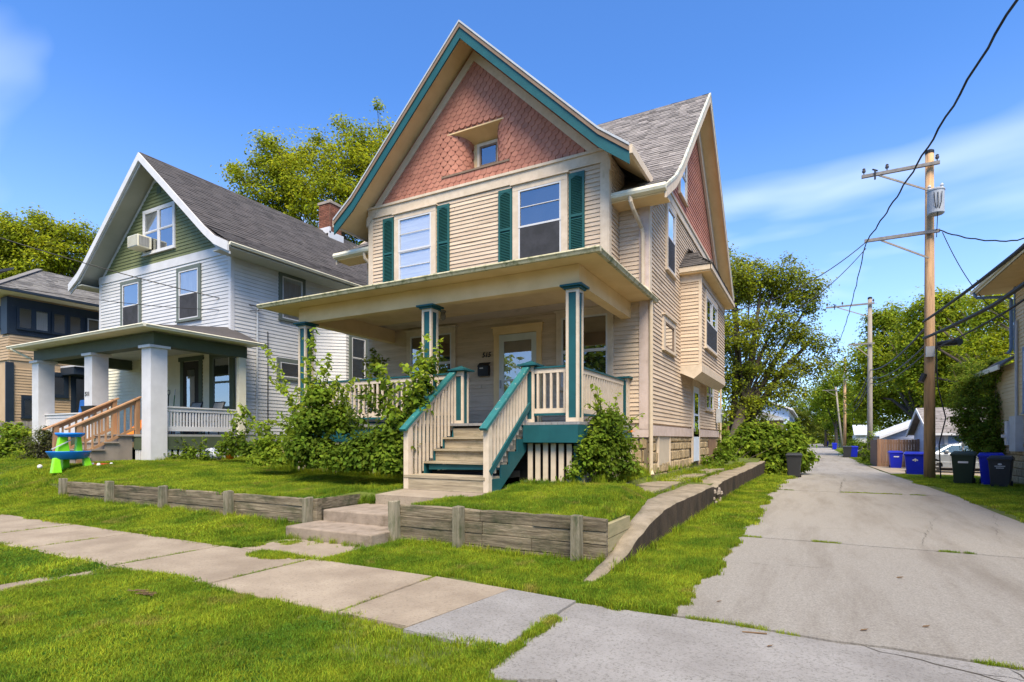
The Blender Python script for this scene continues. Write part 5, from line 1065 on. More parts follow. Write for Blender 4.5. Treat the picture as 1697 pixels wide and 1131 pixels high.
# ================================================================== BINS
def bin_(x,y,h,w,col,lbl,rot=0,lidc=None,logo=None,wheel=True,open_=False):
    z=float(dip(y)); T=thing('wheelie_bin',(x,y,z),lbl,'trash bin','wheeled bins along the alley')
    d=w*1.15; b=.76
    m=MB(); m.hexa([(x-w*b/2,y-d*b/2,z+.03),(x+w*b/2,y-d*b/2,z+.03),(x+w*b/2,y+d*b/2,z+.03),(x-w*b/2,y+d*b/2,z+.03),(x-w/2,y-d/2,z+h*.9),(x+w/2,y-d/2,z+h*.9),(x+w/2,y+d/2,z+h*.9),(x-w/2,y+d/2,z+h*.9)]); m.build('body',col,T,bevel=.03)
    m=MB(); m.box(x-w/2-.02,x+w/2+.02,y-d/2-.02,y+d/2+.02,z+h*.86,z+h*.91); m.build('rim',col,T,bevel=.01)
    m=MB(); m.hexa([(x-w/2-.03,y-d/2-.04,z+h*.912),(x+w/2+.03,y-d/2-.04,z+h*.912),(x+w/2+.03,y+d/2+.05,z+h*.912),(x-w/2-.03,y+d/2+.05,z+h*.912),(x-w/2+.03,y-d/2+.03,z+h*.97),(x+w/2-.03,y-d/2+.03,z+h*.97),(x+w/2-.03,y+d/2,z+h),(x-w/2+.03,y+d/2,z+h)]); m.build('lid',lidc or col,T,bevel=.012)
    for sx in (-1,1):
        m=MB(); m.tube([(x+sx*(w*.36),y+d*.36,z+.11),(x+sx*(w*.36+.06),y+d*.36,z+.11)],.11,12); m.build('wheel',black,T)
    m=MB(); m.bar((x-w*.35,y+d/2+.05,z+h*.84),(x+w*.35,y+d/2+.05,z+h*.84),.03,.03); m.build('handle',col,T)
    def fy(zz): return y-d*(b+(1-b)*(zz-z-.03)/(h*.9-.03))/2-.006
    if logo=='leaf':
        m=MB(); c=z+h*.66; 
        for dx_,dz_,s_ in ((0,.03,.055),(-.07,0,.04),(.07,0,.04),(0,-.035,.035)): m.prism([V(x+dx_-s_,fy(c+dz_),c+dz_),V(x+dx_,fy(c+dz_-s_),c+dz_-s_),V(x+dx_+s_,fy(c+dz_),c+dz_),V(x+dx_,fy(c+dz_+s_),c+dz_+s_)],(0,-.004,0))
        m.build('emblem',whitep,T)
    if logo in('text','bar'):
        c=z+h*.68; m=MB()
        if logo=='text':
            m.prism([V(x+.05*math.cos(a),fy(c+.06),c+.06+.028*math.sin(a)) for a in [i*math.pi/5 for i in range(10)]],(0,-.004,0))
            for zz,hw in ((c,.12),(c-.055,.085)):
                a=-hw
                while a<hw: s_=random.uniform(.012,.022); m.box(x+a,x+a+s_,fy(zz)-.004,fy(zz)-.0,zz-.014,zz+.014); a+=s_+.006
        else: m.box(x-.13,x+.13,fy(c)-.004,fy(c),c-.03,c+.03)
        m.build('emblem',whitep,T)
    for o in T.children:
        pass
    if rot: T.rotation_euler=(0,0,rot)
    return T
blue=pm('blue_bin_plastic',(.010,.022,.42),(.008,.018,.36),scale=5,rough=.4,bump=.02); green=pm('dark_green_bin_plastic',(.018,.032,.020),rough=.4,bump=.02); char=pm('charcoal_bin_plastic',(.035,.036,.038),rough=.45,bump=.02)
bin_(4.42,23.2,1.10,.62,green,'dark green wheeled bin, leftmost of the three by the stone wall',rot=-.25,logo='bar')
bin_(5.05,22.9,1.06,.62,blue,'blue wheeled bin between the green and the charcoal bin',rot=-.2)
bin_(5.06,21.9,.98,.56,char,'charcoal wheeled bin with white emblem, rightmost by the stone wall',rot=-.3,logo='text')
bin_(4.05,30.3,1.05,.78,blue,'blue wheeled bin with a white leaf emblem on the grass beside the nearest pole',logo='leaf',rot=-.1)
bin_(4.35,39.5,1.05,.66,blue,'blue wheeled bin with a white label against the wooden fence',logo='bar')
bin_(5.25,39.8,1.05,.66,pm('maroon_bin_plastic',(.05,.03,.03)),'dark maroon wheeled bin behind the leaf-marked blue bin')
bin_(-.62,24.8,.98,.55,char,'dark bin alone at the left edge of the alley under the bush')
for x,y,c,l in ((3.0,62,char,'dark bin on the alley edge left of a blue one before the third pole'),(3.55,62.5,blue,'tilted blue bin on the alley edge before the third pole'),(4.95,66,green,'dark bin behind the third pole'),(5.7,66.5,blue,'blue bin behind the third pole, right of a dark one'),(3.3,105,blue,'distant blue bin far along the alley'),(2.9,140,blue,'most distant blue bin where the alley vanishes')):
    bin_(x,y,1.1,.7,c,l)
# litter
T=thing('litter',(5.5,21.3,0),'crumpled white litter at the foot of the stone wall','litter'); m=MB(); m.tube([(5.55,21.5,.06),(5.7,21.3,.05),(5.75,21.0,.04)],[.05,.035,.06],7); m.build('bag',whitep,T)
# ================================================================== CAR
def car(x0,y0,z0):
    T=thing('parked_car',(x0+2.2,y0,z0),'silver hatchback parked across the drive behind the nearest utility pole','car')
    silver=pm('silver_car_paint',(.38,.40,.42),(.36,.38,.40),rough=.28,metal=.5,bump=0,coat=.6); tyre=pm('tyre_rubber',(.02,.02,.02),rough=.8); chrome=pm('wheel_alloy',(.6,.6,.6),rough=.3,metal=.7,bump=0)
    low=[(.05,.24),(.0,.50),(.06,.68),(.4,.84),(.95,.94),(2.4,.97),(3.7,1.0),(4.25,.97),(4.33,.7),(4.25,.26)]
    W=.86
    n=len(low); m=MB(); secs=[(-W,.96,.03),(-W*.97,1,0),(W*.97,1,0),(W,.96,.03)]
    def prof(yy,ins): return [V(x0+2.16+(px-2.16)*(1-ins),y0+yy,z0+.30+(pz-.30)*(1-ins*.5)) for px,pz in low]
    rings=[prof(-W,.05),prof(-W*.93,.0),prof(W*.93,0),prof(W,.05)]
    vs=[v for r_ in rings for v in r_]; fs=[]
    for a in range(3):
        for i in range(n): fs.append((a*n+i,a*n+(i+1)%n,(a+1)*n+(i+1)%n,(a+1)*n+i))
    fs+=[tuple(range(n)),tuple(3*n+i for i in range(n))]; m.add(vs,fs); m.build('body',silver,T,bevel=.04)
    cab=[(.78,.92),(1.48,1.38),(2.0,1.47),(3.3,1.46),(3.85,1.32),(4.22,.98)]
    m=MB(); f=lambda yy,k:[V(x0+2.6+(px-2.6)*k,y0+yy,z0+pz-(.0 if pz<1 else (1-k)*.6)) for px,pz in cab]
    a=f(-W*.98,1.0);b=[V(v.x,y0-W*.74 if v.z>z0+1.1 else v.y,v.z) for v in a]; c=[V(v.x,y0+W*.74 if v.z>z0+1.1 else y0+W*.98,v.z) for v in a]
    k=len(cab); m.add(b+c,[(i,(i+1)%k,(i+1)%k+k,i+k) for i in range(k)]+[tuple(range(k)),tuple(range(k,2*k))]); m.build('cabin',silver,T,bevel=.03)
    gl=pm('car_window_glass',(.05,.09,.12),rough=.06,bump=0,spec=.8)
    for q in ([(1.08,1.0),(1.56,1.33),(2.42,1.39),(2.42,1.0)],[(2.50,1.0),(2.50,1.39),(3.3,1.38),(3.55,1.0)],[(3.62,1.0),(3.4,1.36),(3.72,1.28),(3.95,1.02)]):
        for sy in (-1,1):
            m=MB(); ps=[]
            for px,pz in q:
                t=(pz-.97)/.47; ps.append(V(x0+px,y0+sy*(W*(.98-.22*max(0,t)**1)+.012),z0+pz))
            m.prism(ps,(0,-.006*sy,0)); m.build('side_window',gl,T)
    m=MB(); m.hexa([V(x0+.88,y0-.62,z0+.99),V(x0+1.44,y0-.55,z0+1.355),V(x0+1.44,y0+.55,z0+1.355),V(x0+.88,y0+.62,z0+.99),V(x0+.85,y0-.62,z0+1.01),V(x0+1.41,y0-.55,z0+1.375),V(x0+1.41,y0+.55,z0+1.375),V(x0+.85,y0+.62,z0+1.01)]); m.build('windscreen',gl,T)
    for px in (.85,3.45):
        for sy in (-1,1):
            m=MB(); m.tube([(x0+px,y0+sy*(W-.2),z0+.32),(x0+px,y0+sy*(W+.01),z0+.32)],.32,24); wl=m.build('wheel',tyre,T)
            m=MB(); m.tube([(x0+px,y0+sy*(W+.012),z0+.32),(x0+px,y0+sy*(W+.02),z0+.32)],.10,12)
            for i in range(6): t=i*math.pi/3; m.bar((x0+px,y0+sy*(W+.015),z0+.32),(x0+px+.21*math.cos(t),y0+sy*(W+.015),z0+.32+.21*math.sin(t)),.012,.06,up=V(0,0,1) if abs(math.sin(t))<.9 else V(1,0,0))
            m.build('rim',chrome,wl)
            m=MB(); pts=[V(x0+px+.38*math.cos(a_),y0+sy*(W+.0),z0+.32+.38*math.sin(a_)) for a_ in [i*math.pi/10 for i in range(11)]]
            m.prism(pts,(0,-.05*sy,0)); m.build('wheel_arch',black,T)
    m=MB(); m.box(x0+.3,x0+4.1,y0-W+.12,y0+W-.12,z0+.12,z0+.32); m.build('underbody',black,T)
    for sy in (-1,1):
        m=MB(); m.box(x0+.03,x0+.30,y0+sy*.62-.15,y0+sy*.62+.15,z0+.60,z0+.74); m.build('headlight',pm('headlight_lens',(.6,.65,.7),rough=.1,bump=0),T,bevel=.03)
        m=MB(); m.box(x0+1.30,x0+1.45,y0+sy*.88-.06,y0+sy*.88+.06,z0+1.0,z0+1.12); m.build('mirror',silver,T,bevel=.02)
    m=MB(); m.box(x0+.6,x0+3.8,y0-W-.012,y0-W+.0,z0+.52,z0+.56); m.build('side_moulding',greym,T)
    for px in (2.4,3.3): m=MB(); m.box(x0+px-.14,x0+px,y0-W-.02,y0-W,z0+.80,z0+.83); m.build('door_handle',silver,T)
    for px in (1.5,2.56): m=MB(); m.box(x0+px,x0+px+.01,y0-W-.002,y0-W+.01,z0+.4,z0+.95); m.build('door_gap',black,T)
car(4.35,34.3,float(dip(34))+.03)
# chain-link post and fence by the car
T=thing('fence_post',(6,32.2,-.3),'thin grey steel fence post standing in front of the parked car','fence post'); m=MB(); m.tube([(6.1,32.2,-.4),(6.1,32.2,1.35)],.04,8); m.build('post',steel,T); m=MB(); m.lathe((6.1,32.2,1.35),[(.05,0),(.05,.03),(.02,.07)],8); m.build('post_cap',steel,T)
# ================================================================== GARAGES, SHEDS, FENCE
lav=pm('lavender_grey_siding',(.42,.44,.52),(.38,.40,.48),scale=2,rough=.6,rnd=.04)
z0=-.45
G1=thing('garage',(9,40,z0),'grey-blue garage with shingled roof and gable facing the alley','garage')
m=MB(); m.box(5.82,13,36.6,43.6,z0,1.8); m.prism([V(5.82,36.6,1.8),V(5.82,43.6,1.8),V(5.82,40.1,3.1)],(7.2,0,0)); m.build('wall',lav,G1)
claps(G1,V(5.8,36.6,0),UY,NL,z0+.1,3.0,.2,lav,lambda z:(0,7) if z<1.75 else (((z-1.75)/.37),7-(z-1.75)/.37))
claps(G1,V(5.8,36.58,0),UX,NF,z0+.1,1.7,.2,lav,lambda z:(0,7.2))
for sl_ in (((36.2,1.72),(40.1,3.22)),((40.1,3.22),(44.0,1.72))):
    m=MB(); m.band(list(sl_),0,.07,5.45,13.4,'x'); m.build('roof',shing,G1)
    m=MB(); m.band(list(sl_),.0,.20,5.40,5.45,'x'); m.build('rake_board',whitep,G1)
shingles(G1,V(5.45,36.2,1.725),(1,0,0),(0,3.9,1.5),7.9,4.18,.17,.4,shing,th=.012)
m=MB(); m.box(5.42,13.4,36.1,36.2,1.6,1.72); m.build('gutter',whitep,G1)
m=MB(); m.box(6.3,8.9,36.53,36.56,z0,1.55); dd=m.build('garage_door',pm('blue_garage_door',(.22,.34,.55),(.2,.31,.5)),G1)
for i in range(5): m=MB(); m.box(6.32,8.88,36.50,36.53,z0+.02+i*.4,z0+.38+i*.4); m.build('panel',pm('blue_garage_door',(.22,.34,.55)),dd)
m=MB(); m.box(6.15,6.3,36.48,36.56,z0,1.62); m.box(8.9,9.05,36.48,36.56,z0,1.62); m.build('door_frame',whitep,G1)
m=MB(); m.box(5.74,5.78,37.9,39.4,z0,1.5); m.build('gable_door',pm('pale_door',(.60,.58,.56)),G1); m=MB(); m.box(5.72,5.78,37.75,37.9,z0,1.6); m.box(5.72,5.78,39.4,39.55,z0,1.6); m.build('gable_door_frame',whitep,G1)
G2=thing('garage',(6,50,z0),'low grey-sided garage with ribbed pale metal roof behind the wooden fence','garage')
m=MB(); m.box(4.45,10.0,46,56,z0,1.75); m.prism([V(4.45,46,1.75),V(10.0,46,1.75),V(7.6,46,3.05)],(0,10,0)); m.build('wall',lav,G2)
claps(G2,V(0,46,0),UX,NF,z0+.1,3.0,.2,lav,lambda z:(4.45,10) if z<1.75 else (4.45+(z-1.75)*2.4,10-(z-1.75)*1.85))
m=MB(); m.band([(4.1,1.62),(7.6,3.15),(10.3,1.68)],0,.06,45.6,56.3,'y'); m.build('roof',metalroof,G2)
J=MB()
for i in range(27): J.band([(4.1,1.655),(7.6,3.185)],0,.035,45.6+i*.4,45.64+i*.4,'y')
tag(J.build('roof_ribs',metalroof,G2),kind='stuff')
m=MB(); m.band([(4.1,1.62),(7.6,3.15),(10.3,1.68)],.06,.22,45.5,45.6,'y'); m.build('rake_board',whitep,G2)
m=MB(); m.box(4.42,4.6,45.95,46.0,z0,1.7); m.build('corner_board',whitep,G2)
FE=thing('wooden_fence',(4,42,z0),'brown board fence section beside the alley behind the blue bins','fence')
zz=-.4
for i in range(19): m=MB(); m.box(3.72+i*.138,3.72+i*.138+.128,41.5,41.53,zz,1.38+random.uniform(-.02,.02)); m.build('board',fencew,FE)
for x in (3.62,6.35): m=MB(); m.box(x,x+.1,41.47,41.57,zz,1.42); m.build('post',fencew,FE)
m=MB(); m.box(3.7,6.4,41.54,41.6,1.1,1.2); m.box(3.7,6.4,41.54,41.6,-.1,0); m.build('fence_rail',fencew,FE)
m=MB(); m.box(3.60,3.64,41.6,46,zz,1.35); m.build('side_board',fencew,FE)
# white shed and pale yellow house further down
SH=thing('shed',(5.6,84,z0),'small white shed with pale sloped roof further down the alley','shed')
m=MB(); m.box(5.0,6.5,84,90,z0,1.9); m.build('wall',whitep,SH); m=MB(); m.hexa([(4.8,83.7,1.9),(6.7,83.7,1.9),(6.7,87,3.2),(4.8,87,3.2),(4.8,83.7,1.98),(6.7,83.7,1.98),(6.7,87,3.28),(4.8,87,3.28)]); m.build('roof',metalroof,SH); m=MB(); m.box(5.3,6.0,83.93,83.98,z0,1.2); m.build('door',pm('pale_door',(.6,.58,.56)),SH)
YH=thing('house',(6,130,z0),'narrow pale yellow house with tall window far down the alley','house'); yel=pm('pale_yellow_siding',(.55,.56,.36),(.5,.5,.32))
m=MB(); m.box(4.7,7.3,130,144,z0,6.0); m.prism([V(4.7,130,6.0),V(7.3,130,6.0),V(6,130,7.6)],(0,14,0)); m.build('wall',yel,YH); claps(YH,V(0,130,0),UX,NF,z0,6,.3,yel,lambda z:(4.7,7.3),join=True)
m=MB(); m.band([(4.3,5.7),(6,7.8),(7.7,5.7)],0,.1,129.6,144,'y'); m.build('roof',shing3,YH)
window(YH,V(5.6,130,3.0),UX,NF,1.0,1.9,cw=.2,crown=False); window(YH,V(5.6,130,.4),UX,NF,1.0,1.3,cw=.2,crown=False)
m=MB(); m.box(4.62,4.9,129.9,130,z0,6); m.build('corner_board',whitep,YH)
# left side: brick garage and blue-white house
BG=thing('brick_garage',(-5,50,z0),'low brown brick garage under the leaning tree left of the alley','garage')
m=MB(); m.box(-10,-2.15,49,54,z0,2.9); m.build('wall',mortar,BG)
J=MB(); z=z0; rr=0
while z<2.85:
    a=-10-.2*(rr%2)
    while a<-2.2: J.lb(V(0,49,0),UX,NF,max(a,-10),min(a+.38,-2.16),.0,.02,z,z+.11); a+=.4
    z+=.125; rr+=1
tag(J.build('brick_courses',pm('brown_brick',(.24,.12,.065),(.17,.085,.05),rough=.9,rnd=.2),BG),kind='stuff')
m=MB(); m.box(-10.2,-2.0,48.8,54.2,2.9,3.1); m.build('roof_edge',greym,BG); m=MB(); m.hexa([(-10.2,48.8,3.1),(-2.0,48.8,3.1),(-2.0,54.2,3.1),(-10.2,54.2,3.1),(-8,51,3.9),(-4.2,51,3.9),(-4.2,52,3.9),(-8,52,3.9)]); m.build('roof',shing3,BG)
BH=thing('house',(-4,64,z0),'white and blue gabled outbuilding beyond the bushes left of the alley','outbuilding'); bw=pm('pale_blue_white_siding',(.62,.70,.80),(.57,.65,.76))
m=MB(); m.box(-4.6,-1.9,58,78,z0,4.1); m.prism([V(-4.6,58,4.1),V(-1.9,58,4.1),V(-4.6,58,5.2)],(0,20,0)); m.build('wall',bw,BH)
claps(BH,V(0,58,0),UX,NF,z0,4.0,.18,bw,lambda z:(-4.5,-1.9))
m=MB(); m.band([(-5.0,5.6),(-1.5,4.2)],0,.15,57.4,78.5,'y'); m.build('roof',whitep,BH)
m=MB(); m.box(-1.9,-1.86,59.5,77,z0,3.6); m.build('blue_siding_panel',pm('steel_blue_siding',(.12,.20,.33),(.1,.17,.3)),BH); m=MB(); m.box(-1.9,-1.84,58,58.3,z0,4.1); m.box(-1.9,-1.84,77,77.4,z0,4.1); m.box(-1.9,-1.84,58.3,77,3.0,3.15); m.build('corner_board',whitep,BH)
# ================================================================== VEGETATION
CT,ST=math.cos(TH),math.sin(TH)
def at(px,py,t):   # a point of the place from a sight line of the survey and its distance
    u=(px-W0/2)/F; return V(t*(-ST+u*CT),t*(CT+u*ST),HC+t*(728-py)/F)
def leaves(name,C,Nn,size,mat,parent,big=False,droop=0,stuff=True):
    n=len(C); C=np.asarray(C,float); Nn=np.asarray(Nn,float)+rng.normal(0,.55,(n,3)); Nn/=np.linalg.norm(Nn,axis=1)[:,None]+1e-9
    a=rng.normal(0,1,(n,3)); a[:,2]-=droop; a-=Nn*(a*Nn).sum(1)[:,None]; a/=np.linalg.norm(a,axis=1)[:,None]+1e-9
    b=np.cross(Nn,a); s=size*rng.uniform(.6,1.25,n)[:,None]
    off=V(0,0,0); q=parent
    while q is not None: off+=q.location; q=q.parent
    C=C-np.array(off)
    if big:
        P=[C-a*s*.5, C-a*s*.15+b*s*.36+Nn*s*.08, C+a*s*.22+b*s*.26+Nn*s*.04, C+a*s*.6-Nn*s*.10, C+a*s*.22-b*s*.26+Nn*s*.04, C-a*s*.15-b*s*.36+Nn*s*.08]
        v=np.stack(P,1).reshape(-1,3); k=6; base=np.arange(n)[:,None]*6
        f=np.concatenate([base+np.array([0,3,2,1]),base+np.array([0,5,4,3])],1).reshape(-1,4)
    else:
        P=[C-a*s*.5, C+b*s*.3+Nn*s*.06, C+a*s*.55, C-b*s*.3+Nn*s*.06]
        v=np.stack(P,1).reshape(-1,3); f=(np.arange(n)[:,None]*4+np.array([0,1,2,3]))
    me=bpy.data.meshes.new(name); me.vertices.add(len(v)); me.vertices.foreach_set('co',v.astype(np.float32).ravel())
    me.loops.add(f.size); me.loops.foreach_set('vertex_index',f.astype(np.int32).ravel()); me.polygons.add(len(f)); me.polygons.foreach_set('loop_start',np.arange(0,f.size,4,dtype=np.int32)); me.update(calc_edges=True)
    me.materials.append(mat); o=bpy.data.objects.new(name,me); COL.objects.link(o); o.parent=parent
    if stuff: o['kind']='stuff'
    return o
def cloud(blobs,nclump,nleaf,rc,flat=.85,zmin=-9):
    """clumps on the shells of blobs -> leaf centres and outward normals, plus clump centres"""
    C=[];Nn=[];K=[]; tot=sum(r*r for _,r in blobs)
    for c,r in blobs:
        m=max(2,int(nclump*r*r/tot))
        d=rng.normal(0,1,(m,3)); d/=np.linalg.norm(d,axis=1)[:,None]; rad=r*rng.uniform(.45,1.05,m)[:,None]
        kc=np.array(c)+d*rad*np.array([1,1,flat]); K.append(kc)
        for i in range(m):
            k=int(nleaf*rng.uniform(.5,1.4)); rr=rc*rng.uniform(.6,1.3)
            g=rng.normal(0,1,(k,3))*rr*.55*np.array([1,1,.7]); p=kc[i]+g
            nn=d[i]*.6+np.array([0,0,.9])+g/rr*.7
            C.append(p); Nn.append(nn)
    C=np.concatenate(C);Nn=np.concatenate(Nn);K=np.concatenate(K); ok=C[:,2]>zmin
    return C[ok],Nn[ok],K
def tree(name,lbl,base,blobs,nclump,nleaf,rc,size,mat,tr=.3,cat='tree',grp=None,fork=None,droop=.3,nb=60,barkm=bark,lean=None,mat2=None,lift=.35):
    base=V(*base); T=thing(name,base,lbl,cat,grp)
    C,Nn,K=cloud(blobs,nclump,nleaf,rc,zmin=base.z+.3)
    if mat2 is not None:
        sel=rng.random(len(C))<.3; leaves('foliage',C[~sel],Nn[~sel],size,mat,T,droop=droop); leaves('foliage',C[sel],Nn[sel],size,mat2,T,droop=droop)
    else: leaves('foliage',C,Nn,size,mat,T,droop=droop)
    cen=Vector(np.mean([np.array(c) for c,_ in blobs],0)); top=max(c[2] for c,_ in blobs)
    fk=fork or base.lerp(cen,lift)
    m=MB(); m.tube([base-V(0,0,.3),base+V(0,0,.25),base.lerp(fk,.5)+V(tr*.3,0,0),fk],[tr*1.45,tr*1.1,tr*.9,tr*.75],10); 
    m.build('trunk',barkm,T,smooth=True)
    for c,r in blobs:
        c=Vector(c)
        mid=fk.lerp(c,.5)+V(0,0,(c-fk).length*.10); ln=(c-fk).length
        r0=tr*.5*max(.25,min(1,r/2.2)); m=MB(); m.tube([fk,mid,c],[r0,r0*.6,r0*.25],6,cap=False); 
        for k in K[rng.integers(0,len(K),max(2,nb//len(blobs)))]: pass
        near=K[np.argsort(((K-np.array(c))**2).sum(1))[:max(3,nb//len(blobs))]]
        for k in near: m.tube([mid.lerp(c,random.uniform(.2,1)),Vector(k)],[r0*.25,r0*.08],4,cap=False)
        m.build('limb',barkm,T,smooth=True)
    return T
B=lambda L,t:[(tuple(at(px,py,t+dt)),r) for px,py,r,dt in L]
tree('tree','tall yellow-green tree rising behind the roof of the white house',(-25,33,0),B([(460,250,1.5,0),(450,290,1.5,0),(515,262,1.1,1),(500,300,2.0,0),(570,258,1.6,0),(567,208,.6,0),(603,232,1.4,1),(590,300,2.4,0),(540,335,2.2,-1),(445,330,1.6,0),(640,222,.7,0),(660,300,2.8,2),(405,305,1.1,0),(386,275,.5,0),(480,345,1.6,0),(620,350,2.4,0),(640,250,1.1,0),(600,400,2.5,2),(530,228,.5,0),(625,175,.22,0),(658,215,.3,0)],38),980,64,.62,.20,leafA,tr=.45,mat2=leafC,nb=90)
tree('tree','green tree crown above the grey roof of the tan house at the far left',(-42,26,0),B([(25,400,1.9,0),(70,390,1.7,0),(62,362,.7,0),(15,425,2,1),(105,420,1.6,0),(138,388,1.1,0),(152,412,1.0,0),(-30,395,1.8,0),(-20,440,2.5,0),(60,440,2.0,0),(-5,360,.4,0),(120,450,1.5,2),(95,385,.9,0)],42),700,60,.66,.22,leafA,tr=.4,mat2=leafC,nb=60)
tree('tree','dark leaning multi-stemmed tree behind the cream house, reaching over the alley',(-3.6,27.2,.2),B([(1215,455,1.1,0),(1245,462,1.1,0),(1290,460,1.1,0),(1325,468,.9,0),(1352,478,.5,0),(1215,480,1.3,0),(1262,490,1.3,1),(1312,490,1.1,0),(1345,505,.6,0),(1222,545,1.3,-1),(1280,545,1.3,0),(1330,555,1.0,0),(1365,570,.6,0),(1392,580,.3,0),(1240,600,1.3,0),(1300,610,1.1,0),(1345,610,.8,0),(1372,600,.4,0),(1275,650,1.1,0),(1320,650,.6,0),(1215,630,1.2,0),(1225,680,1.0,0),(1198,430,.8,2),(1200,560,1.6,2),(1250,680,.8,0)],27.5),820,62,.46,.135,leafC,tr=.30,mat2=leafA,nb=110,fork=at(1232,672,27.2),droop=.8)
m=MB(); Tq=[o for o in bpy.data.objects if o.name.startswith('tree') and abs(o.location.x+3.6)<.01][0]
for a,b,c in (((1224,720),(1262,640),(1330,520)),((1218,715),(1245,600),(1262,470)),((1240,700),(1300,610),(1350,560)),((1214,720),(1222,600),(1215,480))):
    m=MB(); m.tube([at(*a,27.2),at(*b,27.4),at(*c,27.6)],[.19,.13,.05],7); m.build('limb',bark,Tq,smooth=True)
tree('tree','broad green tree behind the second pole and the metal-roofed garage',(9.5,60,-.4),B([(1440,600,2.6,0),(1470,560,2.2,0),(1500,620,3.0,0),(1440,655,2.0,0),(1455,530,1.2,0),(1480,520,1.0,0),(1520,570,2.6,0),(1470,670,3,0),(1540,650,3,0)],58),800,60,.9,.29,leafB,tr=.45,mat2=leafA)
tree('tree','tall bright-topped tree behind the nearest utility pole',(14.5,52,-.4),B([(1530,520,1.9,0),(1560,515,1.9,0),(1600,520,1.7,0),(1560,570,2.6,0),(1610,590,2.8,0),(1570,640,3,0),(1620,650,2.8,0),(1525,560,1.9,0),(1545,500,.8,0),(1580,495,.8,0),(1520,620,2.4,1),(1600,690,2.5,3)],50),820,60,.82,.27,leafB,tr=.45,mat2=leafA)
tree('tree','loose-crowned green tree beside the tan house eave',(15.5,38,-.3),B([(1640,530,1.6,0),(1665,500,1.2,0),(1640,580,1.8,0),(1670,560,1.4,0),(1680,620,2,0),(1625,620,1.8,0),(1645,490,.6,0),(1690,520,.9,0),(1650,660,2,0),(1610,500,.6,0)],41),460,56,.64,.21,leafA,tr=.3,mat2=leafB)
for px,py,r,t,l in ((1368,660,3.2,120,'dark tree right of the alley near its vanishing point'),(1385,640,3.5,105,'green tree crowding the third utility pole'),(1372,695,3.0,140,'small far tree below the thin poles'),(1335,700,4.0,165,'far green tree left of the alley end'),(1352,722,3.5,215,'farthest hazy tree closing the alley'),(1318,690,3.6,130,'tree behind the blue and white outbuilding'),(1410,690,3,110,'tree behind the pale yellow house')):
    c=at(px,py,t); d=r*.8
    tree('tree',l,(c.x,c.y,-.4),[(tuple(c+V(0,0,0)),r),(tuple(c+V(-d,0,-d*.6)),r*.8),(tuple(c+V(d,1,-d*.5)),r*.8),(tuple(c+V(.3,0,-d*1.6)),r*.9),(tuple(c+V(0,0,d*.8)),r*.6)],240,40,1.1,.42,leafB if t<130 else leafC,tr=.3,grp='trees at the far end of the alley',nb=15)
# unseen trees added behind the camera to darken pane reflections and block low sky
C,Nn,K=cloud([((x,random.uniform(-34,-27),random.uniform(2,10)),random.uniform(3.5,5)) for x in range(-48,44,3)],1300,34,1.5)
o=leaves('woodland',C,Nn,.7,leafB,None); tag(o,'belt of street trees on the far side of the street','woodland',kind='stuff')
# woodland mass closing the view
C,Nn,K=cloud([(tuple(V(x,y,1+random.uniform(0,2))),random.uniform(4,6)) for x,y in [(-12,120),(-20,110),(-9,150),(-6,190),(10,190),(16,150),(24,120),(30,95),(3,240),(-2,235),(12,230),(38,80),(26,70),(-30,95),(-14,230)]],900,34,1.5)
o=leaves('woodland',C,Nn,.6,leafB,None); tag(o,'far belt of trees behind the alley and the gardens','woodland',kind='stuff')
def bush(name,lbl,base,blobs,nclump,nleaf,rc,size,mat,big=False,cat='shrub',mat2=None,grp=None,droop=.5,stems=10,zmin=None):
    T=thing(name,base,lbl,cat,grp); zb=base[2] if zmin is None else zmin
    C,Nn,K=cloud(blobs,nclump,nleaf,rc,zmin=zb)
    if mat2 is not None:
        sel=rng.random(len(C))<.35; leaves('foliage',C[~sel],Nn[~sel],size,mat,T,big,droop); leaves('foliage',C[sel],Nn[sel],size,mat2,T,big,droop)
    else: leaves('foliage',C,Nn,size,mat,T,big,droop)
    m=MB()
    for k in K[rng.integers(0,len(K),stems)]:
        k=Vector(k); b=Vector(base)+V(random.uniform(-.2,.2),random.uniform(-.2,.2),0); m.tube([b,b.lerp(k,.5)+V(0,0,.1),k],[.018,.012,.005],5,cap=False)
    m.build('stem',bark,T); return T
bush('bush','large bright leafy bush at the end of the retaining wall, left of the alley',(-3.2,24.5,-.1),B([(1215,752,.8,0),(1245,732,.75,0),(1272,742,.95,0),(1300,738,.8,0),(1318,752,.7,0),(1262,765,.9,0),(1298,772,.8,0),(1205,765,.6,0),(1240,712,.32,0),(1262,715,.3,0),(1310,712,.3,0),(1325,735,.35,0),(1282,712,.3,0),(1330,765,.4,1),(1270,790,.6,-1)],24.5),300,60,.32,.17,leafD,big=True,mat2=leafE,droop=.9,stems=20,zmin=-.1)
bush('tree','small dark tree crowding the corner of the tan house above the bins',(6.0,26.2,-.1),B([(1640,640,.8,0),(1652,605,.45,0),(1622,690,.85,0),(1652,710,.7,-1),(1605,700,.42,0),(1600,722,.3,0),(1662,672,.5,-1),(1640,740,.6,-1),(1612,640,.6,1),(1590,665,.45,1),(1600,610,.5,2),(1655,622,.3,-1),(1625,725,.7,0),(1660,745,.4,-1)],21),420,62,.24,.10,leafD,mat2=leafC,cat='tree',stems=40,zmin=.5)
bush('bush','low bush beside the ivy-covered second pole',(5.0,62,-.4),B([(1418,745,1.2,0),(1425,735,.9,0),(1410,752,.8,0)],55),60,50,.4,.2,leafD,zmin=-.4)
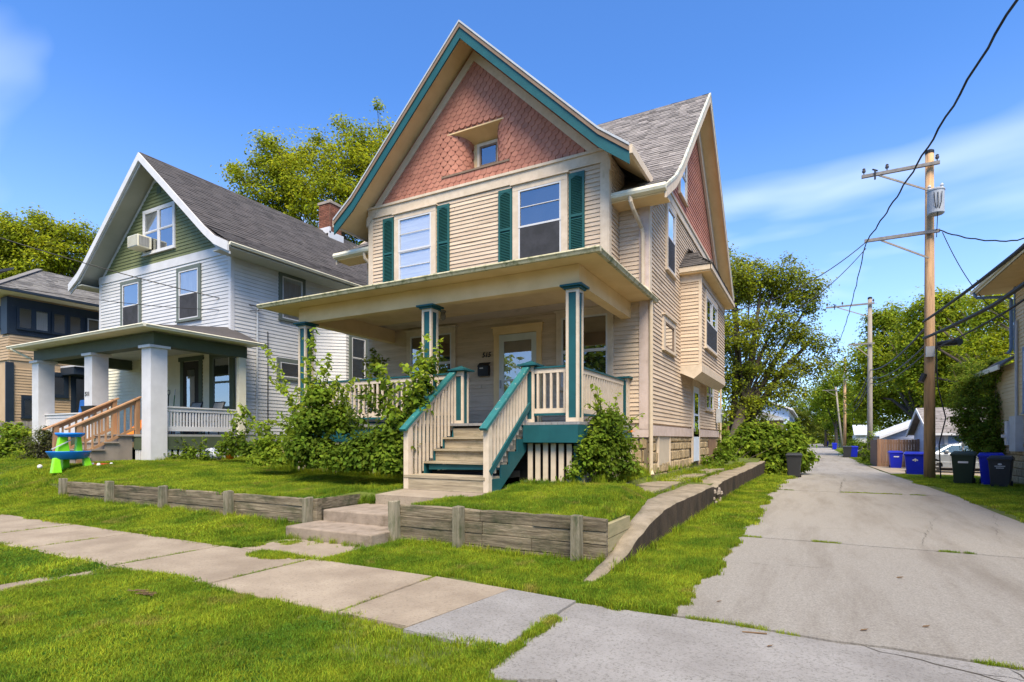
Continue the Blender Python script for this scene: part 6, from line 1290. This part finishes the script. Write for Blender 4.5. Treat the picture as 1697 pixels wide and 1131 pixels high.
bush('ivy','green ivy cone climbing the foot of the second utility pole',(3.9,49.5,-.4),B([(1443,765,.8,0),(1443,750,.55,0),(1444,735,.38,0),(1440,775,.8,-1),(1455,776,.8,-1),(1430,778,.6,-1),(1444,722,.2,0)],41),110,46,.28,.14,leafD,mat2=leafB,cat='ivy',zmin=-.4)
# shrubs before the porch
def stemline(p,q,bend,n,size,C,Nn,S,side=1):
    p=Vector(p);q=Vector(q); pts=[]
    for i in range(9):
        t=i/8; r=p.lerp(q,t)+Vector(bend)*(t*(1-t)*4*.25)*1; pts.append(r)
    S.tube(pts,[.014*(1-.75*i/8) for i in range(9)],5,cap=False)
    L=(q-p).length; k=int(n)
    for i in range(k):
        t=.12+.88*i/k; j=t*8; a=int(min(j,7)); r=pts[a].lerp(pts[a+1],j-a)
        s=random.choice((-1,1)); off=V(random.uniform(-1,1),random.uniform(-1,1),random.uniform(-.5,.15))*size*.8
        C.append(tuple(r+off)); Nn.append((off.x*4,off.y*4,.8))
def weed(lbl,base,tips,n,size,mat,mat2=None,fill=(),fn=100,fl=30,fr=.16,cat='shrub'):
    T=thing('shrub',base,lbl,cat); C=[];Nn=[];S=MB()
    for tip in tips:
        b=Vector(base)+V(random.uniform(-.15,.15),random.uniform(-.1,.1),0); d=Vector(tip)-b
        stemline(b,tip,(random.uniform(-.2,.2)*d.length,0,d.length*.25),n*d.length,size,C,Nn,S)
        for _ in range(3):
            t=random.uniform(.35,.85); r=b.lerp(Vector(tip),t)+V(0,0,.2*d.length*t*(1-t)*4*.25); q=r+V(random.uniform(-.35,.35),random.uniform(-.3,.3),random.uniform(.05,.4)); stemline(r,q,(0,0,.05),n*(q-r).length,size*.9,C,Nn,S)
    S.build('stem',stemm,T); leaves('foliage',np.array(C),np.array(Nn),size,mat,T,True,.8)
    if fill:
        C2,N2,K=cloud(fill,fn,fl,fr,zmin=base[2]); leaves('foliage',C2,N2,size*.8,mat2 or mat,T,True,.8)
    return T
A=lambda L:[tuple(at(*q)) for q in L]
G0=.62
weed('tall leggy mulberry sapling in front of the left porch column, one stem arching left',tuple(at(520,775,10.6)),A([(436,572,11.2),(520,545,10.8),(505,590,10.6),(560,620,10.8),(480,660,11.0),(545,585,10.9),(590,625,10.6),(470,700,11),(490,640,10.9),(535,610,10.7),(575,660,10.5)]),42,.10,leafE,leafD,fill=B([(515,700,.28,0),(545,690,.26,0),(525,660,.17,0),(575,705,.18,0),(530,750,.34,0),(575,755,.28,0),(500,740,.26,0),(530,655,.14,0)],10.6),fn=330,fl=26,cat='shrub')
weed('dense dark green shrub hiding the middle of the porch skirt',tuple(at(610,780,10)),A([(600,640,10.2),(570,650,10.3),(640,650,10.1),(615,600,10.3),(660,700,9.8)]),30,.10,leafD,leafD,fill=B([(600,745,.26,0),(640,748,.26,0),(600,765,.28,0),(645,770,.26,-.2),(565,765,.26,0),(625,728,.14,0),(590,755,.26,0)],10.1),fn=330,fl=26)
weed('broad-leaved shrub left of the porch stairs climbing the middle column',tuple(at(650,785,9.9)),A([(632,600,10),(645,630,10),(733,560,10.1),(700,600,10.1),(680,640,10),(718,590,10.1),(655,655,9.9),(712,550,10.2),(640,665,10)]),34,.11,leafE,leafD,fill=B([(668,700,.16,0),(688,668,.13,0),(650,750,.26,0),(650,722,.16,0),(700,640,.12,.2),(655,772,.22,0),(707,610,.11,.3),(672,745,.18,0)],10),fn=190,fl=24)
weed('vine hanging in the left corner of the porch',tuple(at(640,690,12.6)),A([(620,575,12.6),(612,600,12.5),(628,640,12.4)]),34,.10,leafC,leafC,fill=B([(618,600,.14,0),(618,640,.2,0),(625,665,.18,0)],12.5),fn=50,fl=20,cat='vine')
weed('yellow-green arching shrub between the two houses',tuple(at(470,770,12.2)),A([(380,680,12.6),(400,672,12.6),(430,700,12.2),(445,720,12),(420,740,12.2),(480,690,12),(500,720,11.8)]),34,.10,leafE,leafE,fill=B([(470,745,.32,0),(440,735,.22,0),(455,765,.3,0),(430,765,.22,0),(500,755,.3,-.4)],12),fn=90,fl=22)
weed('dark weed clump at the right end of the white porch',tuple(at(395,755,15)),A([(385,695,15),(410,700,14.8),(370,720,15.2),(430,735,14.4)]),26,.11,leafD,leafD,fill=B([(390,735,.32,0),(410,750,.3,0),(370,750,.26,0),(440,752,.26,-.5),(425,748,.26,-.3)],15),fn=80,fl=22)
weed('climbing weedy shrub with orange daylily at the right front corner of the porch',tuple(at(1000,792,9.9)),A([(985,635,9.6),(990,650,9.7),(1025,650,10.4),(1010,665,10),(975,700,9.4),(1030,700,10.3),(1045,690,10.6)]),30,.085,leafE,leafD,fill=B([(1000,700,.22,0),(985,740,.30,-.2),(1015,735,.30,.1),(1000,770,.32,0),(965,770,.2,-.3),(1035,765,.26,.3),(1020,700,.2,.3),(970,745,.18,-.4),(1035,740,.22,.4),(950,785,.12,-.4),(1045,780,.2,.6)],9.8),fn=270,fl=24,fr=.13)
weed('low weeds along the white porch skirt right of the front column',tuple(at(300,765,15.5)),A([(290,735,15.4),(310,738,15.4),(325,745,15.5),(280,745,15.3),(345,740,15.3)]),24,.09,leafD,leafD,fill=B([(295,758,.24,0),(315,752,.22,0),(345,757,.24,0),(275,762,.14,-.2)],15.4),fn=60,fl=22)
bush('bush','light green bush at the far left edge by the white porch',tuple(at(30,772,18)),B([(12,728,.55,0),(40,722,.45,0),(25,745,.6,0),(5,755,.5,0),(55,750,.4,0)],18),110,56,.22,.10,leafE,mat2=leafD,big=True,zmin=.5)
bush('bush','dull purplish brown shrub beside the wooden handrail',tuple(at(75,770,16.5)),B([(68,735,.42,0),(82,745,.4,0),(62,755,.4,0),(80,722,.3,0),(70,712,.15,0)],16.5),90,60,.16,.06,leafF,mat2=leafC,zmin=.5,stems=30)
weed('green vine and weeds at the rear corner of the cream house',tuple(at(1195,770,21)),A([(1195,640,21.5),(1190,690,21.5),(1200,700,21)]),16,.14,leafE,leafD,fill=B([(1197,740,.36,0),(1190,755,.36,-1),(1175,768,.3,-3),(1198,715,.22,0),(1208,760,.35,0)],21),fn=70,fl=24,fr=.2,cat='vine')
# daylily
T=thing('daylily',tuple(at(1048,770,10.9)),'single orange daylily blooming beside the stone foundation','flower')
c=at(1045,716,10.9); m=MB(); m.tube([at(1050,775,10.9),at(1052,740,10.9),c],[.008,.006,.005],5); m.build('stem',stemm,T)
m=MB()
for k in range(6):
    a=k*math.pi/3; d=V(math.cos(a),math.sin(a)*.6-.4,.25+.2*math.sin(a)); s=V(-math.sin(a),math.cos(a),.1)*.022; m.add([c,c+d*.05+s,c+d*.11-V(0,0,.02),c+d*.05-s],[(0,1,2,3)])
m.build('petals',pm('orange_petals',(.85,.25,.02),rough=.5,bump=0),T)
# ------------------------------------------------------------------ grass
def tuft(name,n,h,wd,spread,mat):
    v=[];f=[]
    for i in range(n):
        a=random.uniform(0,6.28); r=spread*math.sqrt(random.random()); x,y=r*math.cos(a),r*math.sin(a); hh=h*random.uniform(.5,1.15); b=random.uniform(0,6.28); ln=random.uniform(.1,.75)*hh
        dx_,dy_=math.cos(b)*ln,math.sin(b)*ln; c=b+1.57+random.uniform(-.5,.5); wx,wy=math.cos(c)*wd/2,math.sin(c)*wd/2; k=len(v)
        v+=[(x-wx,y-wy,-.01),(x+wx,y+wy,-.01),(x+dx_*.4+wx*.8,y+dy_*.4+wy*.8,hh*.6),(x+dx_*.4-wx*.8,y+dy_*.4-wy*.8,hh*.6),(x+dx_,y+dy_,hh*random.uniform(.75,1))]
        f+=[(k,k+1,k+2,k+3),(k+3,k+2,k+4)]
    me=bpy.data.meshes.new(name); me.from_pydata(v,[],f); me.materials.append(mat); return bpy.data.objects.new(name,me)
def scatter(name,P,sc,src,label=None,kind='stuff'):
    me=bpy.data.meshes.new(name); P=np.asarray(P,np.float32); me.vertices.add(len(P)); me.vertices.foreach_set('co',P.ravel())
    at_=me.attributes.new('sc','FLOAT','POINT'); at_.data.foreach_set('value',np.asarray(sc,np.float32)); me.update()
    o=bpy.data.objects.new(name,me); COL.objects.link(o); o['kind']=kind
    g=bpy.data.node_groups.new(name+'_nodes','GeometryNodeTree'); g.interface.new_socket('Geometry',in_out='INPUT',socket_type='NodeSocketGeometry'); g.interface.new_socket('Geometry',in_out='OUTPUT',socket_type='NodeSocketGeometry')
    gi=g.nodes.new('NodeGroupInput'); go=g.nodes.new('NodeGroupOutput'); ip=g.nodes.new('GeometryNodeInstanceOnPoints'); oi=g.nodes.new('GeometryNodeObjectInfo'); oi.inputs['Object'].default_value=src
    rv=g.nodes.new('FunctionNodeRandomValue'); rv.data_type='FLOAT_VECTOR'; rv.inputs[0].default_value=(-.12,-.12,0); rv.inputs[1].default_value=(.12,.12,6.283)
    na=g.nodes.new('GeometryNodeInputNamedAttribute'); na.data_type='FLOAT'; na.inputs['Name'].default_value='sc'
    g.links.new(gi.outputs[0],ip.inputs['Points']); g.links.new(oi.outputs['Geometry'],ip.inputs['Instance']); g.links.new(rv.outputs[0],ip.inputs['Rotation']); g.links.new(na.outputs[0],ip.inputs['Scale']); g.links.new(ip.outputs[0],go.inputs[0])
    md=o.modifiers.new('grass','NODES'); md.node_group=g; return o
TA=tuft('grass_tuft',16,.052,.0042,.045,grassm); TB=tuft('grass_tuft',14,.06,.006,.07,grassm); TC=tuft('grass_tuft',12,.075,.011,.14,grassm); TD=tuft('grass_tuft',22,.17,.006,.05,grassm)
weedm=foliage('clover_leaves',(.11,.22,.025),(.06,.14,.015),.3,.3,2)
TE=tuft('clover_tuft',16,.035,.014,.05,weedm)
def region(n,x0,x1,y0,y1,f,zf,lo=.7,hi=1.3):
    x=rng.uniform(x0,x1,n); y=rng.uniform(y0,y1,n); k=f(x,y); x=x[k];y=y[k]; z=zf(x,y)
    patch=np.clip(.9+.16*nz(x,y,1.6)+.12*nz(x,y,6),.45,1.6)
    return np.stack([x,y,z],1),rng.uniform(lo,hi,len(x))*patch
_nt=np.random.default_rng(3).normal(0,1,(257,257))
def nz(x,y,a=3.0):
    x=np.asarray(x,float)*np.ones_like(np.asarray(y,float)); y=np.asarray(y,float)*np.ones_like(x); r=0
    for o_,w_ in ((1,.9),(2.3,.55),(5.1,.4),(11.7,.3)):
        X=(x*a*o_*.6+31.7*o_)%256; Y=(y*a*o_*.6+17.3*o_)%256; i=X.astype(int); j=Y.astype(int); u=X-i; v=Y-j; u=u*u*(3-2*u); v=v*v*(3-2*v)
        r=r+w_*((_nt[i,j]*(1-u)+_nt[i+1,j]*u)*(1-v)+(_nt[i,j+1]*(1-u)+_nt[i+1,j+1]*u)*v)
    return r
near=[];mid=[];farr=[];cl=[]
def vis(x,y,m=1.0):
    t=-x*ST+y*CT; r=x*CT+y*ST; return (t>.6)&(np.abs(r)<t*.96+m)
# near verge
def f1(x,y): 
    yb=3.24+.035*nz(x,y,2.3); lead=(x>-6.76)&(x<-6.52)&(nz(x,y,2)>-.9)
    edge=np.where(x>-1.75,2.55+ (-1.15-x)*.5+.06*nz(x,y,3),yb)
    return vis(x,y)&(y<edge)&(x<-1.12+.06*nz(y,x,3)-np.where(y<2.2,(2.2-y)*-.05,0))&~lead
P,s=region(56000,-6.5,-1.0,.4,3.4,lambda x,y:f1(x,y)&((nz(x,y,1.9)>-1.25)|(rng.random(len(x))<.25)),lambda x,y:0*x,.7,1.25); near.append((P,s))
P,s=region(42000,-22,-5.5,.6,3.4,f1,lambda x,y:0*x,.7,1.3); mid.append((P,s))
P,s=region(26000,-9,-1.0,.4,3.4,lambda x,y:f1(x,y)&(nz(x,y,1.3)>-.2),lambda x,y:0*x,.7,1.5); cl.append((P,s))
# strip between sidewalk and timber walls + slope
def f2(x,y):
    inst=(x>-6.62)&(x<-4.87)&(y>5.2); pad=(x>-6.6)&(x<-4.9)&(y>4.5)&(nz(x,y,2.5)<.9)
    yb=4.50+.06*nz(x,y,2.1)-.10*(x>-3)*0
    return vis(x,y)&(y>yb)&~inst&~pad&~((y>5.0)&(x>-2.0-.03*(y-5)))&~((y>5.84)&(y<6.0)&(x>-14.2)&(x<-2.0))
P,s=region(30000,-7,-1.7,4.3,5.99,f2,zg,.8,1.5); near.append((P,s))
P,s=region(34000,-16,-6,4.3,6.0,f2,zg,.8,1.5); mid.append((P,s))
P,s=region(30000,-34,-14,4.3,9.5,lambda x,y:vis(x,y)&(y>4.5+.05*nz(x,y,2))&~((x<-17)&(x>-24)&(y>8.2)),zg,.8,1.4); mid.append((P,s))
# grass creeping into joints
def creep(xs_,n,y0=3.25,y1=4.5,w=.03,lo=.4,hi=.9,prob=.0):
    for xj in xs_:
        y=rng.uniform(y0,y1,n); x=xj+rng.normal(0,w,n)*.6; k=nz(x*0+xj*3,y,2.2)>prob; near.append((np.stack([x,y,0*x+.005],1)[k],rng.uniform(lo,hi,n)[k]))
creep(jx[:9],160,prob=-.2); creep([jx[0]+.01],1100,2.7,4.62,.035,.5,1.0,-.9)
k=400; y=rng.uniform(3.4,4.5,k)
x=rng.uniform(-5.9,-5.3,500); y=rng.uniform(4.12,4.55,500); kk=((x+5.6)/.33)**2+((y-4.4)/.16)**2<1; near.append((np.stack([x,y,0*x+.02],1)[kk],rng.uniform(.7,1.2,500)[kk]))
for cc,pr,w_ in ((c1,.1,.02),(c2,.1,.02),(c3,-.2,.05)):
    c=np.array(cc); n=700; x=rng.uniform(c[0,0],min(c[-1,0],5),n); y=np.interp(x,c[:,0],c[:,1])+rng.normal(0,w_*.7,n); k=nz(x,x*0+cc[0][1],1.6)>pr; near.append((np.stack([x,y,dip(y)-.0],1)[k],rng.uniform(.4,.85,n)[k]))
n=260; y=rng.uniform(2.3,4.4,n); x=1.78+rng.normal(0,.02,n)+.05*nz(y,y,2); k=nz(y,y,3)>.1; near.append((np.stack([x,y,0*x-.02],1)[k],rng.uniform(.4,.8,n)[k]))
# right strip by the retaining wall
def f3(x,y):
    e=-.97+.07*nz(x,y,1.6)+.03*nz(x,y,5)+.35*np.clip((5.6-y)/1.2,0,1)*0-.0
    a=np.where(y<5.0,-1.95-(0),-1.82)
    return vis(x,y)&(x<e)&(x>a)&(y>4.45+.05*nz(x,y,2))
P,s=region(26000,-2.0,-.7,4.35,9,f3,lambda x,y:dip(y),.8,1.5); near.append((P,s))
P,s=region(14000,-2.0,-.7,9,17,f3,lambda x,y:dip(y),.8,1.5); mid.append((P,s))
P,s=region(9000,-2.2,-.7,17,40,f3,lambda x,y:dip(y),.8,1.5); farr.append((P,s))
# right lawn
def f4(x,y):
    e=3.2+.12*nz(x,y,.8); drive=(y>30.4)&(y<43)
    return vis(x,y)&(x>e)&~drive&(x<np.where(y<28,5.9,60))
P,s=region(42000,3,6.2,11,30.5,f4,lambda x,y:dip(y)+.01,.8,1.4); mid.append((P,s))
P,s=region(16000,3,16,43,110,f4,lambda x,y:dip(y)+.01,.8,1.4); farr.append((P,s))
# yards
def f5(x,y):
    walk=(x>-6.3)&(x<-4.4)&(y<7.98)&(y>5)&(x>-6.28+.0*y)&(x<-4.7+(y-6.9)*.35)
    inst=(x>-6.68)&(x<-4.8)&(y<6.95); porch=(x>-10.5)&(x<-3.35)&(y>8.75); st_=(x>-6.25)&(x<-4.45)&(y>7.45)
    edge=x>-1.80-np.interp(y,[5.9,6.3,6.8,7.3,7.9,8.5,9.5],[.2,.22,.25,.29,.35,.46,.51])-.0; path=(x>-3.1)&(y>9.2+.15*nz(x,y,2))&(nz(x,y,3)<1.1); path2=(x>-4.3)&(y>9.3)&(y<10.1)&(nz(x,y,3)<.8)
    return vis(x,y)&(y>6.02)&~walk&~inst&~porch&~st_&~edge&~path&~path2
P,s=region(60000,-9,-1.9,5.95,12,f5,zg,.75,1.25); near.append((P,s))
P,s=region(70000,-18,-8.5,6.0,13,f5,zg,.75,1.3); mid.append((P,s))
P,s=region(9000,-4,-2.2,12,23,lambda x,y:(x>-3.0)&(nz(x,y,1.3)>.2),zg,1,1.9); mid.append((P,s))
P,s=region(14000,-16,-10.5,12,30,lambda x,y:vis(x,y),zg,.8,1.5); farr.append((P,s))
def put(name,L,src):
    P=np.concatenate([a for a,_ in L]); s=np.concatenate([b for _,b in L]); 
    t=-P[:,0]*ST+P[:,1]*CT; r=P[:,0]*CT+P[:,1]*ST; k=(t>.3)&(np.abs(r)<t+1.5)
    return scatter(name,P[k],s[k],src)
cl2=region(16000,-22,-1.9,4.4,9,lambda x,y:(f2(x,y)|f5(x,y))&(nz(x,y,1.1)>.1),zg,.7,1.4); cl.append(cl2)
put('grass',near,TA); put('grass',mid,TB); put('grass',farr,TC); put('clover',cl,TE)
# longer tufts along walls, posts and edges
E_=[(np.stack([rng.uniform(-6.58,-6.25,60),rng.uniform(6.86,6.98,60),rng.uniform(.28,.42,60)],1),rng.uniform(.5,1,60))]
def line(x0,y0,x1,y1,n,w=.05,lo=.35,hi=1.0,dz=0): 
    t=rng.random(n); x=x0+(x1-x0)*t+rng.normal(0,w,n); y=y0+(y1-y0)*t+rng.normal(0,w,n); E_.append((np.stack([x,y,zg(x,y)+dz],1),rng.uniform(lo,hi,n)))
line(-14.2,5.85,-6.7,5.85,420,.05); line(-4.9,5.76,-2.0,5.76,200,.04); line(-1.76,5.5,-1.72,28,500,.04,.4,1.0); line(-10.4,8.7,-6.2,8.7,200,.08,.7,1.6); line(-4.4,8.65,-3.3,8.65,120,.08,.4,.9)
line(-3.2,9,-3.15,12,160,.08,.6,1.5); line(-2.98,12,-2.98,22,300,.10,.4,1.3); line(-15.6,5.99,-14.2,5.99,160,.10,.3,.6); line(-3.05,9.2,-2.35,9.3,60,.05,.3,.7); line(-2.34,9.3,-2.34,24,300,.03,.25,.6); line(-15.2,8.6,-15.2,11.2,120,.08,.5,1.2); line(-6.9,6.2,-6.7,7.4,70,.08,.4,.9); line(-11,9,-11,12,140,.2,1,2)
line(-6.6,5.3,-5,5.3,60,.05,.3,.8); line(-2.2,6,-2.25,8,120,.05,.4,.9); line(-24,7.6,-17.7,8.3,150,.2,.5,1.4); line(5.2,21.5,6,22.5,80,.3,.4,1); line(3.8,26.2,4.3,26.8,60,.15,.4,.9)
put('long_grass',E_,TD)
# fallen twigs and leaves on the pavement and the verge
lit=pm('dry_leaf',(.16,.10,.05),rough=.9)
T=thing('dead_branch',(-4.2,1.9,.03),'dead brown pine twig lying on the near verge','twig'); m=MB()
b0=V(-5.35,2.72,.05); 
for i in range(26): a=random.uniform(-.5,.5); p=b0+V(random.uniform(0,.35),random.uniform(-.03,.03),random.uniform(0,.03)); m.tube([p,p+V(.12*math.cos(a),.12*math.sin(a)*.5,.01)],.003,4,cap=False)
m.build('twigs',lit,T)
for px,py,rt,s_ in ((1230,1050,.3,.10),(1270,1075,-.7,.03),(1425,1048,.2,.04),(1528,1042,.0,.04),(1187,1000,.5,.03),(1485,960,-.2,.05)):
    d=((px-848.5)/F,(728-py)/F); t=1.4/-d[1]*1.0; p=at(px,py,t); p.z=.012
    m=MB(); 
    if s_>.09: m.tube([at(1430,1050,3.95)*0+p,p+V(.16,.03,.004)],.006,5)
    else: m.add([p,p+V(s_,.3*s_,.006),p+V(s_*1.4,s_,.012),p+V(.3*s_,.8*s_,.004)],[(0,1,2,3)])
    LB={1270:'dry brown leaf nearest the bottom of the photo beside the stick',1425:'dry leaf on the alley in front of the grass strip',1528:'dry leaf farthest right on the near alley slab',1187:'dark dry leaf nearest the grass edge of the alley',1485:'dry leaf farthest up the near alley slab'}
    tag(m.build('fallen_leaf' if s_<.09 else 'stick',lit),LB.get(px,'small dry stick lying across the left side of the alley'),'leaf' if s_<.09 else 'stick','litter leaves on the pavement' if s_<.09 else None)
